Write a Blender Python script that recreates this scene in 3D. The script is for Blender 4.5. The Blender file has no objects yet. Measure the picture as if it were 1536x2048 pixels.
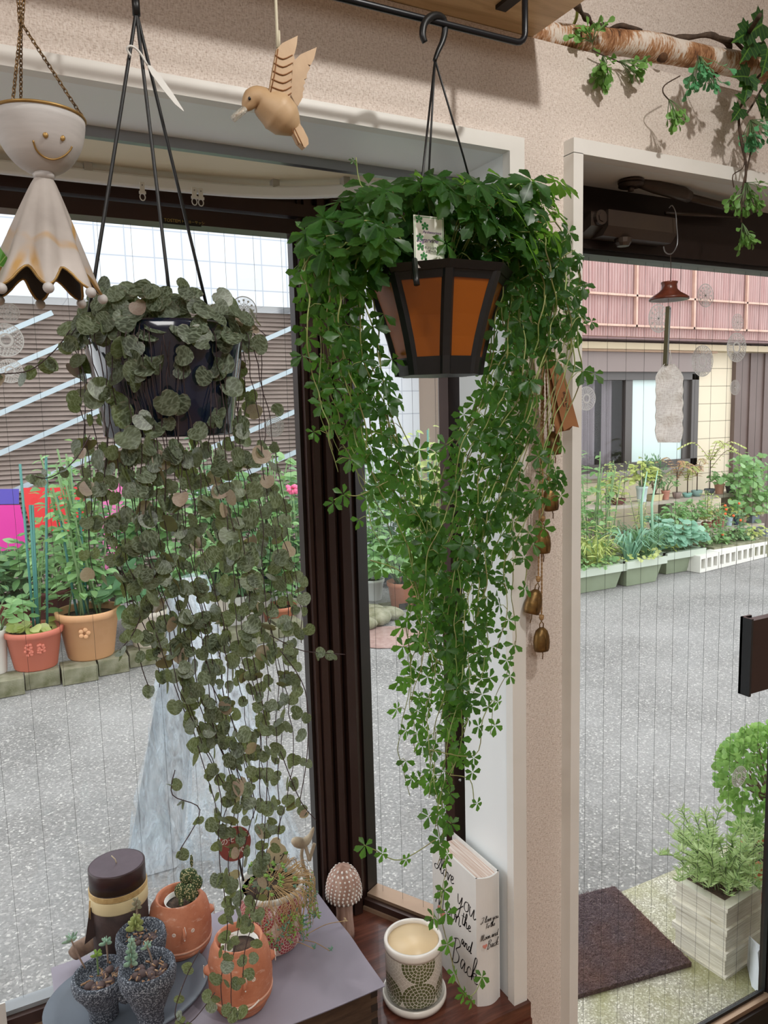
import bpy, math, random
from mathutils import Vector, Matrix
R = random.Random(7)
sc = bpy.context.scene
COL = sc.collection
PI = math.pi

# ---------------------------------------------------------------- camera
CF = 1520.0
_p, _r, _y = (math.radians(a) for a in (7.32, -1.541, 27.64))
FW = Vector((math.sin(_y)*math.cos(_p), math.cos(_y)*math.cos(_p), -math.sin(_p)))
_rt = Vector((math.cos(_y), -math.sin(_y), 0)); _up = _rt.cross(FW)
RT = math.cos(_r)*_rt + math.sin(_r)*_up
UP = -math.sin(_r)*_rt + math.cos(_r)*_up
CP = Vector((0, 0, 1.5))
cam = bpy.data.cameras.new('camera'); co = bpy.data.objects.new('camera', cam); COL.objects.link(co)
mw = Matrix.Identity(4)
for i in range(3):
    mw[i][0] = RT[i]; mw[i][1] = UP[i]; mw[i][2] = -FW[i]; mw[i][3] = CP[i]
co.matrix_world = mw
cam.sensor_fit = 'HORIZONTAL'; cam.sensor_width = 36.0; cam.lens = CF/1536*36.0
cam.clip_start = .02; cam.clip_end = 200
sc.camera = co
# ---------------------------------------------------------------- light and exposure
sc.view_settings.view_transform = 'Standard'; sc.view_settings.look = 'None'
sc.view_settings.exposure = 0.16; sc.view_settings.gamma = 1.0; sc.view_settings.use_curve_mapping = False
SKY = 2.5
w = bpy.data.worlds.new('overcast_sky'); sc.world = w; w.use_nodes = True
bg = w.node_tree.nodes['Background']; bg.inputs[0].default_value = (.95, .975, 1.0, 1); bg.inputs[1].default_value = SKY
def area(name, loc, target, size, power, col, shape='DISK'):
    l = bpy.data.lights.new(name, 'AREA'); l.shape = shape; l.size = size; l.energy = power; l.color = col
    o = bpy.data.objects.new(name, l); COL.objects.link(o); o.location = loc
    o.rotation_euler = (Vector(target)-Vector(loc)).to_track_quat('-Z', 'Y').to_euler(); return o
area('ceiling_spot', (.75, .03, 2.44), (.6, .95, 1.5), .05, 7.0, (1, .97, .92))
area('ceiling_spot_left', (-.75, .1, 2.44), (.4, 1.0, 1.2), .08, 3.6, (1, .97, .92))
area('interior_fill_light', (-.3, -1.3, 2.44), (-.3, -1.3, 0), 1.1, 34, (1, .985, .96), 'SQUARE')  # unseen fill lamp added to brighten the interior, no actual ceiling fixture

# ---------------------------------------------------------------- helpers
def ray(x, y): return FW + RT*((x-768)/CF) - UP*((y-1024)/CF)
def aty(x, y, Y): d = ray(x, y); return CP + d*(Y/d.y)
def atz(x, y, Z): d = ray(x, y); return CP + d*((Z-CP.z)/d.z)
def atx(x, y, X): d = ray(x, y); return CP + d*(X/d.x)
def V(*a): return Vector(a)
def hexc(h, a=1.0):
    h = h.lstrip('#'); o = []
    for i in (0, 2, 4):
        c = int(h[i:i+2], 16)/255
        o.append(c/12.92 if c <= .04045 else ((c+.055)/1.055)**2.4)
    return (*o, a)
W = {}
class MB:
    def __init__(s): s.v = []; s.f = []; s.m = []; s.uv = {}; s.flat = set()
    def add(s, vs, fs, mi=0, uvs=None, flat=False):
        b = len(s.v); s.v += [tuple(q) for q in vs]
        for k, f in enumerate(fs):
            if uvs: s.uv[len(s.f)] = uvs[k]
            if flat: s.flat.add(len(s.f))
            s.f.append(tuple(b+i for i in f)); s.m.append(mi)
        return s
    def box(s, lo, hi, mi=0, rot=None, piv=None):
        x0, y0, z0 = lo; x1, y1, z1 = hi
        vs = [V(x, y, z) for z in (z0, z1) for y in (y0, y1) for x in (x0, x1)]
        if rot is not None:
            piv = piv or V((x0+x1)/2, (y0+y1)/2, (z0+z1)/2); vs = [piv + rot @ (q-piv) for q in vs]
        return s.add(vs, [(0, 2, 3, 1), (4, 5, 7, 6), (0, 1, 5, 4), (1, 3, 7, 5), (3, 2, 6, 7), (2, 0, 4, 6)], mi, flat=True)
    def hexa(s, q, mi=0):       # 8 points: bottom ring 4, top ring 4
        return s.add(q, [(3, 2, 1, 0), (4, 5, 6, 7), (0, 1, 5, 4), (1, 2, 6, 5), (2, 3, 7, 6), (3, 0, 4, 7)], mi, flat=True)
    def prism(s, poly, d, mi=0):   # poly: list of Vector, extruded by d
        n = len(poly); vs = list(poly) + [q+d for q in poly]
        fs = [tuple(range(n)), tuple(range(2*n-1, n-1, -1))] + [(i, i+n, (i+1) % n+n, (i+1) % n) for i in range(n)]
        return s.add(vs, fs, mi, flat=True)
    def tube(s, pts, r, seg=6, mi=0, cap=True):
        pts = [Vector(q) for q in pts]; n = len(pts)
        rs = r if isinstance(r, (list, tuple)) else [r]*n
        vs = []; prev = None
        for i, q in enumerate(pts):
            t = (pts[min(i+1, n-1)]-pts[max(i-1, 0)])
            t = t.normalized() if t.length > 1e-9 else V(0, 0, 1)
            if prev is None: a = t.orthogonal().normalized()
            else:
                a = prev - t*prev.dot(t)
                a = a.normalized() if a.length > 1e-6 else t.orthogonal().normalized()
            prev = a; b = t.cross(a)
            for k in range(seg):
                th = 2*PI*k/seg; vs.append(q + (a*math.cos(th)+b*math.sin(th))*rs[i])
        fs = [(i*seg+k, i*seg+(k+1) % seg, (i+1)*seg+(k+1) % seg, (i+1)*seg+k) for i in range(n-1) for k in range(seg)]
        if cap: fs += [tuple(range(seg-1, -1, -1)), tuple((n-1)*seg+k for k in range(seg))]
        return s.add(vs, fs, mi)
    def lathe(s, prof, c=(0, 0, 0), seg=32, mi=0, M=None, sx=1.0, sy=1.0, flat=False, ph=0):  # prof: (r, z)
        vs = []; n = len(prof); c = Vector(c); L = [0]
        for i in range(1, n): L.append(L[-1]+math.hypot(prof[i][0]-prof[i-1][0], prof[i][1]-prof[i-1][1]))
        for (r, z) in prof:
            for k in range(seg):
                th = 2*PI*k/seg+ph; q = V(r*math.cos(th)*sx, r*math.sin(th)*sy, z)
                vs.append(c + (M @ q if M else q))
        fs = []; uv = []
        for i in range(n-1):
            for k in range(seg):
                fs.append((i*seg+k, i*seg+(k+1) % seg, (i+1)*seg+(k+1) % seg, (i+1)*seg+k))
                uv.append([(k/seg, L[i]), ((k+1)/seg, L[i]), ((k+1)/seg, L[i+1]), (k/seg, L[i+1])])
        if prof[0][0] > 1e-6: fs.append(tuple(range(seg-1, -1, -1))); uv.append([(0, 0)]*seg)
        if prof[-1][0] > 1e-6: fs.append(tuple((n-1)*seg+k for k in range(seg))); uv.append([(0, 0)]*seg)
        return s.add(vs, fs, mi, uv, flat)
    def ell(s, c, r, rot=None, seg=10, rings=6, mi=0):
        c = Vector(c); r = r if isinstance(r, (tuple, list)) else (r, r, r); vs = []
        for i in range(rings+1):
            a = PI*i/rings-PI/2
            for k in range(seg):
                th = 2*PI*k/seg; q = V(r[0]*math.cos(a)*math.cos(th), r[1]*math.cos(a)*math.sin(th), r[2]*math.sin(a))
                vs.append(c + (rot @ q if rot is not None else q))
        return s.add(vs, [(i*seg+k, i*seg+(k+1) % seg, (i+1)*seg+(k+1) % seg, (i+1)*seg+k) for i in range(rings) for k in range(seg)], mi)
    def grid(s, fn, nu, nv, mi=0, flat=False):
        vs = [fn(i/nu, j/nv) for j in range(nv+1) for i in range(nu+1)]
        fs = []; uv = []
        for j in range(nv):
            for i in range(nu):
                a = j*(nu+1)+i; fs.append((a, a+1, a+nu+2, a+nu+1))
                uv.append([(i/nu, j/nv), ((i+1)/nu, j/nv), ((i+1)/nu, (j+1)/nv), (i/nu, (j+1)/nv)])
        return s.add(vs, fs, mi, uv, flat)
    def leaf(s, base, d, nrm, size, out, cup=.15, droop=.1, mi=0, wid=1.0):
        d = Vector(d).normalized(); side = d.cross(nrm)
        side = side.normalized() if side.length > 1e-5 else d.orthogonal().normalized()
        nn = side.cross(d); base = Vector(base); k = R.randrange(1, 200)
        def P(x, y): return base + side*(x*size*wid) + d*(y*size) + nn*(size*(cup*abs(x)*1.2 - droop*y*y))
        ym = sum(q[1] for q in out)/len(out)
        vs = [P(0, ym)] + [P(*q) for q in out]; n = len(out)
        fs = [(0, i+1, (i+1) % n+1) for i in range(n)]
        U = lambda x, y: (k + .5 + .45*max(-1, min(1, x)), .02 + .96*max(0, min(1, y)))
        uv = [[U(0, ym), U(*out[i]), U(*out[(i+1) % n])] for i in range(n)]
        return s.add(vs, fs, mi, uv)
    def build(s, name, mats, parent=None, loc=None, smooth=True):
        if not isinstance(mats, (list, tuple)): mats = [mats]
        off = W[parent.name] if parent else (Vector(loc) if loc is not None else V(0, 0, 0))
        me = bpy.data.meshes.new(name)
        me.from_pydata([(q[0]-off.x, q[1]-off.y, q[2]-off.z) for q in s.v], [], s.f)
        for m in mats: me.materials.append(m)
        if len(mats) > 1: me.polygons.foreach_set('material_index', s.m)
        me.polygons.foreach_set('use_smooth', [bool(smooth and i not in s.flat) for i in range(len(s.f))])
        if s.uv:
            ul = me.uv_layers.new(name='UVMap'); dat = []
            for i, f in enumerate(s.f):
                u = s.uv.get(i)
                for j in range(len(f)): dat += list(u[j]) if u else [0.0, 0.0]
            ul.data.foreach_set('uv', dat)
        me.update()
        o = bpy.data.objects.new(name, me); COL.objects.link(o)
        if parent: o.parent = parent
        elif loc is not None: o.location = loc
        W[o.name] = Vector(off)
        return o
def tag(o, label, cat=None, group=None):
    o['label'] = label
    if cat: o['category'] = cat
    if group: o['group'] = group
    return o
def thing(name, label, cat, loc, group=None):
    o = bpy.data.objects.new(name, None); COL.objects.link(o); o.location = loc; o.empty_display_size = .02
    W[o.name] = Vector(loc); return tag(o, label, cat, group)
def struct(o): o['kind'] = 'structure'; return o

# outlines in leaf space: x across (-.5..+.5), y along 0..1
def mirror(h): return h + [(-x, y) for x, y in reversed(h) if abs(x) > 1e-6]
HEART = mirror([(0, .10), (.14, .0), (.34, .02), (.50, .2), (.55, .45), (.46, .7), (.26, .9), (0, 1.0)])
OBOV = mirror([(0, 0), (.08, .15), (.17, .36), (.25, .52), (.235, .56), (.30, .68), (.27, .73), (.25, .82), (.16, .85), (.09, .94), (0, 1.03)])
OVATE = mirror([(0, 0), (.17, .14), (.27, .35), (.25, .6), (.13, .85), (0, 1)])
ROUND = mirror([(0, .03), (.25, .06), (.44, .3), (.47, .55), (.33, .85), (0, 1)])
LANCE = mirror([(0, 0), (.07, .2), (.09, .5), (.05, .8), (0, 1)])
MAPLE = mirror([(0, .12), (.16, .0), (.42, -.08), (.40, .1), (.62, .22), (.48, .36), (.50, .62), (.36, .58), (.27, .56), (.26, .78), (.12, .84), (0, 1.05)])
SPOON = mirror([(0, 0), (.06, .4), (.22, .72), (.2, .9), (0, 1)])

# ---------------------------------------------------------------- materials
class NT:
    def __init__(s, name):
        s.mat = bpy.data.materials.new(name); s.mat.use_nodes = True; s.t = s.mat.node_tree
        s.b = s.t.nodes['Principled BSDF']; s.out = s.t.nodes['Material Output']
    def n(s, typ, **kw):
        nd = s.t.nodes.new('ShaderNode'+typ)
        for k, v in kw.items():
            if k.startswith('i_'):
                key = k[2:]; key = int(key) if key.isdigit() else key.replace('_', ' ')
                if hasattr(v, 'is_linked') or isinstance(v, bpy.types.NodeSocket): s.t.links.new(v, nd.inputs[key])
                else: nd.inputs[key].default_value = v
            else: setattr(nd, k, v)
        return nd
    def l(s, a, b): s.t.links.new(a, b)
    def math(s, op, a, b=0.0, c=None):
        nd = s.t.nodes.new('ShaderNodeMath'); nd.operation = op
        for i, q in enumerate((a, b, c)):
            if q is None: continue
            if isinstance(q, bpy.types.NodeSocket): s.l(q, nd.inputs[i])
            else: nd.inputs[i].default_value = q
        return nd.outputs[0]
    def mix(s, fac, a, b):
        nd = s.t.nodes.new('ShaderNodeMix'); nd.data_type = 'RGBA'
        for key, q in ((0, fac), (6, a), (7, b)):
            if isinstance(q, bpy.types.NodeSocket): s.l(q, nd.inputs[key])
            else: nd.inputs[key].default_value = q
        return nd.outputs[2]
    def ramp(s, fac, stops, interp='LINEAR'):
        nd = s.t.nodes.new('ShaderNodeValToRGB'); s.l(fac, nd.inputs[0]); cr = nd.color_ramp; cr.interpolation = interp
        while len(cr.elements) < len(stops): cr.elements.new(.5)
        for e, (p, c) in zip(cr.elements, stops):
            e.position = p; e.color = hexc(c) if isinstance(c, str) else ((c, c, c, 1) if not isinstance(c, tuple) else c)
        return nd.outputs[0]
    def coord(s, kind='Object', scale=(1, 1, 1), rot=(0, 0, 0)):
        tc = s.n('TexCoord'); mp = s.n('Mapping'); s.l(tc.outputs[kind], mp.inputs[0])
        mp.inputs['Scale'].default_value = scale; mp.inputs['Rotation'].default_value = rot; return mp.outputs[0]
    def noise(s, vec, scale, detail=4, rough=.55, dist=0):
        nd = s.n('TexNoise'); s.l(vec, nd.inputs['Vector']); nd.inputs['Scale'].default_value = scale
        nd.inputs['Detail'].default_value = detail; nd.inputs['Roughness'].default_value = rough; nd.inputs['Distortion'].default_value = dist
        return nd.outputs[0]
    def voro(s, vec, scale, feature='F1', out=0):
        nd = s.n('TexVoronoi'); nd.feature = feature; s.l(vec, nd.inputs['Vector']); nd.inputs['Scale'].default_value = scale
        return nd.outputs[out]
    def bump(s, h, strength=.3, dist=.001, prev=None):
        nd = s.n('Bump'); s.l(h, nd.inputs['Height']); nd.inputs['Strength'].default_value = strength; nd.inputs['Distance'].default_value = dist
        if prev: s.l(prev, nd.inputs['Normal'])
        s.l(nd.outputs[0], s.b.inputs['Normal']); return nd.outputs[0]
    def base(s, c, rough=.5, metal=0, spec=None, coat=0):
        if isinstance(c, bpy.types.NodeSocket): s.l(c, s.b.inputs['Base Color'])
        else: s.b.inputs['Base Color'].default_value = hexc(c) if isinstance(c, str) else c
        s.b.inputs['Roughness'].default_value = rough; s.b.inputs['Metallic'].default_value = metal
        if spec is not None: s.b.inputs['Specular IOR Level'].default_value = spec
        s.b.inputs['Coat Weight'].default_value = coat
        return s.mat
    def translucent(s, col, fac):   # mixes principled with translucent
        tr = s.n('BsdfTranslucent')
        if isinstance(col, bpy.types.NodeSocket): s.l(col, tr.inputs[0])
        else: tr.inputs[0].default_value = hexc(col)
        mx = s.n('MixShader'); mx.inputs[0].default_value = fac
        s.l(s.b.outputs[0], mx.inputs[1]); s.l(tr.outputs[0], mx.inputs[2]); s.l(mx.outputs[0], s.out.inputs[0]); return mx
def simple(name, c, rough=.5, metal=0, var=None, vs=30, bump=0, bs=80, bd=.001, stretch=(1, 1, 1), coat=0, spec=None):
    t = NT(name); vec = t.coord('Object', stretch)
    if var: c = t.ramp(t.noise(vec, vs, 5), [(.3, c), (.7, var)])
    if bump: t.bump(t.noise(vec, bs, 4), bump, bd)
    return t.base(c, rough, metal, spec, coat)

def m_wallpaper():
    t = NT('woven_wallpaper'); a = t.noise(t.coord('Object', (1, 1, 3.2)), 190, 3, .6); b = t.noise(t.coord('Object', (3.0, 1, 1)), 170, 3, .6)
    c = t.noise(t.coord('Object'), 420, 2)
    h = t.math('ADD', t.math('MULTIPLY', t.math('ADD', a, b), .5), t.math('MULTIPLY', c, .25))
    big = t.noise(t.coord('Object'), 2.5, 3)
    col = t.ramp(h, [(.46, '#b3a397'), (.60, '#ddd0c6'), (.74, '#efe6de')])
    t.base(t.mix(t.math('MULTIPLY', big, .25), col, hexc('#d6c6bb')), .85, spec=.2); t.bump(h, .9, .0022); return t.mat
def m_wood(name, a, b, c, scale=6, stretch=(1, 9, 9), rough=.45, bump=.1, coat=0):
    t = NT(name); v = t.coord('Object', stretch); n1 = t.noise(v, scale, 6, .6, .6); n2 = t.noise(t.coord('Object', tuple(q*6 for q in stretch)), scale*1.5, 3)
    col = t.ramp(n1, [(.3, a), (.5, b), (.7, c)])
    col = t.mix(t.math('MULTIPLY', n2, .3), col, hexc(a)); t.bump(n2, bump, .0008); return t.base(col, rough, coat=coat)
def m_glass(name='window_glass', tint=(.985, .992, .99, 1)):
    t = NT(name); tr = t.n('BsdfTransparent'); tr.inputs[0].default_value = tint
    gl = t.n('BsdfGlossy'); gl.inputs['Roughness'].default_value = .02; g = t.n('NewGeometry')
    dp = t.n('VectorMath', operation='DOT_PRODUCT'); t.l(g.outputs['Normal'], dp.inputs[0]); t.l(g.outputs['Incoming'], dp.inputs[1])
    c = t.math('ABSOLUTE', dp.outputs['Value']); k = t.math('POWER', t.math('SUBTRACT', 1.0, c), 5.0)
    f = t.math('ADD', .02, t.math('MULTIPLY', k, .5))
    mx = t.n('MixShader'); t.l(f, mx.inputs[0]); t.l(tr.outputs[0], mx.inputs[1]); t.l(gl.outputs[0], mx.inputs[2]); t.l(mx.outputs[0], t.out.inputs[0])
    t.t.nodes.remove(t.b); return t.mat
def m_film(name, col, alpha, rough=.35):     # translucent plastic film
    t = NT(name); n = t.noise(t.coord('Object', (3, 3, .6)), 9, 5, .6, 1.0)
    t.bump(n, .8, .02); t.base(col, rough, spec=.7)
    tr = t.n('BsdfTransparent'); mx = t.n('MixShader')
    f = t.ramp(n, [(.35, max(0, alpha-.2)), (.65, min(1, alpha+.25))]); t.l(f, mx.inputs[0]); t.l(tr.outputs[0], mx.inputs[1]); t.l(t.b.outputs[0], mx.inputs[2]); t.l(mx.outputs[0], t.out.inputs[0]); return t.mat
def m_leaf(name, dark, light, trans, tf=.35, rough=.4, vein=None, spec=.4, back=None):
    t = NT(name); uvn = t.n('UVMap'); sp = t.n('SeparateXYZ'); t.l(uvn.outputs[0], sp.inputs[0])
    u = t.math('FRACT', sp.outputs[0]); k = t.math('FLOOR', sp.outputs[0])
    wn = t.n('TexWhiteNoise'); wn.noise_dimensions = '1D'; t.l(k, wn.inputs['W'])
    col = t.mix(wn.outputs[0], hexc(dark), hexc(light))
    if vein:
        ax = t.math('ABSOLUTE', t.math('SUBTRACT', u, .5))
        mid = t.math('LESS_THAN', ax, .014)
        sv = t.math('LESS_THAN', t.math('FRACT', t.math('ADD', t.math('MULTIPLY', sp.outputs[1], 6.0), t.math('MULTIPLY', ax, -7.0))), .1)
        col = t.mix(t.math('MULTIPLY', t.math('MAXIMUM', mid, sv), .5), col, hexc(vein))
        t.bump(t.math('SUBTRACT', 1.0, t.math('MAXIMUM', mid, sv)), .4, .0006)
    if back:
        g = t.n('NewGeometry'); col = t.mix(g.outputs['Backfacing'], col, hexc(back))
    t.base(col, rough, spec=spec)
    if trans: t.translucent(trans, tf)
    return t.mat
def m_heart():
    t = NT('marbled_heart_leaf'); uvn = t.n('UVMap'); sp = t.n('SeparateXYZ'); t.l(uvn.outputs[0], sp.inputs[0])
    u = t.math('FRACT', sp.outputs[0]); k = t.math('FLOOR', sp.outputs[0])
    wn = t.n('TexWhiteNoise'); wn.noise_dimensions = '1D'; t.l(k, wn.inputs['W'])
    base = t.mix(wn.outputs[0], hexc('#3a4436'), hexc('#5a6450'))
    vv = t.n('Mapping'); t.l(uvn.outputs[0], vv.inputs[0]); 
    nz = t.noise(vv.outputs[0], 9, 2, .6, .8)
    vo = t.n('TexVoronoi'); vo.feature = 'DISTANCE_TO_EDGE'; t.l(vv.outputs[0], vo.inputs['Vector']); vo.inputs['Scale'].default_value = 6.5
    e = t.ramp(vo.outputs[0], [(.03, 1.0), (.17, 0.0)])
    marb = t.math('MULTIPLY', e, t.ramp(nz, [(.35, 0.2), (.6, 1.0)]))
    col = t.mix(t.math('MULTIPLY', marb, .75), base, hexc('#93a28c'))
    dx = t.math('SUBTRACT', u, .5); dy = t.math('SUBTRACT', sp.outputs[1], .5)
    rr = t.math('SQRT', t.math('ADD', t.math('MULTIPLY', dx, dx), t.math('MULTIPLY', dy, dy)))
    edge = t.ramp(rr, [(.43, 0.0), (.5, 1.0)])
    col = t.mix(t.math('MULTIPLY', edge, .45), col, hexc('#b08f8a'))
    pinkish = t.math('GREATER_THAN', wn.outputs[0], .93)
    col = t.mix(t.math('MULTIPLY', pinkish, .6), col, hexc('#cfb0a4'))
    g = t.n('NewGeometry')
    bk = t.mix(t.math('GREATER_THAN', wn.outputs[0], .55), hexc('#6b6b52'), hexc('#6a4a50'))
    col = t.mix(g.outputs['Backfacing'], col, bk)
    t.base(col, .38, spec=.5); t.translucent('#8f9c50', .3); return t.mat
def m_asphalt():
    t = NT('worn_asphalt'); v = t.coord('Object'); a = t.voro(v, 125); col = t.n('TexVoronoi'); t.l(v, col.inputs['Vector']); col.inputs['Scale'].default_value = 125
    sp = t.n('SeparateColor'); t.l(col.outputs['Color'], sp.inputs[0])
    c = t.ramp(sp.outputs[0], [(0, '#6b6a68'), (.6, '#7d7c7a'), (.9, '#8f8d8a'), (.985, '#b5b2ad')])
    big = t.noise(v, 1.3, 4); c = t.mix(t.ramp(big, [(.35, 0.0), (.7, .35)]), c, hexc('#b0afad'))
    t.bump(a, .35, .002); return t.base(c, .85, spec=.2)
def m_slab():
    t = NT('exposed_aggregate_concrete'); v = t.coord('Object'); col = t.n('TexVoronoi'); t.l(v, col.inputs['Vector']); col.inputs['Scale'].default_value = 230
    sp = t.n('SeparateColor'); t.l(col.outputs['Color'], sp.inputs[0])
    c = t.ramp(sp.outputs[0], [(0, '#8f8b7c'), (.5, '#aaa694'), (.85, '#c6c2b0'), (.97, '#e6e2d5')])
    moss = t.ramp(t.noise(v, 4, 5), [(.48, 0.0), (.66, .7)]); c = t.mix(moss, c, hexc('#8c8b52'))
    t.bump(sp.outputs[1], .6, .004); return t.base(c, .7)
def m_mosaic(name, dark, light, grout, nu, nv, rings=6.0, every=False):
    t = NT(name); uvn = t.n('UVMap'); sp = t.n('SeparateXYZ'); t.l(uvn.outputs[0], sp.inputs[0])
    U = t.math('MULTIPLY', sp.outputs[0], nu); Vv = t.math('MULTIPLY', sp.outputs[1], nv)
    par = t.math('MODULO', t.math('FLOOR', Vv), 2.0)
    x = t.math('SUBTRACT', t.math('FRACT', U), .5); y = t.math('SUBTRACT', t.math('FRACT', Vv), .5)
    r = t.math('SQRT', t.math('ADD', t.math('MULTIPLY', x, x), t.math('MULTIPLY', y, y)))
    ang = t.math('DIVIDE', t.math('ARCTAN2', y, x), 2*PI)
    rr = t.math('MULTIPLY', r, rings*2.0); ri = t.math('FLOOR', rr)
    cnt = t.math('ADD', t.math('MULTIPLY', ri, 5.0), 5.0)
    g1 = t.math('LESS_THAN', t.math('FRACT', rr), .16)
    aa = t.math('FRACT', t.math('ADD', t.math('MULTIPLY', ang, cnt), t.math('MULTIPLY', ri, .37)))
    g2 = t.math('LESS_THAN', aa, .13)
    g = t.math('MAXIMUM', g1, g2)
    inside = t.math('LESS_THAN', r, .50)
    k = t.math('FRACT', t.math('MULTIPLY', t.math('ADD', t.math('FLOOR', U), t.math('FLOOR', Vv)), .5))
    row = t.math('COMPARE', t.math('FLOOR', Vv), 0.0, .1); col_ = t.math('COMPARE', t.math('MODULO', t.math('FLOOR', U), 3.0), 0.0, .1)
    isd = inside if every else t.math('MULTIPLY', inside, t.math('MAXIMUM', row, col_))
    col = t.mix(isd, hexc(light), hexc(dark)); col = t.mix(g, col, hexc(grout))
    t.bump(t.math('SUBTRACT', 1.0, g), .5, .001); return t.base(col, .3, coat=.2)
def m_birch():
    t = NT('birch_bark'); v = t.coord('Object'); n = t.noise(v, 16, 5, .6); f = t.noise(t.coord('Object', (9, 1.5, 1.5)), 45, 5, .7)
    c = t.ramp(t.math('ADD', t.math('MULTIPLY', n, .6), t.math('MULTIPLY', f, .4)), [(.38, '#3a2418'), (.45, '#8a5a35'), (.52, '#b98a62'), (.56, '#ded0c2'), (.7, '#e8dfd6')])
    t.bump(f, .8, .003); return t.base(c, .7)
def m_coir():
    t = NT('coir_mat'); v = t.coord('Object'); n = t.noise(v, 160, 4, .7, 1.5); b = t.noise(v, 3.5, 3)
    c = t.ramp(n, [(.38, '#50434a'), (.52, '#75656a'), (.66, '#a3908c')]); c = t.mix(t.ramp(b, [(.5, 0.0), (.75, .55)]), c, hexc('#8d5f45'))
    t.bump(n, 1, .01); return t.base(c, .95, spec=.1)
def m_stone():
    t = NT('dark_textured_stone'); v = t.coord('Object'); n = t.noise(v, 420, 3, .7)
    c = t.ramp(n, [(.40, '#2f353f'), (.53, '#59616e'), (.62, '#b9c0ca')]); t.bump(n, 1, .0035); return t.base(c, .8)
def m_terra(name='washed_terracotta', a='#b06a4c', b='#c88465', wash='#e6cbbb'):
    t = NT(name); v = t.coord('Object'); n = t.noise(v, 22, 5, .6); c = t.ramp(n, [(.35, a), (.65, b)])
    s = t.noise(t.coord('Object', (1, 1, 2.5)), 60, 5, .7); c = t.mix(t.ramp(s, [(.57, 0.0), (.72, .5)]), c, hexc(wash)); t.bump(n, .15, .001); return t.base(c, .75)
def m_emit(name, c, s):
    t = NT(name); e = t.n('Emission'); e.inputs[0].default_value = hexc(c); e.inputs[1].default_value = s; t.l(e.outputs[0], t.out.inputs[0]); return t.mat
MT = {}
def mt(k, *a, **kw):
    if k not in MT: MT[k] = simple(k, *a, **kw)
    return MT[k]
WALLP = m_wallpaper(); PAINT = simple('white_paint', '#e4e2dc', .45, var='#ebe9e4', vs=8, bump=.06, bs=40)
PANEL = simple('white_laminate', '#f0f4f5', .35); BROWN = simple('brown_anodised_aluminium', '#3a2823', .32, .35, var='#44302a', vs=5)
DBROWN = simple('dark_brown_metal', '#241a17', .38, .3); LBROWN = simple('light_bronze_track', '#a58a72', .35, .4)
CREAM = simple('cream_ceiling_panel', '#e6dcc2', .5); CHROME = simple('bright_metal_strip', '#9a9da1', .28, .9)
BLACKM = simple('black_metal', '#15171c', .35, .2); BLACKP = simple('black_plastic', '#101214', .42)
GLASS = m_glass(); WIRE = simple('wire', '#2b2b2b', .6); OAK = m_wood('oiled_oak', '#b3946c', '#d0b086', '#e0c69c', 5, (1.2, 9, 9), .45)
SILLW = m_wood('varnished_mahogany', '#3c1f17', '#5f3427', '#7a4a38', 7, (1.5, 12, 12), .3, .08, .3)
ASPH = m_asphalt(); SLAB = m_slab(); HEARTM = m_heart(); BIRCH = m_birch(); COIR = m_coir(); STONE = m_stone(); TERRA = m_terra()
CONC = simple('mossy_concrete', '#8f8d78', .9, var='#5f6044', vs=14, bump=.6, bs=60, bd=.006)
SOIL = simple('potting_soil', '#2e241d', .95, var='#574538', vs=90, bump=1, bs=150, bd=.004)
WHITEP = simple('white_plastic', '#e6e6e2', .4); JUTE = simple('jute_rope', '#8b6a45', .9, var='#b08b5e', vs=200, bump=1, bs=400, bd=.001)
TWIG = simple('brown_twig', '#2f231c', .85, var='#5a483a', vs=60, bump=.8, bs=140, bd=.002)
LF_SUGAR = m_leaf('sugar_vine_leaf', '#17341b', '#335f2a', '#80b840', .45, .36, '#3f6c34'); ST_SUGAR = simple('pale_green_stem', '#93a862', .5, var='#7a6a45', vs=25)
ST_HEART = simple('thin_purple_stem', '#3a2a2c', .6)
LF_FAUX = m_leaf('soft_plastic_leaf', '#5c8a3e', '#7fae5c', '#86b860', .25, .45)
LF_FAUX2 = m_leaf('jade_plastic_leaf', '#4f9463', '#74b884', '#80c090', .25, .45)
LF_IVY = m_leaf('veined_fabric_ivy', '#16341c', '#2a5327', '#4a7a2a', .2, .45, '#6f9a3a')
GRN = [m_leaf('fresh_green_leaf', '#5f8a55', '#9cc088', '#a8cc80', .4, .4), m_leaf('yellow_green_leaf', '#a3b25c', '#d2d896', '#d4de90', .4, .4),
       m_leaf('deep_green_leaf', '#456e4c', '#7ea078', '#8cb480', .35, .4), m_leaf('blue_green_leaf', '#6a9c84', '#a4ccb4', '#a8d0b4', .35, .4),
       m_leaf('rusty_leaf', '#b8846a', '#b4b482', '#d4a484', .35, .4)]
STEMG = simple('green_stem', '#6f8a5c', .7); STEMB = simple('brown_stem', '#7a6250', .8)

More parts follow.
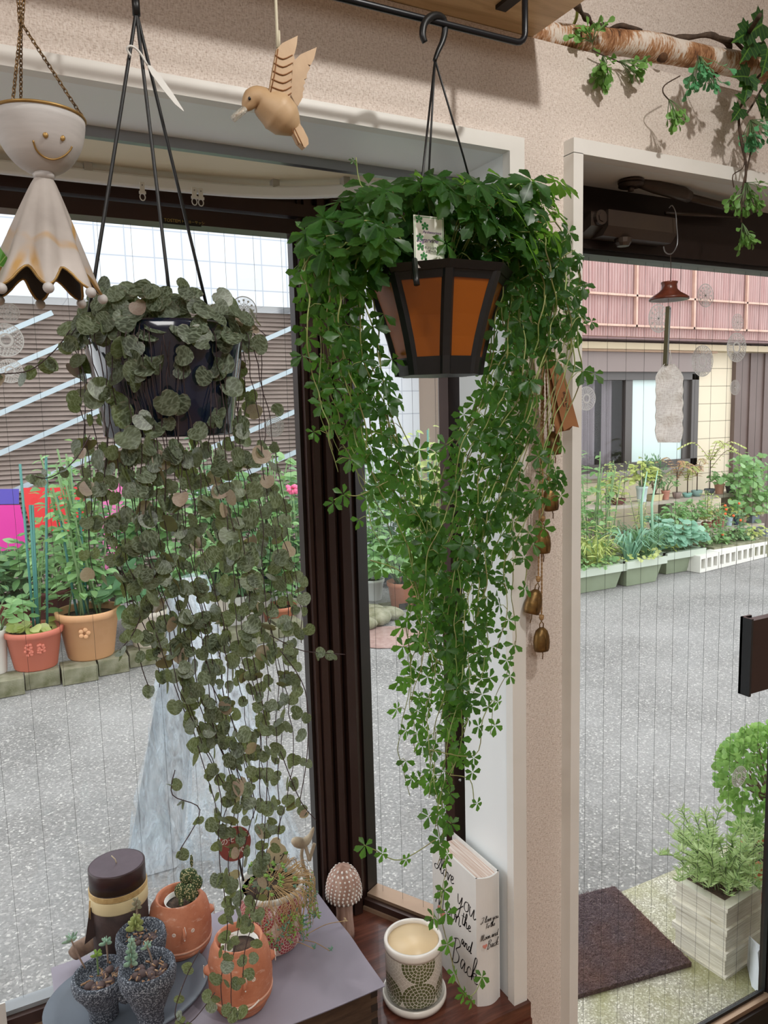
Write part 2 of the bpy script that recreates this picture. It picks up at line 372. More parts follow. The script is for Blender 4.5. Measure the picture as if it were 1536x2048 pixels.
def text_mesh(body, size, M, mat, name, parent, shear=0.0, extrude=.0001, align='LEFT', sx=1.0):
    cu = bpy.data.curves.new(name, 'FONT'); cu.body = body; cu.size = size; cu.shear = shear; cu.extrude = extrude; cu.align_x = align; cu.resolution_u = 3
    ob = bpy.data.objects.new(name, cu); COL.objects.link(ob); dg = bpy.context.evaluated_depsgraph_get()
    me = bpy.data.meshes.new_from_object(ob.evaluated_get(dg)); bpy.data.objects.remove(ob); me.name = name
    off = W[parent.name] if parent else V(0, 0, 0)
    me.transform(Matrix.Translation(-off) @ M @ Matrix.Diagonal((sx, 1, 1, 1))); me.materials.clear(); me.materials.append(mat)
    o = bpy.data.objects.new(name, me); COL.objects.link(o); o.parent = parent; W[o.name] = Vector(off); return o
def frame_M(org, xd, yd):
    xd = Vector(xd).normalized(); yd = (Vector(yd) - xd*Vector(yd).dot(xd)).normalized(); z = xd.cross(yd); M = Matrix.Identity(4)
    for i in range(3): M[i][0] = xd[i]; M[i][1] = yd[i]; M[i][2] = z[i]; M[i][3] = org[i]
    return M
# ================================================================ STRUCTURE
GZ = -.15                                   # street level; the shop floor is 0
WZ0, WZ1 = .46, 1.893                       # bay opening
XJ = .753                                   # inner face of the bay's right reveal
DX0, DZ1 = .888, 1.905                      # door opening
def st(mb, name, mats, smooth=False): return struct(mb.build(name, mats, smooth=smooth))
m = MB()                                    # interior face of the street wall at y = 1
TH = 1.13
m.box((-2.4, 1, -.17), (XJ, TH, WZ0-.03)); m.box((XJ, 1, -.17), (DX0, TH, 2.072)); m.box((-2.4, 1, WZ1+.012), (XJ, TH, 2.072))
m.box((DX0, 1, DZ1+.012), (2.8, TH, 2.072)); m.box((1.95, 1, GZ), (2.8, TH, DZ1+.012)); m.box((-2.4, 1, WZ0-.03), (-.95, TH, WZ1+.012))
st(m, 'wall_front', WALLP)
m = MB(); m.box((-2.4, TH, 2.072), (2.8, TH+.1, 2.6)); st(m, 'wall_upper', WALLP)
m = MB(); m.box((-2.5, -3.2, -.17), (-2.4, 1.0, 2.6)); st(m, 'wall_left', WALLP)
m = MB(); m.box((2.8, -3.2, -.17), (2.9, 1.23, 2.6)); st(m, 'wall_right', WALLP)
m = MB(); m.box((-2.5, -3.3, -.17), (2.9, -3.2, 2.6)); st(m, 'wall_back', WALLP)
m = MB(); m.box((-2.5, -3.3, 2.46), (2.9, 1.23, 2.6)); st(m, 'ceiling', PANEL)
m = MB(); m.box((-2.5, -3.3, -.29), (2.9, 1.11, -.17)); st(m, 'floor', m_wood('brown_floorboards', '#8a6a50', '#a98768', '#bf9f80', 3, (9, 1, 9)))
# window casing (trim_1): projecting frame with mitred look
cy = .982
m = MB(); m.box((-.95, cy, WZ1), (.775, 1.0, 1.915)); m.box((XJ-.006, cy, WZ0), (.775, 1.0, WZ1)); m.box((-.95, 1.0, WZ1), (XJ, TH, WZ1+.0125), 1)
m.box((XJ-.003, 1.0, WZ0), (XJ+.002, TH+.004, WZ1), 1)
st(m, 'trim_1', [PAINT, PANEL])
cy = .976
m = MB(); m.box((.868, cy, DZ1-.001), (1.97, 1.0, 1.927)); m.box((.868, cy, -.17), (DX0, 1.0, DZ1)); m.box((1.95, cy, -.17), (1.97, 1.0, DZ1))
m.box((DX0-.004, 1, DZ1), (1.95, TH, DZ1+.012), 1); m.box((DX0-.004, 1, -.17), (DX0, TH, DZ1), 1)
st(m, 'trim_2', [PAINT, PANEL])
m = MB(); m.box((-.95, 1.126, 1.879), (XJ, 1.138, 1.894)); st(m, 'trim_3', CHROME)
# bay roof panel, outer roof
BC = V(.637, 1.377, 0); BB = V(.753, 1.165, 0)
m = MB(); m.prism([V(-.95, 1.138, 1.902), V(XJ+.02, 1.138, 1.902), V(XJ+.02, 1.19, 1.902), V(.66, 1.42, 1.902), V(-.95, 1.42, 1.902)], V(0, 0, .03)); st(m, 'ceiling_bay', CREAM)
m = MB(); m.box((-1, 1.13, 1.935), (.86, 1.5, 1.99)); st(m, 'roof_bay', DBROWN)
m = MB(); m.box((-1, 1.2, -.15), (.62, 1.42, .40)); m.prism([V(.62, 1.14, -.15), V(.8, 1.14, -.15), V(.62, 1.42, -.15)], V(0, 0, .55)); st(m, 'wall_bay', simple('painted_base', '#8f8578', .8))
# sill board
m = MB(); m.prism([V(-.95, .975, .43), V(.778, .975, .43), V(.778, 1.0, .43), V(XJ, 1.0, .43), V(XJ+.02, 1.175, .43), V(.655, 1.385, .43), V(-.95, 1.36, .43)], V(0, 0, .03))
m.box((-.95, .972, .405), (.7785, .98, .4301))
st(m, 'trim_4', SILLW)
# window_1: bay front
FY = 1.352
w1 = MB(); G0, G1 = .503, 1.833
w1.box((-.95, FY, .46), (.60, FY+.03, G0-.012)); w1.box((-.95, FY-.004, .46), (.60, FY, .468), 1)       # bottom track
w1.box((-.95, FY+.012, G0-.014), (.58, FY+.04, G0-.004), 2)
for z0, z1, y0 in ((G1, G1+.026, FY+.004), (G1+.03, G1+.052, FY-.004), (G1+.052, 1.902, FY+.012)): w1.box((-.95, y0, z0), (.63, FY+.045, z1))
for x0, x1, y0 in ((.548, .556, FY+.006), (.558, .572, FY-.002), (.574, .581, FY+.010), (.583, .597, FY-.006), (.599, .606, FY+.006), (.608, .626, FY-.012)): w1.box((x0, y0, .462), (x1, FY+.05, 1.9))
for x0, x1, mi in ((.541, .547, 3), (.556, .558, 3), (.572, .574, 3), (.581, .583, 3), (.597, .599, 3), (.606, .608, 3)): w1.box((x0, FY+.02, .49), (x1, FY+.045, 1.86), mi)
win1 = st(w1, 'window_1', [BROWN, LBROWN, mt('grey_gasket', '#8f9396', .5), DBROWN])
def pane(name, a, b, z0, z1, parent, th=.004, sp=.054, off=.0, nrm=V(0, -1, 0)):
    a = Vector(a); b = Vector(b); d = (b-a).normalized(); n = V(d.y, -d.x, 0)
    m = MB(); m.hexa([V(a.x, a.y, z0), V(b.x, b.y, z0), V(b.x, b.y, z0)-n*th, V(a.x, a.y, z0)-n*th, V(a.x, a.y, z1), V(b.x, b.y, z1), V(b.x, b.y, z1)-n*th, V(a.x, a.y, z1)-n*th])
    x = off; L = (b-a).length
    while x < L:
        q = a+d*x-n*(th/2); m.box((q.x-.00022, q.y-.00022, z0), (q.x+.00022, q.y+.00022, z1), 1); x += sp
    o = m.build(name, [GLASS, WIRE], parent, smooth=False); return o
W[win1.name] = V(0, 0, 0)
pane('glass_pane', (-.9, 1.384, 0), (.546, 1.384, 0), G0-.01, G1+.01, win1, off=.02)
pl = MB(); a = aty(326, 433, FY-.006); b = aty(405, 449, FY-.006)
pl.box((a.x, FY+.002, b.z-.002), (b.x, FY+.004, a.z+.0005)); lab = pl.build('maker_plate', mt('brass_black', '#1a1712', .4, .2), win1)
GOLD = mt('gold_print', '#c9a960', .35, .6)
text_mesh('TOSTEM', .0075, frame_M(V(a.x+.003, FY+.0019, b.z+.0015), (1, 0, 0), (0, 0, 1)), GOLD, 'maker_lettering', win1)
text_mesh('トーヨーサッシ', .0058, frame_M(V(a.x+.032, FY+.0019, b.z+.0022), (1, 0, 0), (0, 0, 1)), GOLD, 'maker_lettering', win1)
# window_2: splayed side light of the bay
d2 = (BB-BC).normalized(); n2 = V(-d2.y, d2.x, 0)      # n2 points outward
if n2.x < 0: n2 = -n2
def seg(mb, s0, s1, o0, o1, z0, z1, mi=0):
    q = lambda s, o: BC+d2*s+n2*o
    pts = [q(s0, o0), q(s1, o0), q(s1, o1), q(s0, o1)]; mb.hexa([V(p.x, p.y, z0) for p in pts]+[V(p.x, p.y, z1) for p in pts], mi)
L2 = (BB-BC).length
w2 = MB()
for s0, s1, o0 in ((-.02, -.006, -.016), (-.004, .006, -.004), (.007, .014, -.010)): seg(w2, s0, s1, o0, .045, .462, 1.9)
seg(w2, .014, .019, .006, .04, .47, 1.9, 2)
seg(w2, L2-.019, L2, -.012, .05, .462, 1.9); seg(w2, .02, L2-.02, -.012, .04, .46, .482); seg(w2, .02, L2-.02, -.016, -.010, .46, .468, 1); seg(w2, .02, L2-.02, .0, .04, .482, .489, 1)
seg(w2, .014, L2-.015, -.010, .04, 1.852, 1.9)
win2 = st(w2, 'window_2', [BROWN, LBROWN, DBROWN]); W[win2.name] = V(0, 0, 0)
a = BC+d2*.016+n2*.02; b = BC+d2*(L2-.016)+n2*.02
pane('glass_pane', a, b, .485, 1.855, win2, off=.03, sp=.05)
sc_ = MB()
for px, py in ((914, 866), (920, 1560)):
    q = atx(px, py, .745); sc_.ell(q, (.003, .003, .003), seg=8)
sc_.build('frame_screw', mt('steel', '#9a9a9a', .3, 1), win2)

# door_1
GY = 1.15; D0, D1 = -.005, 1.793
dm = MB(); dm.box((.87, 1.11, D1+.002), (1.97, 1.20, 1.93)); dm.box((.87, 1.118, D1-.006), (1.9, 1.14, D1+.002), 1)
dm.box((.85, 1.12, GZ), (.90, 1.2, 1.93)); dm.box((1.672, 1.115, GZ+.02), (1.76, 1.162, 1.9)); dm.box((.90, 1.115, GZ+.02), (1.672, 1.165, D0-.012))
dm.box((.90, 1.125, D0-.012), (1.672, 1.15, D0), 2); dm.box((1.668, 1.140, D0), (1.674, 1.150, D1), 1); dm.box((1.77, 1.12, GZ), (1.97, 1.2, 1.93)); dm.box((.9, 1.14, D0), (1.664, 1.146, D0+.008), 1)
door = st(dm, 'door_1', [DBROWN, BLACKP, LBROWN]); W[door.name] = V(0, 0, 0)
pane('glass_pane', (.90, GY, 0), (1.668, GY, 0), D0, D1, door, sp=.0505, off=.012)
hm = MB(); a = aty(1481, 1233, 1.078); b = aty(1481, 1390, 1.078)
hm.box((a.x, 1.050, b.z+.006), (a.x+.006, 1.078, a.z)); hm.box((a.x, 1.072, b.z+.006), (a.x+.03, 1.078, a.z))
hm.box((a.x+.006, 1.050, b.z+.012), (a.x+.30, 1.07, a.z-.004), 1); hm.box((a.x+.22, 1.07, b.z+.02), (a.x+.30, 1.12, a.z-.01), 1)
hm.build('door_handle', [mt('gloss_black', '#0c0d10', .18), BROWN], door, smooth=False)

# ground
m = MB(); m.box((-14, 1.2, GZ-.3), (22, 16, GZ-.004)); st(m, 'road', ASPH)
def sl(x): return 1.2
a = atz(1193, 1801, GZ); b = atz(1503, 1671, GZ)
m = MB(); m.prism([V(.2, 1.19, GZ-.004), V(4.5, 1.19, GZ-.004)] + [V(4.5-k*.24, (a.y+(b.y-a.y)*(4.5-k*.24-a.x)/(b.x-a.x)) + R.uniform(-.012, .012), GZ-.004) for k in range(18)], V(0, 0, .006)); st(m, 'entrance_slab', SLAB)
m = MB(); m.box((-1.2, 1.0, GZ-.1), (2.6, 1.2, GZ-.002)); st(m, 'threshold', CONC)

# left building across the street
LY = 7.6
m = MB(); ztop = aty(300, 608, LY).z
def prof(j):   # louvre cladding profile, pitch .045
    return j
nz = int((ztop+.15)/.043)
for k in range(nz):
    z = GZ+k*.043; m.add([V(-4, LY, z), V(3.9, LY, z), V(3.9, LY+.035, z+.040), V(-4, LY+.035, z+.040)], [(0, 1, 2, 3)], 0, flat=True)
    m.add([V(-4, LY+.035, z+.040), V(3.9, LY+.035, z+.040), V(3.9, LY, z+.043), V(-4, LY, z+.043)], [(0, 1, 2, 3)], 0, flat=True)
st(m, 'wall_cladding', simple('brown_metal_cladding', '#8b7d76', .6, var='#9c8d84', vs=1.5))
t = NT('white_tile_cladding'); br = t.n('TexBrick'); t.l(t.coord('Object', (1, 1, 1), (PI/2, 0, 0)), br.inputs['Vector']); br.offset = 0
for i, c in ((1, '#c4c7cd'), (2, '#ccd0d6'), (3, '#a3a9b4')): br.inputs[i].default_value = hexc(c)
br.inputs['Scale'].default_value = 1.0; br.inputs['Mortar Size'].default_value = .006; br.inputs['Brick Width'].default_value = .26; br.inputs['Row Height'].default_value = .25
TILEW = t.base(br.outputs[0], .4)
m = MB(); m.box((-4, LY-.16, ztop), (3.95, LY+.5, 6.5)); xb = aty(842, 800, LY-.2).x; m.box((3.0, LY-.16, GZ), (xb, LY+.5, ztop)); st(m, 'wall_tiled', TILEW)
m = MB(); m.box((xb, LY, GZ), (xb+.35, LY+.8, 2.2)); m.box((xb+.35, LY+.5, GZ), (xb+2.2, LY+.8, 2.9), 1); st(m, 'wall_annexe', [mt('tan_render', '#b09a86', .85), mt('grey_render', '#aaa69e', .85)])
# right house
HY = 6.6
def hp(x, y): return aty(x, y, HY)
w0 = hp(1160, 750); w1_ = hp(1390, 930); zf = hp(1300, 682).z
t = NT('cream_siding'); v = t.coord('Object'); sp = t.n('SeparateXYZ'); t.l(v, sp.inputs[0])
j = t.math('LESS_THAN', t.math('FRACT', t.math('DIVIDE', sp.outputs[2], .217)), .04)
SIDING = t.base(t.mix(j, hexc('#d6c8b0'), hexc('#948a76')), .7); t.bump(t.math('SUBTRACT', 1.0, j), .5, .01)
m = MB(); wx0, wx1, wz0, wz1 = 5.3, w1_.x, w1_.z, hp(1390, 748).z
m.box((4.6, HY, GZ), (wx0, HY+.3, 2.6)); m.box((wx0, HY, GZ), (wx1, HY+.3, wz0)); m.box((wx0, HY, wz1+.3), (wx1, HY+.3, 2.6)); m.box((wx1, HY, GZ), (hp(1462, 800).x, HY+.3, 2.6))
st(m, 'wall_house', SIDING)
FR = mt('dark_window_frame', '#4a4442', .4)
xe = hp(1462, 800).x
m = MB(); m.box((xe, HY-.04, GZ), (xe+3.5, HY+.3, zf+.05)); 
for k in range(14): m.box((xe+.0+.28*k, HY-.06, GZ+.4), (xe+.02+.28*k, HY-.04, zf+.0))
st(m, 'wall_shutter', [mt('brown_shutter', '#5c4b46', .5, var='#665550', vs=2)])
m = MB(); m.box((4.6, HY-.10, wz1+.02), (wx1+.12, HY, wz1+.24)); m.box((4.6, HY-.16, wz1+.24), (wx1+.16, HY, wz1+.30), 1); m.box((4.6, HY-.22, zf-.12), (xe+3.5, HY, zf-.05), 2); m.box((4.6, HY-.02, wz1+.30), (xe, HY, zf-.1), 3)
st(m, 'trim_5', [mt('mauve_shutter_box', '#7f706c', .5), mt('tan_flashing', '#b08f76', .5), mt('beige_fascia', '#b9a88c', .6), mt('beige_band', '#c3b192', .6)])
# house window
m = MB(); m.box((wx0, HY-.03, wz0), (wx1, HY+.05, wz0+.09)); m.box((wx0, HY-.03, wz1-.07), (wx1, HY+.05, wz1+.02)); m.box((wx1-.12, HY-.03, wz0), (wx1, HY+.05, wz1))
xm = hp(1258, 850).x; m.box((xm-.06, HY, wz0), (xm+.05, HY+.06, wz1)); m.box((wx1-.22, HY+.01, wz0+.08), (wx1-.12, HY+.05, wz1-.05)); m.box((wx0, HY-.08, wz0-.06), (wx1+.03, HY, wz0+.0), 1)
hw = st(m, 'window_3', [FR, mt('pale_sill', '#8c8580', .5)]); W[hw.name] = V(0, 0, 0)
m = MB(); m.box((xm+.05, HY+.03, wz0+.09), (wx1-.2, HY+.035, wz1-.05)); m.build('frosted_pane', [mt('frosted_glass', '#c6d6d4', .3)], hw, smooth=False)
m = MB(); m.box((wx0, HY+.025, wz0+.09), (xm-.05, HY+.03, wz1-.05)); m.build('glass_pane', [m_glass('house_glass', (.85, .85, .85, 1))], hw, smooth=False)
m = MB(); m.grid(lambda u, v: V(wx0+(xm-wx0-.42)*u, HY+.12+.03*math.sin(u*70), wz0+.05+(wz1-wz0-.05)*v), 90, 2); m.grid(lambda u, v: V(xm-.32+.16*u, HY+.12+.02*math.sin(u*22), wz0+.05+(wz1-wz0-.05)*v), 14, 2)
m.build('curtain', [mt('grey_curtain', '#a79da4', .9)], hw)
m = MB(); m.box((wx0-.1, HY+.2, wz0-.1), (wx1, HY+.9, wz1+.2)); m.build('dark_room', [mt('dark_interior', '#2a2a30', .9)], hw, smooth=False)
# corrugated plastic screen above
t = NT('pink_corrugated_plastic'); n_ = t.noise(t.coord('Object', (6, 1, .6)), 2.2, 4)
cc = t.ramp(n_, [(.35, '#c3a09d'), (.55, '#d2b5b1'), (.7, '#b39794')]); t.base(cc, .3, spec=.6); t.translucent('#d8aca4', .3); PINKC = t.mat
m = MB(); X0, X1 = 4.2, 11.2; n = 1400*1
m.grid(lambda u, v: V(X0+(X1-X0)*u, HY-.35+.013*math.sin(u*2*PI*175), zf+(3.9-zf)*v), n, 3); st(m, 'wall_screen', PINKC)
m = MB()
for z in (zf+.10, zf+.42, zf+1.1): m.box((X0, HY-.41, z), (X1, HY-.37, z+.022))
for k in range(8): m.box((X0+.4+k*.9, HY-.41, zf+.1), (X0+.425+k*.9, HY-.375, 3.9))
st(m, 'trim_6', mt('rusty_rail', '#b89484', .7, var='#cbaa9a', vs=6))
m = MB(); m.box((X0, HY-.30, zf-.02), (X1, HY, zf+.0)); m.box((X0, HY+.3, zf), (X1, HY+.5, 5.5)); st(m, 'wall_house_upper', mt('mauve_wall', '#9c8284', .8))
# ================================================================ INTERIOR THINGS
# ---- shelf board on the wall ledge, with hanging rail
zb = 2.073
xr = atz(1063, 75, zb).x
t = thing('wall_shelf', 'oiled oak shelf board above the windows with a black rail below', 'shelf', (.3, .9, zb))
m = MB(); m.box((-1.3, .79, zb), (xr, 1.127, zb+.022)); m.build('shelf_board', OAK, t, smooth=False)
t2 = thing('hanging_rail', 'black metal rail under the oak shelf carrying the hanging pots', 'rail', (.3, .85, zb))
zr = aty(1040, 86, .85).z; xe_ = aty(1050, 60, .85).x
pts = [V(-1.2, .85, zb-.004), V(-1.2, .85, zr), V(xe_-.014, .85, zr)] + [V(xe_-.014+.014*math.sin(a), .85, zr+.014*(1-math.cos(a))) for a in (.4, .8, 1.2, 1.57)] + [V(xe_, .85, zb-.004)]
MB().tube(pts, .0042, 10).build('rail_rod', BLACKM, t2)
q = atz(995, 14, zb); m = MB(); m.box((q.x-.006, q.y-.003, zb-.006), (q.x+.012, q.y-.12, zb-.0005), rot=None)
m.build('mounting_flange', BLACKM, t2, smooth=False)

# ---- curtain rail with runners
t = thing('curtain_rail', 'curved white curtain rail under the bay ceiling with three runners', 'curtain rail', (.3, 1.3, 1.87))
cl = [V(-.9, 1.325, 0), V(-.3, 1.322, 0), V(.05, 1.316, 0), V(.2, 1.313, 0), V(.34, 1.308, 0), V(.44, 1.295, 0), V(.52, 1.268, 0), V(.58, 1.232, 0), V(.63, 1.185, 0), V(.66, 1.145, 0), V(.672, 1.125, 0)]
def cat(P, n=6):
    o = []
    for i in range(len(P)-1):
        p0, p1, p2, p3 = P[max(i-1, 0)], P[i], P[i+1], P[min(i+2, len(P)-1)]
        for k in range(n):
            s = k/n; o.append(.5*((2*p1)+(p2-p0)*s+(2*p0-5*p1+4*p2-p3)*s*s+(3*p1-p0-3*p2+p3)*s**3))
    o.append(P[-1]); return o
cl = cat([Vector(q) for q in cl], 5)
def sweep(mb, line, prof, mi=0):   # prof: (offset along inward normal, z)
    n = len(prof); vs = []
    for i, q in enumerate(line):
        d = (line[min(i+1, len(line)-1)]-line[max(i-1, 0)]).normalized(); nn = V(d.y, -d.x, 0)
        for (o, z) in prof: vs.append(V(q.x, q.y, 0)+nn*o+V(0, 0, z))
    fs = [(i*n+k, i*n+(k+1) % n, (i+1)*n+(k+1) % n, (i+1)*n+k) for i in range(len(line)-1) for k in range(n)]
    fs += [tuple(range(n)), tuple((len(line)-1)*n+k for k in reversed(range(n)))]
    mb.add(vs, fs, mi, flat=True)
m = MB(); sweep(m, cl, [(-.005, 1.872), (.004, 1.872), (.006, 1.875), (.006, 1.888), (.003, 1.8915), (-.005, 1.8915)]); m.build('rail_track', PANEL, t, smooth=False)
for px, py in ((548, 373), (688, 368), (175, 340)):
    q = atz(px, py, 1.893); m = MB(); m.box((q.x-.006, q.y-.012, 1.8885), (q.x+.006, q.y+.004, 1.902)); m.build('rail_bracket', mt('bracket_grey', '#b5b3ad', .4), t, smooth=False)
for i, (px, py) in enumerate(((284, 375), (388, 385), (401, 387))):
    q = aty(px, py, 1.302); r_ = thing('curtain_runner', ('white curtain runner alone on the rail near the hanging pot rods', 'left of the two touching white curtain runners', 'right of the two touching white curtain runners')[i], 'curtain hook', q, 'curtain runners on the rail')
    m = MB(); m.box((q.x-.0036, 1.2995, q.z-.009), (q.x+.0036, 1.3025, q.z+.008)); m.box((q.x-.0052, 1.299, q.z-.010), (q.x+.0052, 1.303, q.z-.006)); m.build('runner_body', WHITEP, r_, smooth=False)
    MB().tube([q+V(math.sin(a)*.0042, 0, -.0145-math.cos(a)*-.0055) for a in [k*2*PI/12 for k in range(13)]], .0009, 6).build('runner_ring', WHITEP, r_)
    MB().ell(q+V(0, -.003, .003), (.0012, .0008, .0012), seg=8).build('runner_rivet', mt('steel', '#9a9a9a', .3, 1), r_)

# ---- handwriting
GL = {
 'I': (.55, [[(.05, .9), (.35, 1.0), (.5, .85), (.3, .1), (.1, -.05), (0, .1), (.2, .2), (.5, .1)]]),
 'l': (.30, [[(0, .1), (.25, .75), (.22, 1.05), (.12, .9), (.1, .2), (.18, .0), (.32, .12)]]),
 'o': (.36, [[(.25, .42), (.08, .35), (.04, .12), (.16, 0), (.30, .12), (.27, .38), (.34, .36), (.42, .34)]]),
 'v': (.34, [[(0, .36), (.08, .38), (.12, .05), (.16, 0), (.28, .4), (.38, .35)]]),
 'e': (.32, [[(.02, .15), (.2, .25), (.22, .42), (.1, .4), (.05, .15), (.15, 0), (.34, .12)]]),
 'y': (.40, [[(0, .4), (.06, .1), (.16, .06), (.27, .4), (.25, 0), (.15, -.55), (0, -.6), (.02, -.35), (.38, .1)]]),
 'u': (.40, [[(0, .35), (.04, .06), (.14, .02), (.26, .38), (.27, .08), (.33, 0), (.42, .1)]]),
 't': (.28, [[(.1, .9), (.08, .2), (.14, 0), (.28, .1)], [(-.08, .6), (.3, .68)]]),
 'h': (.42, [[(0, .1), (.18, .8), (.14, 1.05), (.06, .8), (.04, 0), (.1, .3), (.22, .42), (.26, .1), (.32, 0), (.42, .1)]]),
 'M': (.80, [[(.0, .0), (.12, .85), (.2, .9), (.24, .1), (.3, .1), (.46, .9), (.52, .85), (.56, 0), (.68, .0), (.8, .1)]]),
 'n': (.42, [[(0, .38), (.04, .3), (.04, 0), (.08, .28), (.2, .42), (.26, .3), (.27, .05), (.34, 0), (.42, .1)]]),
 'N': (.55, [[(0, 0), (.06, .7), (.12, .72), (.3, .02), (.36, .0), (.42, .75), (.55, .8)]]),
 'a': (.40, [[(.26, .4), (.1, .42), (.03, .15), (.12, 0), (.26, .38), (.27, .06), (.34, 0), (.42, .1)]]),
 'd': (.42, [[(.26, .38), (.1, .42), (.03, .15), (.12, 0), (.24, .2), (.36, 1.0), (.3, .1), (.36, 0), (.44, .1)]]),
 'B': (.55, [[(.1, .95), (.08, -.1)], [(.0, .9), (.25, 1.05), (.42, .85), (.2, .55), (.42, .4), (.4, .1), (.15, -.1), (0, 0)]]),
 'c': (.30, [[(.24, .36), (.12, .42), (.03, .2), (.12, 0), (.32, .12)]]),
 'k': (.42, [[(0, .1), (.2, .9), (.12, 1.05), (.06, .8), (.04, 0), (.08, .3), (.26, .42), (.22, .26), (.1, .22), (.28, .02), (.42, .1)]]),
 'T': (.40, [[(.2, .9), (.12, 0)], [(-.05, .85), (.45, .95)]]), ' ': (.25, [])}
def write(mb, s, org, xd, yd, h, wd, nrm, slant=.22):
    x = 0
    for ch in s:
        adv, strokes = GL[ch]
        for stk in strokes:
            P = cat([V(x+a+b*slant, b, 0) for a, b in stk], 4); pts = [org+xd*(q.x*h)+yd*(q.y*h)+nrm*.0002 for q in P]
            for i in range(len(pts)-1):
                d = pts[i+1]-pts[i]
                if d.length < 1e-7: continue
                d.normalize(); s_ = d.cross(nrm)*wd*(.6+.6*abs(d.dot(yd))); e = d*wd*.3
                mb.add([pts[i]-s_-e, pts[i+1]-s_+e, pts[i+1]+s_+e, pts[i]+s_-e], [(0, 1, 2, 3)], 0, flat=True)
        x += adv
INK = mt('black_ink', '#1c1a1c', .6)

# ---- book box
bx0, bx1, by0, by1, bz1 = .690, .738, 1.008, 1.158, .702
t = thing('book_box', 'white faux book standing on the sill with brush lettering on cover and spine', 'decorative book', ((bx0+bx1)/2, 1.09, .46))
BKW = simple('white_cloth_cover', '#dcdad6', .6, var='#e8e6e3', vs=10); PG = m_wood('white_painted_pages', '#d8c4b2', '#f2eeea', '#b98f74', 60, (1, .05, 1), .7)
m = MB()
m.box((bx0-.0002, by0+.005, .46), (bx0+.003, by1, bz1)); m.build('front_cover', BKW, t, smooth=False)
m = MB(); m.box((bx1-.003, by0+.004, .46), (bx1, by1, bz1)); m.build('back_cover', BKW, t, smooth=False)
m = MB(); n = 10
prof = [V(bx0+(bx1-bx0)*k/n, by0+.005-.008*math.sin(PI*k/n), .46) for k in range(n+1)]; pro2 = [q+V(0, .0035, 0) for q in reversed(prof)]
pro2.reverse()
for k in range(n): m.hexa([prof[k], prof[k+1], pro2[k+1], pro2[k]]+[q+V(0, 0, bz1-.46) for q in (prof[k], prof[k+1], pro2[k+1], pro2[k])])
m.build('spine', BKW, t, smooth=False)
m = MB(); m.box((bx0+.003, by0+.006, .463), (bx1-.003, by1-.014, bz1-.006)); m.build('page_block', simple('pages', '#f0ebe6', .8, var='#b48a70', vs=30, stretch=(22, .3, .3)), t, smooth=False)
m = MB(); yd = V(0, 0, 1); X = V(0, -1, 0); N = V(-1, 0, 0)
for s, yy, zz, h in (('I', 1.150, .652, .042), ('love', 1.132, .650, .036), ('you', 1.074, .622, .050), ('the', 1.060, .590, .028), ('Moon', 1.148, .580, .044), ('and', 1.062, .550, .026), ('Back', 1.095, .500, .050)):
    m = MB(); write(m, s, V(bx0-.0003, yy, zz), X, yd, h, .0010, N); m.build('cover_word', INK, t, smooth=False)
m = MB()
for s, xx, zz, h in (('I love you', .6925, .622, .0106), ('To the', .704, .610, .0095), ('Moon and', .6915, .590, .0108), ('Back', .707, .571, .0145)):
    m = MB(); write(m, s, V(bx0+(xx-.690)*.92, by0-.0042, zz), V(1, 0, 0), yd, h, .00050, V(0, -1, 0)); m.build('spine_word', INK, t, smooth=False)
def heart2d(c, xd, yd, r, d):
    return [c+xd*(r*.06*16*math.sin(a)**3)+yd*(r*.06*(13*math.cos(a)-5*math.cos(2*a)-2*math.cos(3*a)-math.cos(4*a))) for a in [k*2*PI/24 for k in range(24)]]
PK = mt('rose_pink', '#d58a7c', .6)
MB().prism(heart2d(V(.7015, by0-.0035, .577), V(1, 0, 0), yd, .005, 0), V(0, -.0006, 0)).build('spine_heart', PK, t, smooth=False)
MB().prism(heart2d(V(bx0-.0001, 1.128, .57), X, yd, .014, 0), V(-.0006, 0, 0)).build('cover_heart', PK, t, smooth=False)

# ---- mosaic candle pot on saucer
_q = atz(829, 1988, .466); cx, cyy = _q.x, _q.y; PZ = aty(825, 1874, cyy).z; _k = (PZ-.474)/.1015
t = thing('candle_pot', 'white and green mosaic pot of cream wax standing on the right of the sill', 'pot', (cx, cyy, .473))
SCER = simple('glazed_ceramic', '#ece7df', .25, coat=.4)
MOSG = m_mosaic('green_mosaic', '#62683f', '#d8d2c6', '#f0ece4', 5, 17, 5)
m = MB(); m.lathe([(.040, .474), (.0485, .476), (.0505, .482), (.0505, PZ-.018), (.051, PZ-.015)], (cx, cyy, 0), 48); m.build('pot_wall', MOSG, t)
m = MB(); m.lathe([(.051, PZ-.016), (.0525, PZ-.010), (.0525, PZ-.003), (.051, PZ), (.0465, PZ), (.0455, PZ-.004), (.0445, .52), (.0435, .500), (0, .5)], (cx, cyy, 0), 48); m.build('rim', SCER, t)
m = MB(); m.lathe([(.0442, PZ-.05), (.0448, PZ-.006)], (cx, cyy, 0), 48); m.build('wax_coated_wall', mt('wax_wall', '#ecd2a8', .35), t)
m = MB(); m.lathe([(.0443, PZ-.045), (.03, PZ-.0445), (0, PZ-.0445)], (cx, cyy, 0), 40); m.build('wax', simple('cream_wax', '#ecc48c', .35), t)
s = MB().lathe([(.0, .4605), (.048, .4605), (.0555, .464), (.0575, .470), (.0570, .4775), (.0545, .4775), (.0525, .4715), (.0, .4715)], (cx, cyy, 0), 48)
tag(s.build('saucer', SCER, loc=(cx, cyy, .4605)), 'white saucer under the green mosaic pot', 'saucer')

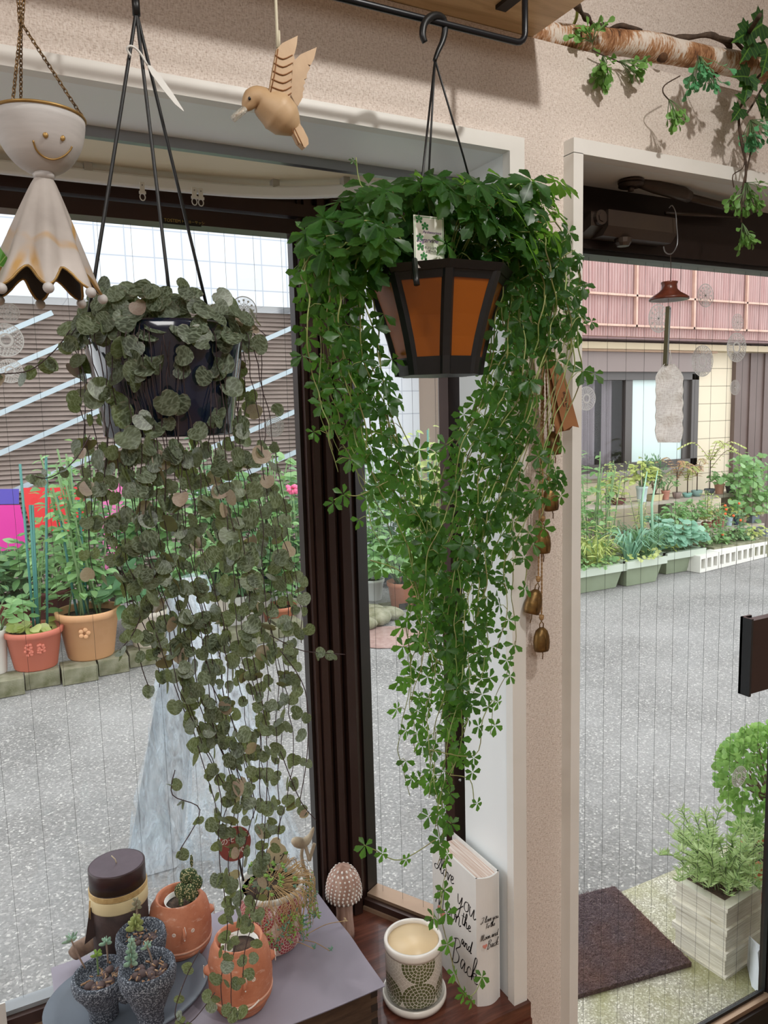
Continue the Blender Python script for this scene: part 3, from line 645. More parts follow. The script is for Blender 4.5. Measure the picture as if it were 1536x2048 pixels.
# ---- mushroom
c0 = atz(683, 1868, .4603); mx, my = c0.x+.004, c0.y-.01
t = thing('mushroom_ornament', 'carved wooden mushroom with whitewashed dimpled cap by the window corner', 'ornament', (mx, my, .4603))
WW = m_wood('weathered_pink_wood', '#8d6a5a', '#b08c7c', '#cbb0a2', 8, (9, 9, 1), .7)
m = MB(); m.lathe([(.019, .4603), (.0185, .475), (.0165, .50), (.0165, .540), (.014, .55)], (mx, my, 0), 20); m.build('stem', WW, t)
m = MB(); hh = .070; zc = .545
capp = [(0, zc-.001), (.024, zc-.001), (.0335, zc+.002), (.036, zc+.010), (.0355, zc+.024), (.0325, zc+.040), (.026, zc+.054), (.015, zc+.065), (0, zc+hh)]
m.lathe(capp, (mx, my, 0), 40); cap = m.build('cap', WW, t)
m = MB()
for row in range(9):
    a = .06+row*.155; z = zc+.006+row*.0072; 
    u = (z-zc)/hh; r = .0362*math.sqrt(max(.03, 1-max(0, u-.12)**2*1.22)) if u > .12 else .0358
    nn = max(6, int(26*r/.036))
    for k in range(nn):
        th = 2*PI*(k+.5*(row % 2))/nn; c = V(mx+r*math.cos(th), my+r*math.sin(th), z); nrm = V(math.cos(th)*.9, math.sin(th)*.9, u*1.2).normalized()
        rot = nrm.to_track_quat('Z', 'Y').to_matrix(); m.ell(c, (.0022, .0032, .0010), rot @ Matrix.Rotation(0, 3, 'Z'), 8, 4)
m.build('carved_dimples', simple('whitewash', '#e8e2dc', .8), t)

# ---- wooden box and grey sheet
SX0, SX1, SY0, SY1, SZ = .030, .512, 1.022, 1.342, .568
t = thing('wooden_box', 'dark brown box with dovetailed corners under the grey sheet', 'box', ((.03+.5)/2, 1.18, .4605))
BW = m_wood('aged_brown_wood', '#2c211a', '#4a382b', '#63503f', 5, (1.5, 9, 12), .6, .3); EG = mt('end_grain', '#2b211b', .8)
m = MB(); m.box((.04, 1.034, .4605), (.504, 1.046, SZ-.004)); m.build('front_panel', BW, t, smooth=False)
m = MB(); m.box((.04, 1.325, .4605), (.504, 1.337, SZ-.004)); m.build('back_panel', BW, t, smooth=False)
for xx in (.04, .492):
    m = MB(); m.box((xx, 1.046, .4605), (xx+.012, 1.325, SZ-.004)); m.build('side_panel', BW, t, smooth=False)
m = MB(); m.box((.05, 1.04, .556), (.495, 1.33, SZ-.004)); m.build('box_top', BW, t, smooth=False)
for k in range(4):
    z = .466+k*.0255; m = MB(); m.box((.4925, 1.0335, z), (.5045, 1.0465, z+.0125)); m.build('dovetail_joint', EG, t, smooth=False)
def sheet(u, v):
    x = SX0+(SX1-SX0)*u; y = SY0+(SY1-SY0)*v; z = SZ-.0035+.0025*math.sin(u*7+v*3)*(.3+u)*.5
    z += .006*max(0, u-.8)**1*5*math.exp(-((v-.42)/.12)**2)*.6; return V(x, y+.004*math.sin(u*5), z+.0035)
GSH = simple('grey_lilac_card', '#8b8490', .5, var='#938c98', vs=5, bump=.05, bs=20)
m = MB(); m.grid(sheet, 30, 20); m.grid(lambda u, v: sheet(u, 1-v)-V(0, 0, .0014), 30, 20)
sh = tag(m.build('grey_sheet', GSH, loc=(.27, 1.18, SZ)), 'grey lilac sheet of card lying over the wooden box', 'sheet')
def sz(x, y): return SZ+.0018

# ---- oval tray and stone planter
_q = atz(258, 1983, SZ+.015); tx, ty = _q.x, _q.y
TRAYM = simple('slate_glaze', '#565f6a', .42, var='#68717c', vs=6)
m = MB(); m.lathe([(0, SZ+.003), (.070, SZ+.003), (.100, SZ+.0055), (.1265, SZ+.0135), (.129, SZ+.017), (.1265, SZ+.0185), (.108, SZ+.0125), (.078, SZ+.0085), (.0, SZ+.0078)], (tx, ty, 0), 64, sx=1.0, sy=.80)
tag(m.build('oval_tray', TRAYM, loc=(tx, ty, SZ+.003)), 'slate grey oval tray under the three-cup stone planter', 'tray')
ZT = SZ+.0085
t = thing('stone_planter', 'dark rough stone planter of three fused cups standing on the oval tray', 'planter', (tx, ty, ZT))
def cup(c, r, h, zb, foot, name='planter_cup', lean=(0, 0)):
    m = MB(); cx, cy = c
    prof = [(foot*.8, 0), (foot, .004), (foot*1.0, h*.25), (r*.72, h*.5), (r*.98, h*.72), (r*1.04, h*.86), (r*1.0, h*.97), (r*.93, h), (r*.86, h*.98), (r*.83, h*.86), (r*.75, h*.80), (0, h*.80)]
    m.lathe(prof, (cx, cy, zb), 36); o = m.build(name, STONE, t); return o
ca = atz(214, 2032, ZT); cb = atz(308, 2052, ZT); ha = aty(198, 1945, ca.y).z-ZT; hb = aty(297, 1926, cb.y).z-ZT
cc = aty(281, 1862, cb.y+.078); hc = cc.z-ZT; ca, cb, cc = (ca.x-.004, ca.y), (cb.x-.004, cb.y), (cc.x, cc.y)
PEB = simple('brown_clay_pebbles', '#4a3b3a', .7, var='#6d5a58', vs=40, bump=.4, bs=160)
BARK = m_wood('pale_bark_chips', '#7a5640', '#b08a68', '#cbb095', 40, (1, 1, 5), .9)
for (c, r, h, fo) in ((ca, .0425, ha, .022), (cb, .0415, hb, .020), (cc, .0385, hc, .022)):
    o = cup(c, r, h, ZT, fo); zs = ZT+h*.80
    m = MB()
    for k in range(15):
        a = R.uniform(0, 2*PI); rr = r*.72*math.sqrt(R.random()); s = R.uniform(.0040, .0068)
        if c is cc: s *= .8
        m.ell((c[0]+rr*math.cos(a), c[1]+rr*math.sin(a), zs+s*.75), (s*1.2, s, s*.9), Matrix.Rotation(a, 3, 'Z'), 10, 6)
    pb = m.build('clay_pebbles', PEB, t); pb['kind'] = 'stuff'
    m = MB()
    for k in range(34):
        a = R.uniform(0, 2*PI); rr = r*.7*math.sqrt(R.random()); p = V(c[0]+rr*math.cos(a), c[1]+rr*math.sin(a), zs+R.uniform(.002, .009)); d = V(R.uniform(-1, 1), R.uniform(-1, 1), R.uniform(-.3, .5)).normalized()*R.uniform(.004, .010)
        m.tube([p, p+d], R.uniform(.0006, .0018), 5)
    m.build('bark_chips', BARK, t)['kind'] = 'stuff'
MB().tube([V(ca[0]+.03, ca[1]-.015, ZT+.055), V(cb[0]-.03, cb[1]+.012, ZT+.058)], .014, 12).tube([V(cb[0]+.004, cb[1]+.03, ZT+.062), V(cc[0], cc[1]-.03, ZT+.066)], .015, 12).tube([V(ca[0]+.02, ca[1]+.02, ZT+.055), V(cc[0]-.02, cc[1]-.02, ZT+.06)], .013, 12).build('cup_bridge', STONE, t)
SUC = [simple('frosty_succulent', '#7aa08c', .5, var='#a9c9b2', vs=60), simple('olive_succulent', '#8c9a5a', .5, var='#b6bf7e', vs=60), simple('muted_succulent', '#8c8a72', .55, var='#a8a48c', vs=60), simple('green_succulent', '#6fa04a', .5, var='#a0c060', vs=60)]
STS = simple('succulent_stem', '#8a7866', .8, var='#a08a80', vs=90)
def sleaf(m, base, d, L, wdt, th=.3):
    d = d.normalized(); rot = d.to_track_quat('Z', 'Y').to_matrix(); m.ell(base+d*(L*.5), (wdt*th, wdt, L*.55), rot, 8, 6)
def succ(name, base, top, r, n, L, wdt, mi, rosettes=1, label=None, par=None):
    g = MB(); g.tube(cat([base, (base+top)/2+V(R.uniform(-.002, .002), 0, 0), top], 3), [.0016]*7 if False else .0014, 6); 
    o = g.build('succulent_stem', STS if mi != 3 else STEMG, par); g = MB(); ax = (top-base).normalized()
    for k in range(n):
        u = k/n; a = k*2.399; e = ax.orthogonal().normalized(); f = ax.cross(e); rad = e*math.cos(a)+f*math.sin(a)
        el = .25+1.0*u; d = rad*math.cos(el)+ax*math.sin(el); q = top - ax*(r*(1-u))
        sleaf(g, q+rad*.0008, d, L*(1-.35*u), wdt*(1-.3*u))
    g.build('succulent_leaves', SUC[mi], o)
za_ = ZT+ha*.8; zb_ = ZT+hb*.8; zc_ = ZT+hc*.8
def U(px, py, c): return aty(px, py, c[1])
pl_ = [(U(170, 1936, ca), U(142, 1878, ca), .004, 7, .014, .0028, 0, ca), (U(197, 1950, ca), U(194, 1906, ca), .006, 7, .010, .0030, 3, ca), (U(216, 1925, (0, ca[1]+.015)), U(212, 1882, (0, ca[1]+.015)), .006, 9, .011, .0034, 0, ca),
       (U(262, 1935, (0, cb[1]-.01)), U(263, 1880, (0, cb[1]-.01)), .040, 30, .0105, .0045, 0, cb), (U(305, 1925, cb), U(293, 1890, cb), .006, 6, .010, .0028, 0, cb), (U(270, 1860, (0, cc[1]-.012)), U(272, 1838, (0, cc[1]-.012)), .018, 20, .0145, .0055, 1, cc), (U(276, 1840, (0, cc[1])), U(272, 1800, (0, cc[1])), .016, 16, .009, .003, 2, cc)]
for b_, t_, r_, n_, L_, w_, mi_, c_ in pl_:
    s = thing('succulent', 'x', 'succulent', b_); 
    s['label'] = ['thin silvery succulent leaning left in the left stone cup', 'small bright green succulent sprout in the left stone cup', 'silvery succulent with paddle leaves at the back of the left stone cup', 'thick pale blue-green rosette column in the front stone cup', 'tiny upright silvery sprout beside the rosette column', 'olive green rosette in the rear stone cup', 'spindly muted succulent standing above the olive rosette'][pl_.index((b_, t_, r_, n_, L_, w_, mi_, c_))]
    s['group'] = 'succulents in the stone planter'
    succ('succulent', b_, t_, r_, n_, L_, w_, mi_, par=s)

# ---- pillar candle
kx, ky = .165, 1.318
ky = 1.296; q0 = aty(233, 1726, ky); kx = q0.x; kr = .0465; kt = q0.z 
t = thing('pillar_candle', 'tall dark brown pillar candle with a cream paper band at the window', 'candle', (kx, ky, SZ))
CW = simple('dark_brown_wax', '#2c1b1b', .35, var='#3a2526', vs=30); CT = simple('brown_wax_top', '#4a3a42', .5, var='#54444c', vs=60)
CP_ = simple('scrollwork_wrap', '#241918', .7, var='#4b3834', vs=26, bump=.7, bs=40, bd=.003)
M_ = Matrix.Rotation(math.radians(0), 3, 'Y')
m = MB(); m.lathe([(kr, kt-.034), (kr, kt-.001), (kr-.001, kt)], (kx, ky, 0), 48, sy=.95); m.build('wax_body', CW, t)
m = MB(); m.lathe([(kr-.001, kt), (kr-.004, kt+.0004), (0, kt)], (kx, ky, 0), 48, sy=.95); m.build('wax_top', CT, t)
m = MB(); m.lathe([(kr, SZ+.002), (kr, kt-.032)], (kx, ky, 0), 48, sy=.95); m.build('patterned_wrap', CP_, t)
m = MB(); m.lathe([(kr+.0008, kt-.068), (kr+.0014, kt-.066), (kr+.0014, kt-.047), (kr+.0008, kt-.046)], (kx, ky, 0), 48, sy=.95); m.build('paper_band', simple('cream_paper', '#d8c79c', .5), t)
m = MB()
for z in (kt-.045, kt-.0425, kt-.040, kt-.0375): m.lathe([(kr+.001, z), (kr+.0018, z+.001), (kr+.001, z+.002)], (kx, ky, 0), 48, sy=.95)
m.build('raffia_ties', simple('raffia', '#cdb07a', .6, var='#b0905a', vs=120), t)
MB().tube([V(kx, ky, kt), V(kx-.002, ky, kt+.008), V(kx-.007, ky+.001, kt+.015)], .0010, 6).build('wick', mt('cotton', '#ddd0b4', .9), t)
a = V(kx-kr-.002, ky-.012, kt-.058)
MB().prism([a+V(0, 0, .0), a+V(-.013, -.002, -.062), a+V(.006, -.002, -.052), a+V(.006, 0, -.005)], V(0, .001, 0)).build('hang_tag', mt('dark_card', '#3b2b28', .7), t, smooth=False)
MB().tube([a+V(0, -.001, .012), a+V(-.003, -.002, -.016)], .0006, 5).tube([a+V(0.001, -.001, .012), a+V(-.001, -.002, -.020)], .0006, 5).build('raffia_tail', mt('raffia2', '#c9a56a', .7), t)
# driftwood piece left of the candle
q = aty(168, 1900, 1.325)
m = MB(); m.tube([q+V(-.018, 0, -.003), q+V(-.01, 0, .004), q+V(.012, .002, .008), q+V(.03, .004, .006)], [.011, .014, .014, .012], 12)
tag(m.build('driftwood', m_wood('driftwood', '#5a463c', '#8f7766', '#b5a08e', 20, (1, 1, 1), .9, .5), loc=(q.x, q.y, q.z-.014)), 'short piece of driftwood beside the foot of the brown candle', 'driftwood')
# white card bottom left
a = aty(0, 2008, 1.25); b = aty(20, 2060, 1.25)
m = MB(); m.box((a.x-.03, 1.249, .4608), (b.x-.003, 1.2515, a.z)); tag(m.build('white_card', WHITEP, loc=(a.x, 1.25, .4608), smooth=False), 'white card standing at the left end of the sill', 'card')

# ---- terracotta face pots
def face_pot(name, label, c, r, h, ang, rim_r, ear=False, smile=False):
    t = thing(name, label, 'plant pot', (c[0], c[1], SZ+.002)); z0 = SZ+.002; X_ = (c[0], c[1], 0)
    m = MB(); m.lathe([(r*.62, z0), (r*.80, z0+.001), (r*.86, z0+h*.06), (r*.90, z0+h*.13), (r*.97, z0+h*.15), (r*1.0, z0+h*.20), (r*.985, z0+h*.26), (r*1.0, z0+h*.30), (r*1.02, z0+h*.45), (r*1.0, z0+h*.65), (r*.92, z0+h*.84), (rim_r*1.05, z0+h*.94), (rim_r, z0+h), (rim_r*.93, z0+h*1.0), (rim_r*.87, z0+h*.95), (rim_r*.95, z0+h*.7), (0, z0+h*.68)], X_, 48)
    m.build('pot_body', TERRA, t)
    m = MB(); m.lathe([(r*1.0, z0+h*.235), (r*1.02, z0+h*.255), (r*1.0, z0+h*.275)], X_, 48); m.lathe([(r*.93, z0+h*.125), (r*.945, z0+h*.14), (r*.93, z0+h*.155)], X_, 48); m.build('painted_groove', mt('dusty_white', '#d9b5a2', .8, var='#c98668', vs=50), t)
    def S(da, zf, off=.0):
        a = ang+da; rr = (r*(1.02 if zf < .6 else 1.0-(zf-.6)*.32))+off; return V(c[0]+rr*math.cos(a), c[1]+rr*math.sin(a), z0+h*zf)
    FW_ = mt('white_slip', '#e9ddd2', .8)
    for s in (-1, 1):
        p = S(s*.30, .62, .0006); n = V(math.cos(ang+s*.3), math.sin(ang+s*.3), 0); e = n.cross(V(0, 0, 1))
        MB().tube([p+(e*math.cos(k*PI/6)+V(0, 0, 1)*math.sin(k*PI/6))*.0026 for k in range(13)], .0008, 6).ell(p, .0011, seg=8).build('eye', FW_, t)
    pts = [S(0, .71, .001), S(.015, .64, .004), S(0, .57, .005), S(0, .545, .003)]
    MB().tube(pts, [.0012, .0024, .0034, .0012], 8).build('nose', TERRA, t)
    MB().tube([S(.045, .72, .0006), S(.075, .62, .0006), S(.05, .55, .0006)], .0007, 5).ell(S(.02, .50, .0006), .0013, seg=8).build('nose_outline', FW_, t)
    for s in (-1, 1):
        p = S(s*1.5, .62, -.004); n = V(math.cos(ang+s*1.5), math.sin(ang+s*1.5), 0)
        rot = (n+V(0, 0, .1)).to_track_quat('Z', 'Y').to_matrix(); MB().ell(p, (.012, .007, .012), rot, 14, 8).build('ear', TERRA, t)
        MB().tube([p+n*.0105+V(0, 0, math.sin(k/8*PI-PI/2)*.010)+n.cross(V(0, 0, 1))*math.cos(k/8*PI-PI/2)*.004 for k in range(9)], .0009, 6).build('ear_outline', FW_, t)
    if smile:
        MB().tube([S(-.42+.84*k/10, .30-.07*math.sin(PI*k/10), .002) for k in range(11)], .0014, 6).build('mouth', FW_, t)
    return t, z0
def camang(c): return math.atan2(-c[1], -c[0])
p1c = (.283, 1.232); q = atz(364, 1898, SZ); p1c = (q.x, q.y)
t, z0 = face_pot('face_pot', 'terracotta face pot holding a small cactus beside the brown candle', p1c, .053, aty(362, 1788, p1c[1]).z-SZ-.002, camang(p1c)+.08, .039)
ZI = z0+(aty(362, 1788, p1c[1]).z-SZ)*.70
m = MB(); m.lathe([(.024, ZI), (.0265, ZI+.016), (.028, ZI+.0205), (.0265, ZI+.0205), (.025, ZI+.012)], (p1c[0]+.003, p1c[1], 0), 32); tag(m.build('inner_pot', WHITEP, loc=(p1c[0], p1c[1], ZI)), 'white plastic pot inside the cactus face pot', 'plant pot')
m = MB(); m.lathe([(.0255, ZI+.012), (.012, ZI+.014), (0, ZI+.014)], (p1c[0]+.003, p1c[1], 0), 20); tag(m.build('pot_soil', SOIL, loc=(p1c[0], p1c[1], ZI+.012)), 'dark soil in the white inner pot around the cactus', 'soil')
CACT = NT('spotted_cactus'); v = CACT.coord('Object'); vo = CACT.voro(v, 330); CACT.base(CACT.mix(CACT.ramp(vo, [(.28, 1.0), (.42, 0.0)]), hexc('#3d5230'), hexc('#cfc79a')), .8); CACT = CACT.mat
t = thing('cactus', 'small spotted bunny-ear cactus in the terracotta face pot', 'cactus', (p1c[0], p1c[1], ZI+.012))
for (px, py, rx, rz, dy) in ((363, 1782, .0125, .0155, 0), (377, 1752, .016, .014, .004), (394, 1765, .010, .014, -.006), (380, 1785, .011, .017, -.010), (368, 1750, .0075, .011, .004), (383, 1722, .0030, .0125, .004), (362, 1803, .0045, .008, -.016), (388, 1790, .008, .012, -.004)):
    q = aty(px, py, p1c[1]+dy); m = MB(); m.ell(q, (rx, rx*.62, rz), Matrix.Rotation(R.uniform(-.4, .4), 3, 'Z'), 16, 10); m.build('cactus_pad', CACT, t)
q = atz(484, 2004, SZ); p2c = (q.x, q.y)
t, z0 = face_pot('face_pot', 'terracotta face pot under the hanging vine tips at the front of the sheet', p2c, .050, aty(480, 1872, p2c[1]).z-SZ-.002, camang(p2c)+.1, .038, smile=True)
ZI2 = z0+(aty(480, 1872, p2c[1]).z-SZ)*.70; q = V(p2c[0], p2c[1], 0)
m = MB(); m.lathe([(.026, ZI2), (.0285, ZI2+.018), (.030, ZI2+.0215), (.0285, ZI2+.0215), (.027, ZI2+.013), (0, ZI2+.013)], (q.x+.002, q.y, 0), 32); tag(m.build('inner_pot', WHITEP, loc=(q.x, q.y, ZI2)), 'white plastic pot inside the front face pot', 'plant pot')
m = MB(); m.lathe([(.027, ZI2+.0135), (.012, ZI2+.016), (0, ZI2+.016)], (q.x+.002, q.y, 0), 20); tag(m.build('pot_soil', SOIL, loc=(q.x, q.y, ZI2+.0135)), 'dark soil in the white inner pot of the front face pot', 'soil')
a = q+V(-.018, -.006, ZI2+.004); m = MB(); m.box((a.x-.007, a.y, a.z-.002), (a.x+.007, a.y+.0008, a.z+.042), rot=Matrix.Rotation(.12, 3, 'Y')); tag(m.build('plant_label', WHITEP, loc=(a.x, a.y, a.z), smooth=False), 'plain white label stuck in the front face pot', 'label')

# ---- red mosaic pot with trailing sedum
q = atz(546, 1880, SZ); rc = (q.x, q.y); RR = .056; RH = (aty(532, 1768, rc[1]).z-SZ)/1.05
t = thing('mosaic_pot', 'red and white mosaic pot spilling sedum behind the front face pot', 'plant pot', (rc[0], rc[1], SZ+.002)); z0 = SZ+.002
MOSR = m_mosaic('red_mosaic', '#a8434a', '#d9bdb2', '#ead9ce', 7, 19, 5, True)
m = MB(); m.lathe([(RR*.85, z0), (RR*.9, z0+.004), (RR*.92, z0+.012), (RR, z0+RH*.95)], (rc[0], rc[1], 0), 40); m.build('pot_wall', MOSR, t)
m = MB(); m.lathe([(RR, z0+RH*.95), (RR*1.04, z0+RH*.97), (RR*1.05, z0+RH*1.04), (RR*1.0, z0+RH*1.06), (RR*.93, z0+RH*1.04), (RR*.9, z0+RH*.92), (0, z0+RH*.92)], (rc[0], rc[1], 0), 40); m.build('rim', WHITEP, t)
s = thing('trailing_sedum', 'mixed sedum with dry orange stems spilling from the red mosaic pot', 'succulent', (rc[0], rc[1], z0+RH*.92))
m = MB(); m.lathe([(RR*.9, z0+RH*.93), (RR*.5, z0+RH*1.0), (0, z0+RH*1.02)], (rc[0], rc[1], 0), 24); m.build('soil', SOIL, s)
DRY = simple('dry_orange_stem', '#a88a62', .8, var='#c9a878', vs=60); ms = MB(); mg = MB(); mb2 = MB(); mr = MB()
zt = z0+RH*1.04
for k in range(150):
    a = R.uniform(-2.3, .9) if k > 40 else R.uniform(0, 6.28); r0 = RR*R.uniform(.2, .85); L = R.uniform(.02, .085)
    st_ = V(rc[0]+r0*math.cos(a), rc[1]+r0*math.sin(a), zt); o = V(math.cos(a), math.sin(a), 0); a2 = a+R.uniform(-.5, .5); o2 = V(math.cos(a2), math.sin(a2), 0)
    rr = RR*1.08+R.uniform(0, .016); e0 = V(rc[0], rc[1], 0)+o*rr+V(0, 0, zt+R.uniform(-.004, .008)); e1 = V(rc[0], rc[1], 0)+o2*(rr+R.uniform(-.0, .01))+V(0, 0, max(z0+.006, zt-L))
    if k < 40: e0 = st_+V(R.uniform(-.02, .02), R.uniform(-.02, .02), R.uniform(.004, .016)); e1 = e0+V(R.uniform(-.01, .01), R.uniform(-.01, .01), R.uniform(0, .006))
    P = cat([st_, e0, (e0+e1)/2+o*.004, e1], 4); ms.tube(P, .00055, 4)
    if R.random() < .9:
        g = [mg, mb2, mg][R.randrange(3)]; n = R.randint(7, 13)
        for j in range(n):
            d = V(R.uniform(-1, 1), R.uniform(-1, 1), R.uniform(-.5, 1)); sleaf(g, P[-1-(j % 3)]+V(0, 0, .001), d, R.uniform(.0032, .0055), R.uniform(.0009, .0016), .7)
for (px, py, ex, ey) in ((655, 1868, 690, 1842), (640, 1880, 660, 1902), (610, 1885, 628, 1898)):
    a = atz(px-40, py, SZ+.006); b = atz(ex, ey, SZ+.010); ms.tube(cat([a, (a+b)/2+V(0, 0, .006), b], 4), .0007, 5)
    for j in range(9): sleaf(mb2 if ey > 1850 else mr, b+V(R.uniform(-.003, .003), R.uniform(-.003, .003), R.uniform(-.001, .005)), V(R.uniform(-1, 1), R.uniform(-1, 1), R.uniform(0, 1)), .005, .0012, .7)
ms.build('dry_stems', DRY, s)['kind'] = 'stuff'; mg.build('green_tufts', SUC[3], s)['kind'] = 'stuff'; mb2.build('blue_tufts', simple('blue_green_sedum', '#5f8a78', .6, var='#7fae90', vs=90), s)['kind'] = 'stuff'; mr.build('dry_flower_head', simple('dry_flower', '#c9b08c', .8), s)
# price sign and bear-shaped card in the red pot
q = aty(470, 1688, rc[1]+.03)
t = thing('price_sign', 'round red price sign with white handwriting standing in the red mosaic pot', 'sign', (q.x, q.y, q.z-.05))
m = MB(); m.prism([q+V(.032*math.cos(a)*.92, 0, .032*math.sin(a)) for a in [k*2*PI/32 for k in range(32)]], V(0, .002, 0)); m.build('sign_disc', mt('red_brown_card', '#8f4a45', .6), t, smooth=False)
MB().tube([q+V(.006, .003, -.03), q+V(.012, .002, -.075)], .002, 6).build('sign_stick', mt('dark_stick', '#2a2422', .7), t)
text_mesh('のぞみん', .0135, frame_M(q+V(-.025, -.0003, .004), (1, 0, .08), (0, 0, 1)), WHITEP, 'sign_lettering', t)
text_mesh('¥290', .0145, frame_M(q+V(-.012, -.0003, -.021), (1, 0, .08), (0, 0, 1)), WHITEP, 'sign_lettering', t)
q = aty(552, 1712, rc[1]+.045)
t = thing('plant_card', 'cream bottle-shaped card printed with dark branches behind the sedum', 'card', (q.x, q.y, q.z-.03))
pr = [(-.020, -.03), (.020, -.03), (.023, 0), (.018, .014), (.010, .022), (.010, .030), (.004, .036), (-.004, .036), (-.010, .030), (-.010, .022), (-.018, .014), (-.023, 0)]
MB().prism([q+V(a, 0, b) for a, b in pr], V(0, .0015, 0)).build('card_body', mt('cream_card', '#cfc2a4', .7), t, smooth=False)
m = MB()
for k in range(16):
    a = q+V(R.uniform(-.018, .015), -.0006, R.uniform(-.024, .0)); m.tube([a, a+V(R.uniform(-.006, .008), 0, R.uniform(0, .008))], .0008, 4)
m.build('printed_branches', INK, t)
# bird figure
q = aty(606, 1690, 1.315)
t = thing('bird_figure', 'small carved pale driftwood bird standing behind the red mosaic pot', 'figurine', (q.x, q.y, q.z-.045))
DW = m_wood('pale_driftwood', '#8a7a66', '#b5a68e', '#d0c4b0', 22, (1, 1, 1), .85, .4)
MB().tube(cat([q+V(-.024, 0, .014), q+V(-.016, 0, .012), q+V(0, 0, .004), q+V(.014, 0, .012), q+V(.024, 0, .030)], 4), [.001, .004, .006, .0075, .009, .010, .0105, .0105, .010, .009, .0085, .0075, .006, .005, .004, .003, .0015][:17], 10).build('bird_body', DW, t)
MB().tube(cat([q+V(.001, 0, .002), q+V(-.004, 0, -.02), q+V(0, 0, -.048)], 3), .0035, 8).build('leg', DW, t)
MB().tube(cat([q+V(.004, 0, .002), q+V(.008, 0, -.018), q+V(.012, 0, -.036)], 3), .0036, 8).tube(cat([q+V(.012, 0, -.036), q+V(.018, 0, -.02), q+V(.024, 0, -.004)], 3), .0036, 8).build('leg', DW, t)
# ================================================================ HANGING THINGS
# ---- smiling bowl-headed lantern figure
dy = .72
hc_ = aty(82, 285, dy); rb = abs(aty(178, 270, dy).x-hc_.x)*.93
top = aty(42, -40, dy)
t = thing('hanging_figure', 'hanging ghost figure with a smiling white bowl head and draped metal robe', 'hanging planter', (hc_.x, dy, hc_.z-.12))
WWM = simple('whitewashed_metal', '#b0adab', .6, var='#cfccca', vs=18, stretch=(.5, .5, 4), bump=.15, bs=60)
GOLDM = simple('antique_gold', '#8f6f3c', .45, .6, var='#b0905a', vs=50)
zr_ = aty(85, 238, dy).z; zb_b = aty(85, 352, dy).z; H_ = zr_-zb_b
m = MB(); prof = [(rb*math.sin(a), zr_-H_*math.cos(a)) for a in [k*PI/2/12 for k in range(13)]]; prof += [(rb*.97, zr_), (rb*.9, zr_-H_*.3), (rb*.5, zr_-H_*.8), (0, zr_-H_*.92)]
m.lathe(prof, (hc_.x, dy, 0), 48); m.build('bowl_head', WWM, t)
MB().tube([V(hc_.x+rb*math.cos(a), dy+rb*math.sin(a), zr_+.0005) for a in [k*2*PI/48 for k in range(49)]], .0013, 8).build('gold_rim', GOLDM, t)
def onb(px, py, off=.0006):    # point on the bowl surface under a pixel
    d = ray(px, py).normalized(); o = CP-V(hc_.x, dy, zr_); S = V(1/rb, 1/rb, 1/H_); D = V(d.x*S.x, d.y*S.y, d.z*S.z); O = V(o.x*S.x, o.y*S.y, o.z*S.z)
    a = D.dot(D); b = 2*D.dot(O); c = O.dot(O)-1; disc = max(0, b*b-4*a*c); k = (-b-math.sqrt(disc))/(2*a); return CP+d*(k-off)
MB().tube(cat([onb(*q) for q in ((66, 281), (73, 300), (88, 314), (107, 319), (126, 313), (139, 302), (144, 293))], 4), .0008, 6).build('smile', GOLDM, t)
for px, py in ((91, 270), (125, 276)): MB().ell(onb(px, py, 0), (.0022, .0012, .0024), seg=10).build('eye', GOLDM, t)
# robe
ztn = aty(82, 352, dy).z; zbr = aty(95, 585, dy+.0).z; bc = V(aty(88, 590, dy).x, dy, 0)
rt_ = abs(aty(107, 400, dy).x-aty(50, 400, dy).x)*.5*.75; rbm = abs(aty(190, 590, dy).x-aty(88, 590, dy).x)
NF = 8
def robe(u, v, s=1.0):
    a = 2*PI*u+.35; k = v; fold = math.cos(a*NF)
    r = (rt_*.75+(rbm-rt_*.75)*(k**.85))*(1+.15*fold*abs(fold)**.3*k)*s; z = ztn+(zbr-ztn)*k + (.016*k*k*(.5-.5*math.cos(a*NF)) if v > .75 else 0)*max(0, (v-.75)*4)
    return V(hc_.x+(bc.x-hc_.x)*k+r*math.cos(a), dy+r*math.sin(a), z)
ROBE = NT('cracked_robe'); v_ = ROBE.coord('Object'); e_ = ROBE.n('TexVoronoi'); e_.feature = 'DISTANCE_TO_EDGE'; ROBE.l(v_, e_.inputs['Vector']); e_.inputs['Scale'].default_value = 15
nz_ = ROBE.noise(v_, 12, 4); crack = ROBE.math('MULTIPLY', ROBE.ramp(e_.outputs[0], [(.02, 1.0), (.06, 0.0)]), ROBE.ramp(nz_, [(.42, 0.0), (.55, 1.0)]))
ROBE.base(ROBE.mix(crack, ROBE.ramp(nz_, [(.35, '#9e9690'), (.65, '#c2bab4')]), hexc('#b58f56')), .75); ROBE.bump(ROBE.noise(v_, 60, 4), .25, .001)
m = MB(); m.grid(lambda u, v: robe(u, v), 96, 16); m.grid(lambda u, v: robe(1-u, v, .96), 96, 16, 1); rb_o = m.build('robe', [ROBE.mat, mt('dark_inside', '#33302f', .7)], t)
MB().tube([robe(k/96, 1, .985)+V(0, 0, -.0003) for k in range(97)], .0012, 6).build('robe_hem', GOLDM, rb_o)
for k in range(NF):
    a = (2*PI*k/NF-.35)/(2*PI); MB().ell(robe(a, 1)+V(0, 0, -.0035), .0044, seg=12, rings=8).build('hem_bead', WWM, rb_o)
MB().ell(V(hc_.x, dy-.002, ztn), (.009, .009, .005)).build('neck', WWM, t)
CHM = simple('brass_chain', '#5a4630', .45, .7, var='#8a6c45', vs=80)
kn = aty(42, 45, dy)
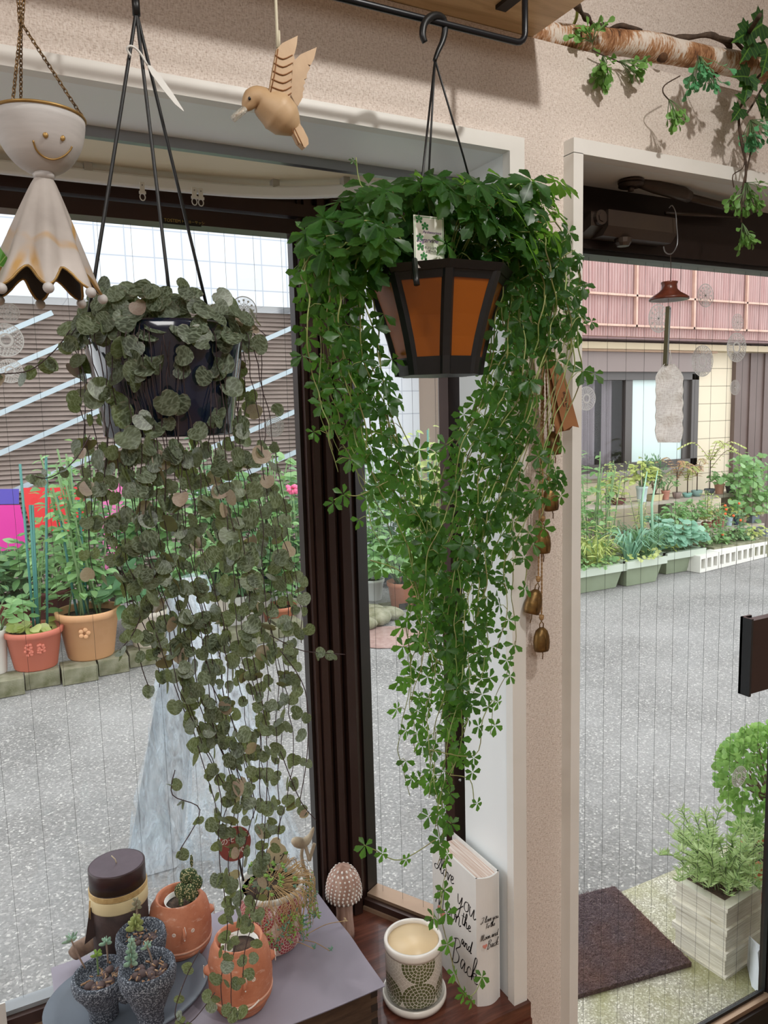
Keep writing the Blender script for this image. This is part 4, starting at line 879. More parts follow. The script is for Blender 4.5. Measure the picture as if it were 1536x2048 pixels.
def chain(mb, a, b, r=.0022):
    L = (b-a).length; n = int(L/(r*1.55)); d = (b-a).normalized(); e = d.orthogonal().normalized(); f = d.cross(e)
    for i in range(n):
        c = a+d*(L*(i+.5)/n); x = e if i % 2 else f
        mb.tube([c+d*(math.cos(th)*r*1.15)+x*(math.sin(th)*r*.62) for th in [k*2*PI/8 for k in range(9)]], r*.23, 4, cap=False)
for ang in (math.radians(-10), math.radians(110), math.radians(235)):
    m = MB(); e = V(hc_.x+rb*math.cos(ang), dy+rb*math.sin(ang), zr_+.001); chain(m, kn, e); m.build('chain', CHM, t)
m = MB(); chain(m, top, kn); chain(m, top+V(.003, .003, 0), kn+V(.001, .001, 0)); chain(m, top+V(-.003, .002, 0), kn+V(-.001, 0, 0)); m.build('chain', CHM, t)
# foliage sprig beside it, left frame edge
q = aty(-6, 545, .70)
m = MB(); m.leaf(q+V(-.028, 0, .016), V(1, .1, -.35), V(.1, -1, .3), .045, OVATE, mi=0, wid=1.6); m.leaf(q+V(-.030, 0, .006), V(.7, 0, -.9), V(0, -1, .3), .04, OVATE, wid=1.6)
m.tube([q+V(-.03, 0, .014), q+V(-.05, .01, .05), q+V(-.055, .02, .12)], .001, 5)
tag(m.build('veined_leaf_sprig', [m_leaf('bright_veined_leaf', '#3f7a2c', '#4f8c34', '#80b040', .3, .4, '#c8d890')], loc=q), 'bright green veined leaves reaching in at the left edge beside the ghost robe', 'leaf sprig')

# ---- hummingbird
hy = .80
def B(px, py, d=0): return aty(px, py, hy+d)
t = thing('wooden_hummingbird', 'carved pale wooden hummingbird with raised wings hanging from a cord', 'ornament', B(560, 190))
BWD = m_wood('carved_limewood', '#a88660', '#c0a07a', '#d2b692', 9, (1, 1, 1), .5, .12)
def skin(mb, P, rs, seg=16, flat=.85):
    mb.tube(cat(P, 4), [rs[min(len(rs)-1, i//4)]*(1-(i % 4)/4)+rs[min(len(rs)-1, i//4+1)]*((i % 4)/4) for i in range(4*(len(P)-1)+1)], seg)
m = MB(); skin(m, [B(489, 222), B(494, 212), B(504, 198), B(517, 196), B(532, 208), B(552, 222), B(572, 240), B(588, 255), B(597, 262)], [.0012, .0062, .0100, .0115, .0160, .0205, .0185, .0105, .0040]); m.build('body', BWD, t)
m = MB(); tp = [B(580, 250), B(588, 246), B(600, 262), B(610, 282), B(611, 294), B(604, 301), B(592, 290), B(583, 272)]; m.prism([q+V(0, -.009, 0) for q in tp], V(0, .009, 0))
m.build('tail', BWD, t, smooth=False)
m = MB()
for a_, b_ in (((588, 254), (606, 292)), ((584, 258), (598, 290))): m.tube([B(*a_, -.0092), B(*b_, -.0092)], .0006, 4)
m.build('tail_groove', mt('groove_brown', '#8a5c34', .7), t)
def wing(px, d, name='wing'):
    P = [B(x, y, d) for x, y in px]; m = MB(); m.prism([q+V(0, -.0022, 0) for q in P], V(0, .0044, 0)); return m.build(name, BWD, t, smooth=False)
wa = wing([(536, 192), (543, 150), (552, 100), (563, 88), (594, 73), (592, 92), (588, 108), (586, 112), (588, 122), (583, 128), (585, 140), (581, 144), (583, 156), (580, 162), (582, 172), (580, 178), (581, 188), (577, 200), (560, 206), (545, 204)], -.010)
m = MB()
for y in (112, 128, 144, 160, 175, 188): m.tube(cat([B(550-(y-112)*.13, y-2, -.0125), B(566, y+6, -.0128), B(585-(y-112)*.03, y-2, -.0125)], 3), .0007, 4)
m.tube([B(556, 98, -.0125), B(549, 150, -.0125), B(539, 194, -.0125)], .0007, 4); m.build('feather_groove', mt('groove_brown', '#8a5c34', .7), wa)
wb = wing([(580, 190), (583, 150), (585, 125), (600, 110), (632, 96), (627, 118), (620, 132), (614, 130), (619, 138), (614, 146), (612, 150), (612, 158), (607, 160), (609, 168), (605, 172), (607, 180), (604, 186), (604, 196), (600, 204), (594, 214), (588, 206)], .012)
MB().ell(B(499, 197, -.0088), (.0016, .0012, .0018), seg=10).build('eye', mt('gloss_black', '#0c0d10', .18), t)
MB().tube([B(490, 218), B(466, 238)], [.0036, .0036], 12, cap=True).build('beak_sleeve', m_film('clear_tube', '#d8d4c8', .45, .2), t)
MB().tube([B(492, 216), B(472, 232)], [.0016, .0008], 8).build('beak', BWD, t)
MB().tube([B(549, -60, .003), B(554, 60, .003), B(555, 95, .0)], .0017, 8).tube([B(558, 62, .003), B(559, 95, .0)], .0013, 8).build('hanging_cord', mt('ivory_cord', '#cfc8b0', .5), t)

# ---- generic vine builder
def proj(q):
    v = q-CP; z = v.dot(FW); return 768+CF*v.dot(RT)/z, 1024-CF*v.dot(UP)/z
def envx(tab, y):
    for i in range(len(tab)-1):
        if tab[i][0] <= y <= tab[i+1][0]:
            f = (y-tab[i][0])/(tab[i+1][0]-tab[i][0]); return tab[i][1]+(tab[i+1][1]-tab[i][1])*f, tab[i][2]+(tab[i+1][2]-tab[i][2])*f
    return (tab[0][1], tab[0][2]) if y < tab[0][0] else (tab[-1][1], tab[-1][2])

# ---- pot 1: navy pot with string of hearts
P1Y = .88
pc = aty(330, 690, P1Y); R1 = abs(aty(490, 690, P1Y).x-aty(168, 690, P1Y).x)/2*1.0
zrim = aty(330, 655, P1Y).z; zbot = aty(330, 872, P1Y).z
pcx = pc.x
t1 = thing('string_of_hearts', 'glossy navy hanging pot trailing marbled heart-leaved vines to the sill', 'hanging plant', (pcx, P1Y, zbot))
NAVY = simple('glossy_navy', '#10182c', .12, coat=.6, var='#141e34', vs=4)
m = MB(); m.lathe([(R1*.78, zbot), (R1*.80, zbot+.002), (R1*.86, zbot+(zrim-zbot)*.4), (R1*.96, zrim-.02), (R1*.98, zrim-.004), (R1*.96, zrim), (R1*.90, zrim-.004), (R1*.86, zrim-.02), (0, zrim-.02)], (pcx, P1Y, 0), 56); m.build('pot', NAVY, t1)
m = MB(); m.lathe([(R1*.9, zrim-.0195), (0, zrim-.012)], (pcx, P1Y, 0), 30); m.build('soil', SOIL, t1)
tp1 = aty(272, 15, P1Y)
for (px, py, dd) in ((155, 640, -.02), (345, 640, -.06), (420, 640, .05)):
    e = aty(px, py, P1Y+dd*.6)
    if px == 155: e = V(pcx-R1*.93, P1Y-.02, zrim)
    mid = tp1+(e-tp1)*.12
    MB().tube(cat([tp1+V(0, 0, .0), tp1+(V(e.x, e.y, e.z)-tp1)*.08+V(0, 0, -.004), e], 4), .0019, 8).build('hanger_rod', BLACKP, t1)
MB().tube([tp1+V(0, 0, -.008), tp1+V(0, 0, .012)], .0042, 10).tube([tp1+V(0, 0, .01), tp1+V(0, 0, .05), V(tp1.x, .85, zr-.006)], .0022, 8).build('hanger_neck', BLACKP, t1)
a = aty(268, 105, P1Y-.012); tg = thing('plant_tag', 'long white plastic tag looped on the rods of the navy pot', 'tag', a)
MB().tube(cat([aty(262, 112, P1Y-.012), aty(254, 98, P1Y-.014), aty(262, 92, P1Y-.016), aty(278, 103, P1Y-.014), aty(295, 130, P1Y-.012)], 4), [.0012]*17, 6).build('tag_loop', WHITEP, tg)
q = [aty(x, y, P1Y-.012) for x, y in ((293, 128), (303, 132), (320, 150), (345, 185), (366, 218), (368, 223), (350, 208), (325, 178), (303, 148))]
MB().prism(q, V(0, .001, 0)).build('tag_blade', WHITEP, tg, smooth=False)

ENV1 = [(640, 130, 535), (760, 150, 535), (900, 160, 545), (1000, 160, 575), (1100, 165, 590), (1200, 195, 600), (1300, 235, 600), (1400, 270, 605), (1500, 320, 600), (1600, 385, 590), (1700, 385, 575), (1800, 400, 545), (1900, 415, 525), (2045, 425, 510)]
def heart_leaf(m, q, px, size, facing=None):
    th = R.uniform(-1.3, 1.3)+ (-PI/2); n = V(math.cos(th), math.sin(th), R.uniform(-.25, .7)).normalized()
    if R.random() < .12: n = V(R.uniform(-1, 1), R.uniform(-1, 1), R.uniform(.2, 1.2)).normalized()
    d = V(R.uniform(-1, 1), R.uniform(-.4, .4), R.uniform(-1.2, .35)); d = (d-n*d.dot(n)); d = d.normalized() if d.length > .01 else V(0, 0, -1)
    m.leaf(q, d, n, size, HEART, cup=R.uniform(-.12, .25), droop=R.uniform(-.1, .2))
def heart_strand(t01, yend, depth, phase, y0=670, name='vine_strand', env=ENV1, ofs=None):
    pts = []; y = y0; n = max(4, int((yend-y0)/28))
    for i in range(n+1):
        yy = y0+(yend-y0)*i/n; a, b = envx(env, yy); a0, b0 = envx(env, yend)
        if i == 0: x0 = a+(b-a)*t01
        x = a+(b-a)*t01; wob = 7*math.sin(i*.55+phase)+R.uniform(-3, 3)
        D = P1Y+depth*(1-.25*i/n)+.004*math.sin(i*.8+phase); pts.append(aty(x+wob, yy, D))
    if ofs: pts = [q+ofs for q in pts]
    st = pts[0]; inn = V(pcx+(st.x-pcx)*.8, P1Y+(st.y-P1Y)*.8, zrim+.004)
    P = cat([V(pcx+(st.x-pcx)*.5, P1Y+(st.y-P1Y)*.5, zrim-.01), inn]+pts, 2)
    o = MB().tube(P, .00055, 5).build(name, ST_HEART, t1)
    m = MB(); acc = 0; nxt = R.uniform(0, .02); last = P[0]; tot = sum((P[i+1]-P[i]).length for i in range(len(P)-1))
    for i in range(1, len(P)):
        acc += (P[i]-last).length; last = P[i]
        if acc > nxt:
            u = acc/tot; gap = R.uniform(.021, .036)*(1.0 if u < .8 else .8); nxt = acc+gap
            s = R.uniform(.0145, .0235)*(1.08-.38*u)
            for sd in (-1, 1):
                if R.random() < (.15 if not (depth < 0 and P[i].z > zbot-.01) else .8): continue
                off = V(sd*R.uniform(.002, .006), R.uniform(-.006, .003), R.uniform(-.003, .003)); heart_leaf(m, P[i]+off, 0, s)
    if m.v: m.build('heart_leaves', HEARTM, o)
    return P
strands = []
for k in range(30):
    t01 = (k+.5)/30+R.uniform(-.015, .015); c = abs(t01-.55)*2
    ye = R.uniform(1120, 1420) if c > .75 else R.uniform(1250, 1800)
    if .28 < t01 < .8 and R.random() < .3: ye = R.uniform(1650, 1950)
    if t01 < .12: ye = R.uniform(950, 1200)
    dep = R.choice([-1, -1, 1])*math.sqrt(max(.05, 1-((t01-.5)*2)**2))*R1*.95
    heart_strand(t01, ye, dep, R.uniform(0, 6))
for px0, px1, ye, t_ in ((470, 480, 2046, .5), (455, 470, 2030, .3), (500, 498, 1960, .75)):
    heart_strand(t_, ye, -R1*.9, R.uniform(0, 6))
# wandering strands
for P in ([(140, 660), (110, 700), (60, 740), (0, 748)], [(180, 870), (150, 920), (100, 955), (62, 950)], [(540, 1270), (600, 1300), (650, 1306), (690, 1309)], [(560, 1300), (610, 1380), (615, 1500), (600, 1600)], [(350, 1540), (345, 1590), (400, 1620), (360, 1700)], [(400, 1900), (370, 1960), (350, 2030), (380, 2045), (430, 1985)], [(560, 1500), (600, 1600), (632, 1640)], [(330, 1100), (300, 1180), (270, 1260), (240, 1300)]):
    Q = cat([aty(x, y, P1Y-R1*.7) for x, y in P], 5); o = MB().tube(Q, .0006, 5).build('vine_strand', ST_HEART, t1); m = MB()
    n = 2 if P[0][0] == 540 else 6
    for i in range(3 if n == 6 else 0, len(Q), 4):
        for _ in range(2): heart_leaf(m, Q[i], 0, R.uniform(.009, .014) if P[0][1] > 660 else R.uniform(.012, .018))
    if m.v: m.build('heart_leaves', HEARTM, o)
# crown leaves around the rim and over the face of the pot
m = MB()
for k in range(150):
    a = R.uniform(-PI, 0)*1.15+.2; rr = R1*R.uniform(.72, 1.1); z = zrim+R.uniform(-.020, .022)+(.010 if rr < R1*.95 else 0)
    q = V(pcx+rr*math.cos(a), P1Y+rr*math.sin(a), z); n = V(math.cos(a)*.7+R.uniform(-.5, .5), math.sin(a)*.7-.3+R.uniform(-.3, .3), R.uniform(0, .9)).normalized()
    d = V(R.uniform(-1, 1), R.uniform(-.5, .5), R.uniform(-1, .6)); d = (d-n*d.dot(n)).normalized(); m.leaf(q, d, n, R.uniform(.016, .0235), HEART, cup=R.uniform(-.1, .2), droop=.1)
for k in range(24):
    px = R.uniform(185, 470); py = R.uniform(700, 870)
    if 250 < px < 315 and 700 < py < 860 and R.random() < .7: continue
    u = (aty(px, py, P1Y).x-pcx)/R1; u = max(-.92, min(.92, u)); q = aty(px, py, P1Y-R1*math.sqrt(1-u*u)*1.04)
    heart_leaf(m, q, 0, R.uniform(.019, .027))
cr = m.build('crown_leaves', HEARTM, t1); cr['kind'] = 'stuff'

# ---- pot 2: lantern planter with sugar vine
P2Y = .86
c2 = aty(876, 640, P2Y); R2 = abs(aty(1000, 565, P2Y).x-aty(757, 565, P2Y).x)/2*1.02
z2r = aty(876, 548, P2Y).z; z2b = aty(880, 752, P2Y).z; r2b = abs(aty(955, 750, P2Y).x-aty(808, 750, P2Y).x)/2*.98
t2 = thing('lantern_planter', 'black lantern-shaped hanging planter with orange panels and a cascading sugar vine', 'hanging plant', (c2.x, P2Y, z2b))
OR = NT('orange_panel'); OR.base('#96500f', .3, coat=.3); OR.translucent('#c06010', .15); OR = OR.mat
NS = 8; ph = math.radians(-113.2)
def rad(f): # f 0 bottom..1 top
    return r2b+(R2-r2b)*(f**1.35)
m = MB(); Hh = z2r-z2b
def ring(f, s=1.0): return [V(c2.x+rad(f)*s*math.cos(ph+k*2*PI/NS), P2Y+rad(f)*s*math.sin(ph+k*2*PI/NS), z2b+Hh*f) for k in range(NS)]
for k in range(NS):     # ribs
    P = [ring(f, 1.0)[k] for f in (0, .17, .35, .55, .75, .93)]
    n = [V(q.x-c2.x, q.y-P2Y, 0).normalized() for q in P]; e = [V(-a_.y, a_.x, 0) for a_ in n]
    for i in range(5):
        w0, w1__ = .0075, .0075
        m.hexa([P[i]-e[i]*w0-n[i]*.004, P[i]+e[i]*w0-n[i]*.004, P[i]+e[i]*w0*.6+n[i]*.002, P[i]-e[i]*w0*.6+n[i]*.002, P[i+1]-e[i]*w1__-n[i]*.004, P[i+1]+e[i]*w1__-n[i]*.004, P[i+1]+e[i]*w1__*.6+n[i]*.002, P[i+1]-e[i]*w1__*.6+n[i]*.002])
for f0, f1, s in ((0, .17, 1.005), (.86, .93, 1.005)):
    a = ring(f0, s); b = ring(f1, s)
    for k in range(NS): m.add([a[k], a[(k+1) % NS], b[(k+1) % NS], b[k]], [(0, 1, 2, 3)], 0, flat=True)
m.add(ring(0, .98), [tuple(range(NS-1, -1, -1))], 0, flat=True)
m.build('planter_frame', BLACKP, t2, smooth=False)
m = MB(); a = ring(.93, 1.03); b = ring(1.0, 1.06); c_ = ring(1.0, 1.0); d_ = ring(.9, .95); e_ = ring(.93, 1.0)
for A, B_ in ((e_, a), (a, b), (b, c_), (c_, d_)):
    for k in range(NS): m.add([A[k], A[(k+1) % NS], B_[(k+1) % NS], B_[k]], [(0, 1, 2, 3)], 0, flat=True)
m.build('planter_rim', BLACKP, t2, smooth=False)
for k in range(NS):
    m = MB(); fs = [.15, .35, .55, .75, .88]
    rr = [[ring(f, .985)[k], ring(f, .985)[(k+1) % NS]] for f in fs]
    for i in range(4): m.add([rr[i][0], rr[i][1], rr[i+1][1], rr[i+1][0]], [(0, 1, 2, 3)])
    rr = [[ring(f, .955)[k], ring(f, .955)[(k+1) % NS]] for f in fs]
    for i in range(4): m.add([rr[i][1], rr[i][0], rr[i+1][0], rr[i+1][1]], [(0, 1, 2, 3)])
    m.build('orange_panel', OR, t2)
m = MB(); m.add(ring(.94, .95), [tuple(range(NS))], 0); m.build('soil', SOIL, t2)
# hook and rods
hk = V(aty(875, 60, .85).x, .85, zr); e_ = aty(870, 112, .852)
prof_h = [aty(850, 85, .84), aty(845, 68, .84), aty(850, 45, .842), aty(866, 32, .845), aty(884, 36, .85), aty(890, 55, .852), aty(886, 80, .853), aty(876, 103, .853), aty(869, 122, .854)]
MB().tube(cat(prof_h, 4), [.0035+.0012*math.sin(i/8) for i in range(33)], 10).build('hook', BLACKP, t2)
hb_ = aty(870, 120, .854)
for px, py, dd in ((826, 540, -.065), (850, 480, .05), (976, 480, .07)):
    e = aty(px, py, P2Y+dd)
    if px == 826: e = V(c2.x-R2*.62, P2Y-R2*.55, z2r+.003); e = aty(824, 540, P2Y-R2*.7)
    MB().tube([hb_, e+(hb_-e)*.5, e-V(0, 0, .01)], .0014, 6).build('hanger_rod', BLACKP, t2)
MB().tube([aty(829, 520, P2Y-R2*.72), aty(832, 558, P2Y-R2*.98), aty(834, 570, P2Y-R2*1.0)], .0035, 8).build('rod_clip', BLACKP, t2)
# plant label
LY2 = P2Y-R2*.66
a = aty(827, 429, LY2); b = aty(887, 430, LY2); c_ = aty(829, 535, LY2)
tg = thing('plant_label', 'white plant label with purple script and small green leaf prints', 'label', c_)
m = MB(); m.box((a.x, LY2, c_.z), (b.x, LY2+.0008, a.z)); m.build('label_card', mt('label_white', '#e6e4dc', .45), tg, smooth=False)
m = MB(); 
for (x0, x1, z0, z1) in ((a.x+.001, a.x+.0016, c_.z, a.z-.0015), (b.x-.0016, b.x-.001, c_.z, a.z-.0015), (a.x+.001, b.x-.001, a.z-.002, a.z-.0014)): m.box((x0, LY2-.0002, z0), (x1, LY2, z1))
m.build('label_border', mt('print_green', '#4f8a55', .5), tg, smooth=False)
PU = mt('print_purple', '#5a2a78', .5)
text_mesh('Parthenocissus', .0042, frame_M(V(a.x+.012, LY2-.0003, aty(855, 467, LY2).z), (1, 0, 0), (0, 0, 1)), PU, 'label_lettering', tg, shear=.35)
text_mesh('Sugarvine', .0078, frame_M(V(a.x+.003, LY2-.0003, aty(855, 485, LY2).z), (1, 0, 0), (0, 0, 1)), PU, 'label_lettering', tg, shear=.3)
text_mesh('パルセノシッサス', .0038, frame_M(V(a.x+.007, LY2-.0003, aty(855, 498, LY2).z), (1, 0, 0), (0, 0, 1)), INK, 'label_lettering', tg, sx=.9)
text_mesh('シュガーバイン', .0038, frame_M(V(a.x+.011, LY2-.0003, aty(855, 505, LY2).z), (1, 0, 0), (0, 0, 1)), INK, 'label_lettering', tg)
for px, py in ((838, 439), (850, 453), (840, 475), (841, 494), (848, 513), (852, 526)):
    m = MB(); q = aty(px, py, LY2-.0003)
    for k in range(5):
        th = PI/2+(k-2)*1.15; m.leaf(q, V(math.cos(th), 0, math.sin(th)), V(0, -1, 0), .0052, OBOV, 0, 0, wid=1.1)
    m.build('leaf_print', mt('print_leaf_green', '#2f7a3c', .5), tg, smooth=False)

def palm(m, q, axis, n, size, nl=5):    # palmate leaf: hub at q, facing normal n
    n = n.normalized(); ax = (axis-n*axis.dot(n)); ax = ax.normalized() if ax.length > .01 else n.orthogonal().normalized(); sd = n.cross(ax)
    for k in range(nl):
        th = (k-(nl-1)/2)*(1.18 if nl == 5 else 1.25)+R.uniform(-.12, .12); d = ax*math.cos(th)+sd*math.sin(th)-n*R.uniform(-.05, .35)
        L = size*1.1*(1.0 if abs(k-(nl-1)/2) < .1 else .93 if abs(k-(nl-1)/2) < 1.1 else .75)
        m.leaf(q+d*size*.06, d, n, L, OBOV, cup=R.uniform(.05, .3), droop=R.uniform(0, .25), wid=.98)
EL = [(560, 600, 735), (700, 620, 760), (800, 632, 790), (900, 650, 820), (1000, 700, 850), (1100, 745, 880), (1200, 780, 900), (1300, 785, 930), (1400, 790, 925), (1500, 785, 915), (1600, 800, 900), (1720, 840, 900)]
ER = [(560, 985, 1165), (700, 985, 1160), (800, 945, 1150), (900, 890, 1120), (1000, 860, 1090), (1100, 835, 1045), (1200, 820, 1035), (1300, 810, 1025), (1400, 805, 1000), (1500, 800, 985), (1600, 815, 935), (1720, 845, 905), (1860, 850, 900)]
def sugar_strand(env, t01, yend, D0, D1, y0, phase, wobble=9, extra=None):
    n = max(4, int((yend-y0)/30)); pts = []
    for i in range(n+1):
        yy = y0+(yend-y0)*i/n; a, b = envx(env, yy); tt = t01
        pts.append(aty(a+(b-a)*tt+wobble*math.sin(i*.7+phase)+R.uniform(-4, 4), yy, D0+(D1-D0)*i/n+.008*math.sin(i*.9+phase*2)))
    st = pts[0]; v = V(st.x-c2.x, st.y-P2Y, 0)
    hub = V(c2.x+v.x*.45, P2Y+v.y*.45, z2r+.0); arc = V(c2.x+v.x*.85, P2Y+v.y*.85, max(z2r+.02, st.z+.015))
    P = cat([hub, arc]+pts, 3); o = MB().tube(P, [.0011-.0006*i/len(P) for i in range(len(P))], 5).build('vine_strand', ST_SUGAR, t2)
    m = MB(); sm = MB(); acc = 0; nxt = R.uniform(.01, .04); last = P[0]; tot = sum((P[i+1]-P[i]).length for i in range(len(P)-1))
    for i in range(1, len(P)):
        acc += (P[i]-last).length; last = P[i]
        if acc > nxt:
            u = acc/tot; nxt = acc+R.uniform(.018, .042); s = R.uniform(.014, .023)*(1.08-.35*u)
            a = R.uniform(0, 2*PI); q = P[i]+V(math.cos(a)*R.uniform(.006, .022), math.sin(a)*R.uniform(.003, .016)-.003, R.uniform(-.006, .012))
            pq = proj(q)
            if 1078 < pq[0] < 1172 and 705 < pq[1] < 885 and R.random() < .97: continue
            sm.tube([P[i], (P[i]+q)/2+V(0, 0, .003), q], .0005, 4)
            palm(m, q, V(R.uniform(-.6, .6), R.uniform(-.3, .3), -1), V(R.uniform(-.7, .7), -1, R.uniform(-.2, .9)), s, 5 if R.random() < .8 else 3)
    if m.v: m.build('palmate_leaves', LF_SUGAR, o); sm.build('leaf_stalks', ST_SUGAR, o)['kind'] = 'stuff'
for k in range(17):
    t01 = (k+.5)/17; ye = R.uniform(1000, 1600) if t01 > .45 else R.uniform(840, 1250)
    if t01 < .2: ye = R.uniform(880, 1020)
    sugar_strand(EL, t01, ye, P2Y+R.uniform(-.04, .05), P2Y+R.uniform(-.05, .03), R.uniform(480, 580), R.uniform(0, 6))
for k in range(24):
    t01 = (k+.5)/24; ye = R.uniform(1150, 1620) if t01 < .75 else R.uniform(1000, 1500)
    sugar_strand(ER, t01, ye, P2Y+R.uniform(-.05, .06), P2Y+R.uniform(-.06, .03), R.uniform(460, 600), R.uniform(0, 6))
for t_, ye in ((.55, 1730), (.6, 1860), (.4, 1660)): sugar_strand(ER, t_, ye, P2Y-.03, P2Y-.02, 560, R.uniform(0, 6))
for P in ([(882, 1780), (884, 1840), (900, 1905), (912, 1950), (930, 1990), (950, 1985), (968, 1945)], [(860, 1500), (950, 1510), (965, 1440), (985, 1400)], [(870, 1680), (800, 1720), (750, 1700), (728, 1690)], [(780, 960), (720, 990), (690, 990), (668, 1000)], [(900, 1550), (940, 1560), (948, 1610)], [(1100, 760), (1150, 640), (1175, 650)], [(1040, 560), (1110, 520), (1150, 500)], [(1030, 1130), (1055, 1120), (1045, 1190)], [(760, 400), (722, 370), (712, 315)], [(740, 1120), (820, 1160), (860, 1300), (900, 1340)], [(1080, 940), (1110, 960), (1120, 965)]):
    Q = cat([aty(x, y, P2Y-.04) for x, y in P], 5); o = MB().tube(Q, .0007, 5).build('vine_strand', ST_SUGAR, t2); m = MB()
    for i in range(4, len(Q), 5):
        if P[0][0] == 760 and i < len(Q)-2: continue
        palm(m, Q[i]+V(R.uniform(-.008, .008), -.004, R.uniform(-.004, .008)), V(R.uniform(-.6, .6), 0, -1), V(R.uniform(-.5, .5), -1, R.uniform(0, .8)), R.uniform(.009, .017) if P[0][0] != 760 else .006)
    if m.v: m.build('palmate_leaves', LF_SUGAR, o)
m = MB(); sm = MB()
for k in range(310):
    a = R.uniform(0, 2*PI); f = math.sqrt(R.random()); px = 880+f*math.cos(a)*280; py = R.uniform(365, 540)+f*f*R.uniform(-20, 50)
    if R.random() < .35: px = R.uniform(820, 1080); py = R.uniform(355, 450)
    if px < 650: py = max(py, 395+R.uniform(0, 120))
    dep = P2Y+math.sin(a)*f*.15*( 1 if math.sin(a) > 0 else .7)
    if 785 < px < 935 and 385 < py < 580: dep = max(dep, P2Y-.025)
    if dep > .985 and px > 700: dep = .96
    q = aty(px, py, dep); n = V(math.cos(a)*f*.8, -.55+math.sin(a)*f*.4, .75)+V(R.uniform(-.4, .4), R.uniform(-.4, .4), R.uniform(-.2, .3))
    palm(m, q, V(math.cos(a)*.8+R.uniform(-.3, .3), -.3, -.5), n, R.uniform(.023, .033)); 
    if k % 3 == 0: sm.tube(cat([V(c2.x+(q.x-c2.x)*.3, P2Y+(q.y-P2Y)*.3, z2r+.005), V((q.x*2+c2.x)/3, (q.y*2+P2Y)/3, (q.z+z2r)/2+.02), q], 3), .0008, 5)
m.build('crown_leaves', LF_SUGAR, t2)['kind'] = 'stuff'; sm.build('crown_stems', ST_SUGAR, t2)['kind'] = 'stuff'
# two leaves overlapping the label
m = MB(); palm(m, aty(893, 487, LY2-.012), V(.3, 0, -1), V(.1, -1, .5), .021); m.build('front_leaf', LF_SUGAR, t2)

# ---- bell garland on the pillar
GYb = .968
t = thing('bell_garland', 'string of hammered brass bells on jute rope beside the door', 'bell garland', aty(1085, 700, GYb))
BR = simple('hammered_brass', '#57432a', .42, .7, var='#8c6c3c', vs=55, bump=.5, bs=90, bd=.002)
def bell(px, py, tilt=0, s=1.0, knot=True, side=0):
    q = aty(px, py, GYb); h = .0205*s; r = .0142*s; M_ = Matrix.Rotation(tilt, 3, 'Y')
    m = MB(); m.lathe([(r*.93, -h), (r*1.02, -h*.75), (r*1.06, -h*.3), (r*.98, h*.2), (r*.75, h*.65), (r*.35, h*.9), (0, h*.95), (0, h*.85), (r*.9, -h*.2), (r*.86, -h*.98)], q, 24, M=M_, sy=.78)
    o = m.build('bell', BR, t); L = lambda x, y, z: q+M_ @ V(x, y, z)
    MB().tube([L(-.0035, 0, h*.85), L(-.004, 0, h*1.2), L(0, 0, h*1.45), L(.004, 0, h*1.2), L(.0035, 0, h*.85)], .0010, 6).build('bell_loop', BR, o)
    MB().tube([L(0, 0, -h*.7), L(.003, 0, -h*1.35), L(.002, 0, -h*1.75)], .0009, 6).build('clapper', BR, o)
    MB().tube([L(0, -r*.84, -h*.8), L(0, -r*.84, .0), L(0, -r*.5, h*.75)], .0006, 5).build('bell_seam', BR, o)
    kq = L(0, 0, h*1.55); MB().ell(kq+V(0, 0, .004), (.0042, .0038, .0055), seg=12).tube([kq+V(0, 0, .006)+V(.0035*math.cos(a), .003*math.sin(a), a*.0006-.003) for a in [k*.7 for k in range(14)]], .0014, 6).build('rope_knot', JUTE, t)
    return kq+V(0, 0, .008)
def rope(mb, a, b, r=.0014):
    L = (b-a).length; n = max(6, int(L/.0016)); d = (b-a)/n
    for ph_ in (0, PI): mb.tube([a+d*i+V(math.cos(i*.75+ph_)*r*.55, math.sin(i*.75+ph_)*r*.5, 0) for i in range(n+1)], r*.62, 5)
for px, py, tl, s in ((1083, 1277, 0, 1), (1068, 1202, .28, 1.03), (1085, 1081, 0, 1), (1101, 997, -.1, .95), (1107, 885, -.05, .95)):
    k = bell(px, py, tl, s); m = MB(); rope(m, k, V(aty(1088, 690, GYb).x+(k.x-aty(1088, 690, GYb).x)*.25, GYb, aty(1088, 690, GYb).z)); m.build('rope', JUTE, t)
m = MB(); rope(m, aty(1088, 690, GYb), aty(1084, 455, GYb), .0022); rope(m, aty(1091, 690, GYb), aty(1086, 455, GYb), .0022); m.build('rope', JUTE, t)
MB().tube(cat([aty(1088, 690, GYb), aty(1096, 705, GYb-.02), aty(1105, 728, GYb-.036)], 3), .0007, 5).build('tag_string', JUTE, t)
MB().tube([aty(1079, 440, .985), aty(1079, 470, .985)], .005, 8).build('wood_peg', mt('peg_wood', '#8a5f3c', .7), t)
KR = simple('kraft_card', '#93633f', .8, var='#9d6c46', vs=20)
for i, (P, dd) in enumerate((([(1088, 700), (1121, 735), (1145, 853), (1139, 860), (1120, 864), (1112, 868)], -.030), ([(1098, 733), (1123, 727), (1158, 855), (1145, 852), (1128, 862)], -.036))):
    tg = MB().prism([aty(x, y, GYb+dd) for x, y in P], V(0, .0007, 0)).build('kraft_tag', KR, t, smooth=False)
a = aty(1125, 784, GYb-.0365); dn = aty(1141, 848, GYb-.0365)-a; dn.normalize(); yu = V(-dn.z, 0, dn.x)*-1
if yu.x < 0: yu = -yu
text_mesh('IRON BELL', .0072, frame_M(a, dn, yu), INK, 'tag_lettering', t, sx=.92)
text_mesh('POLISHED', .0034, frame_M(a-yu*.005+dn*.008, dn, yu), INK, 'tag_lettering', t)

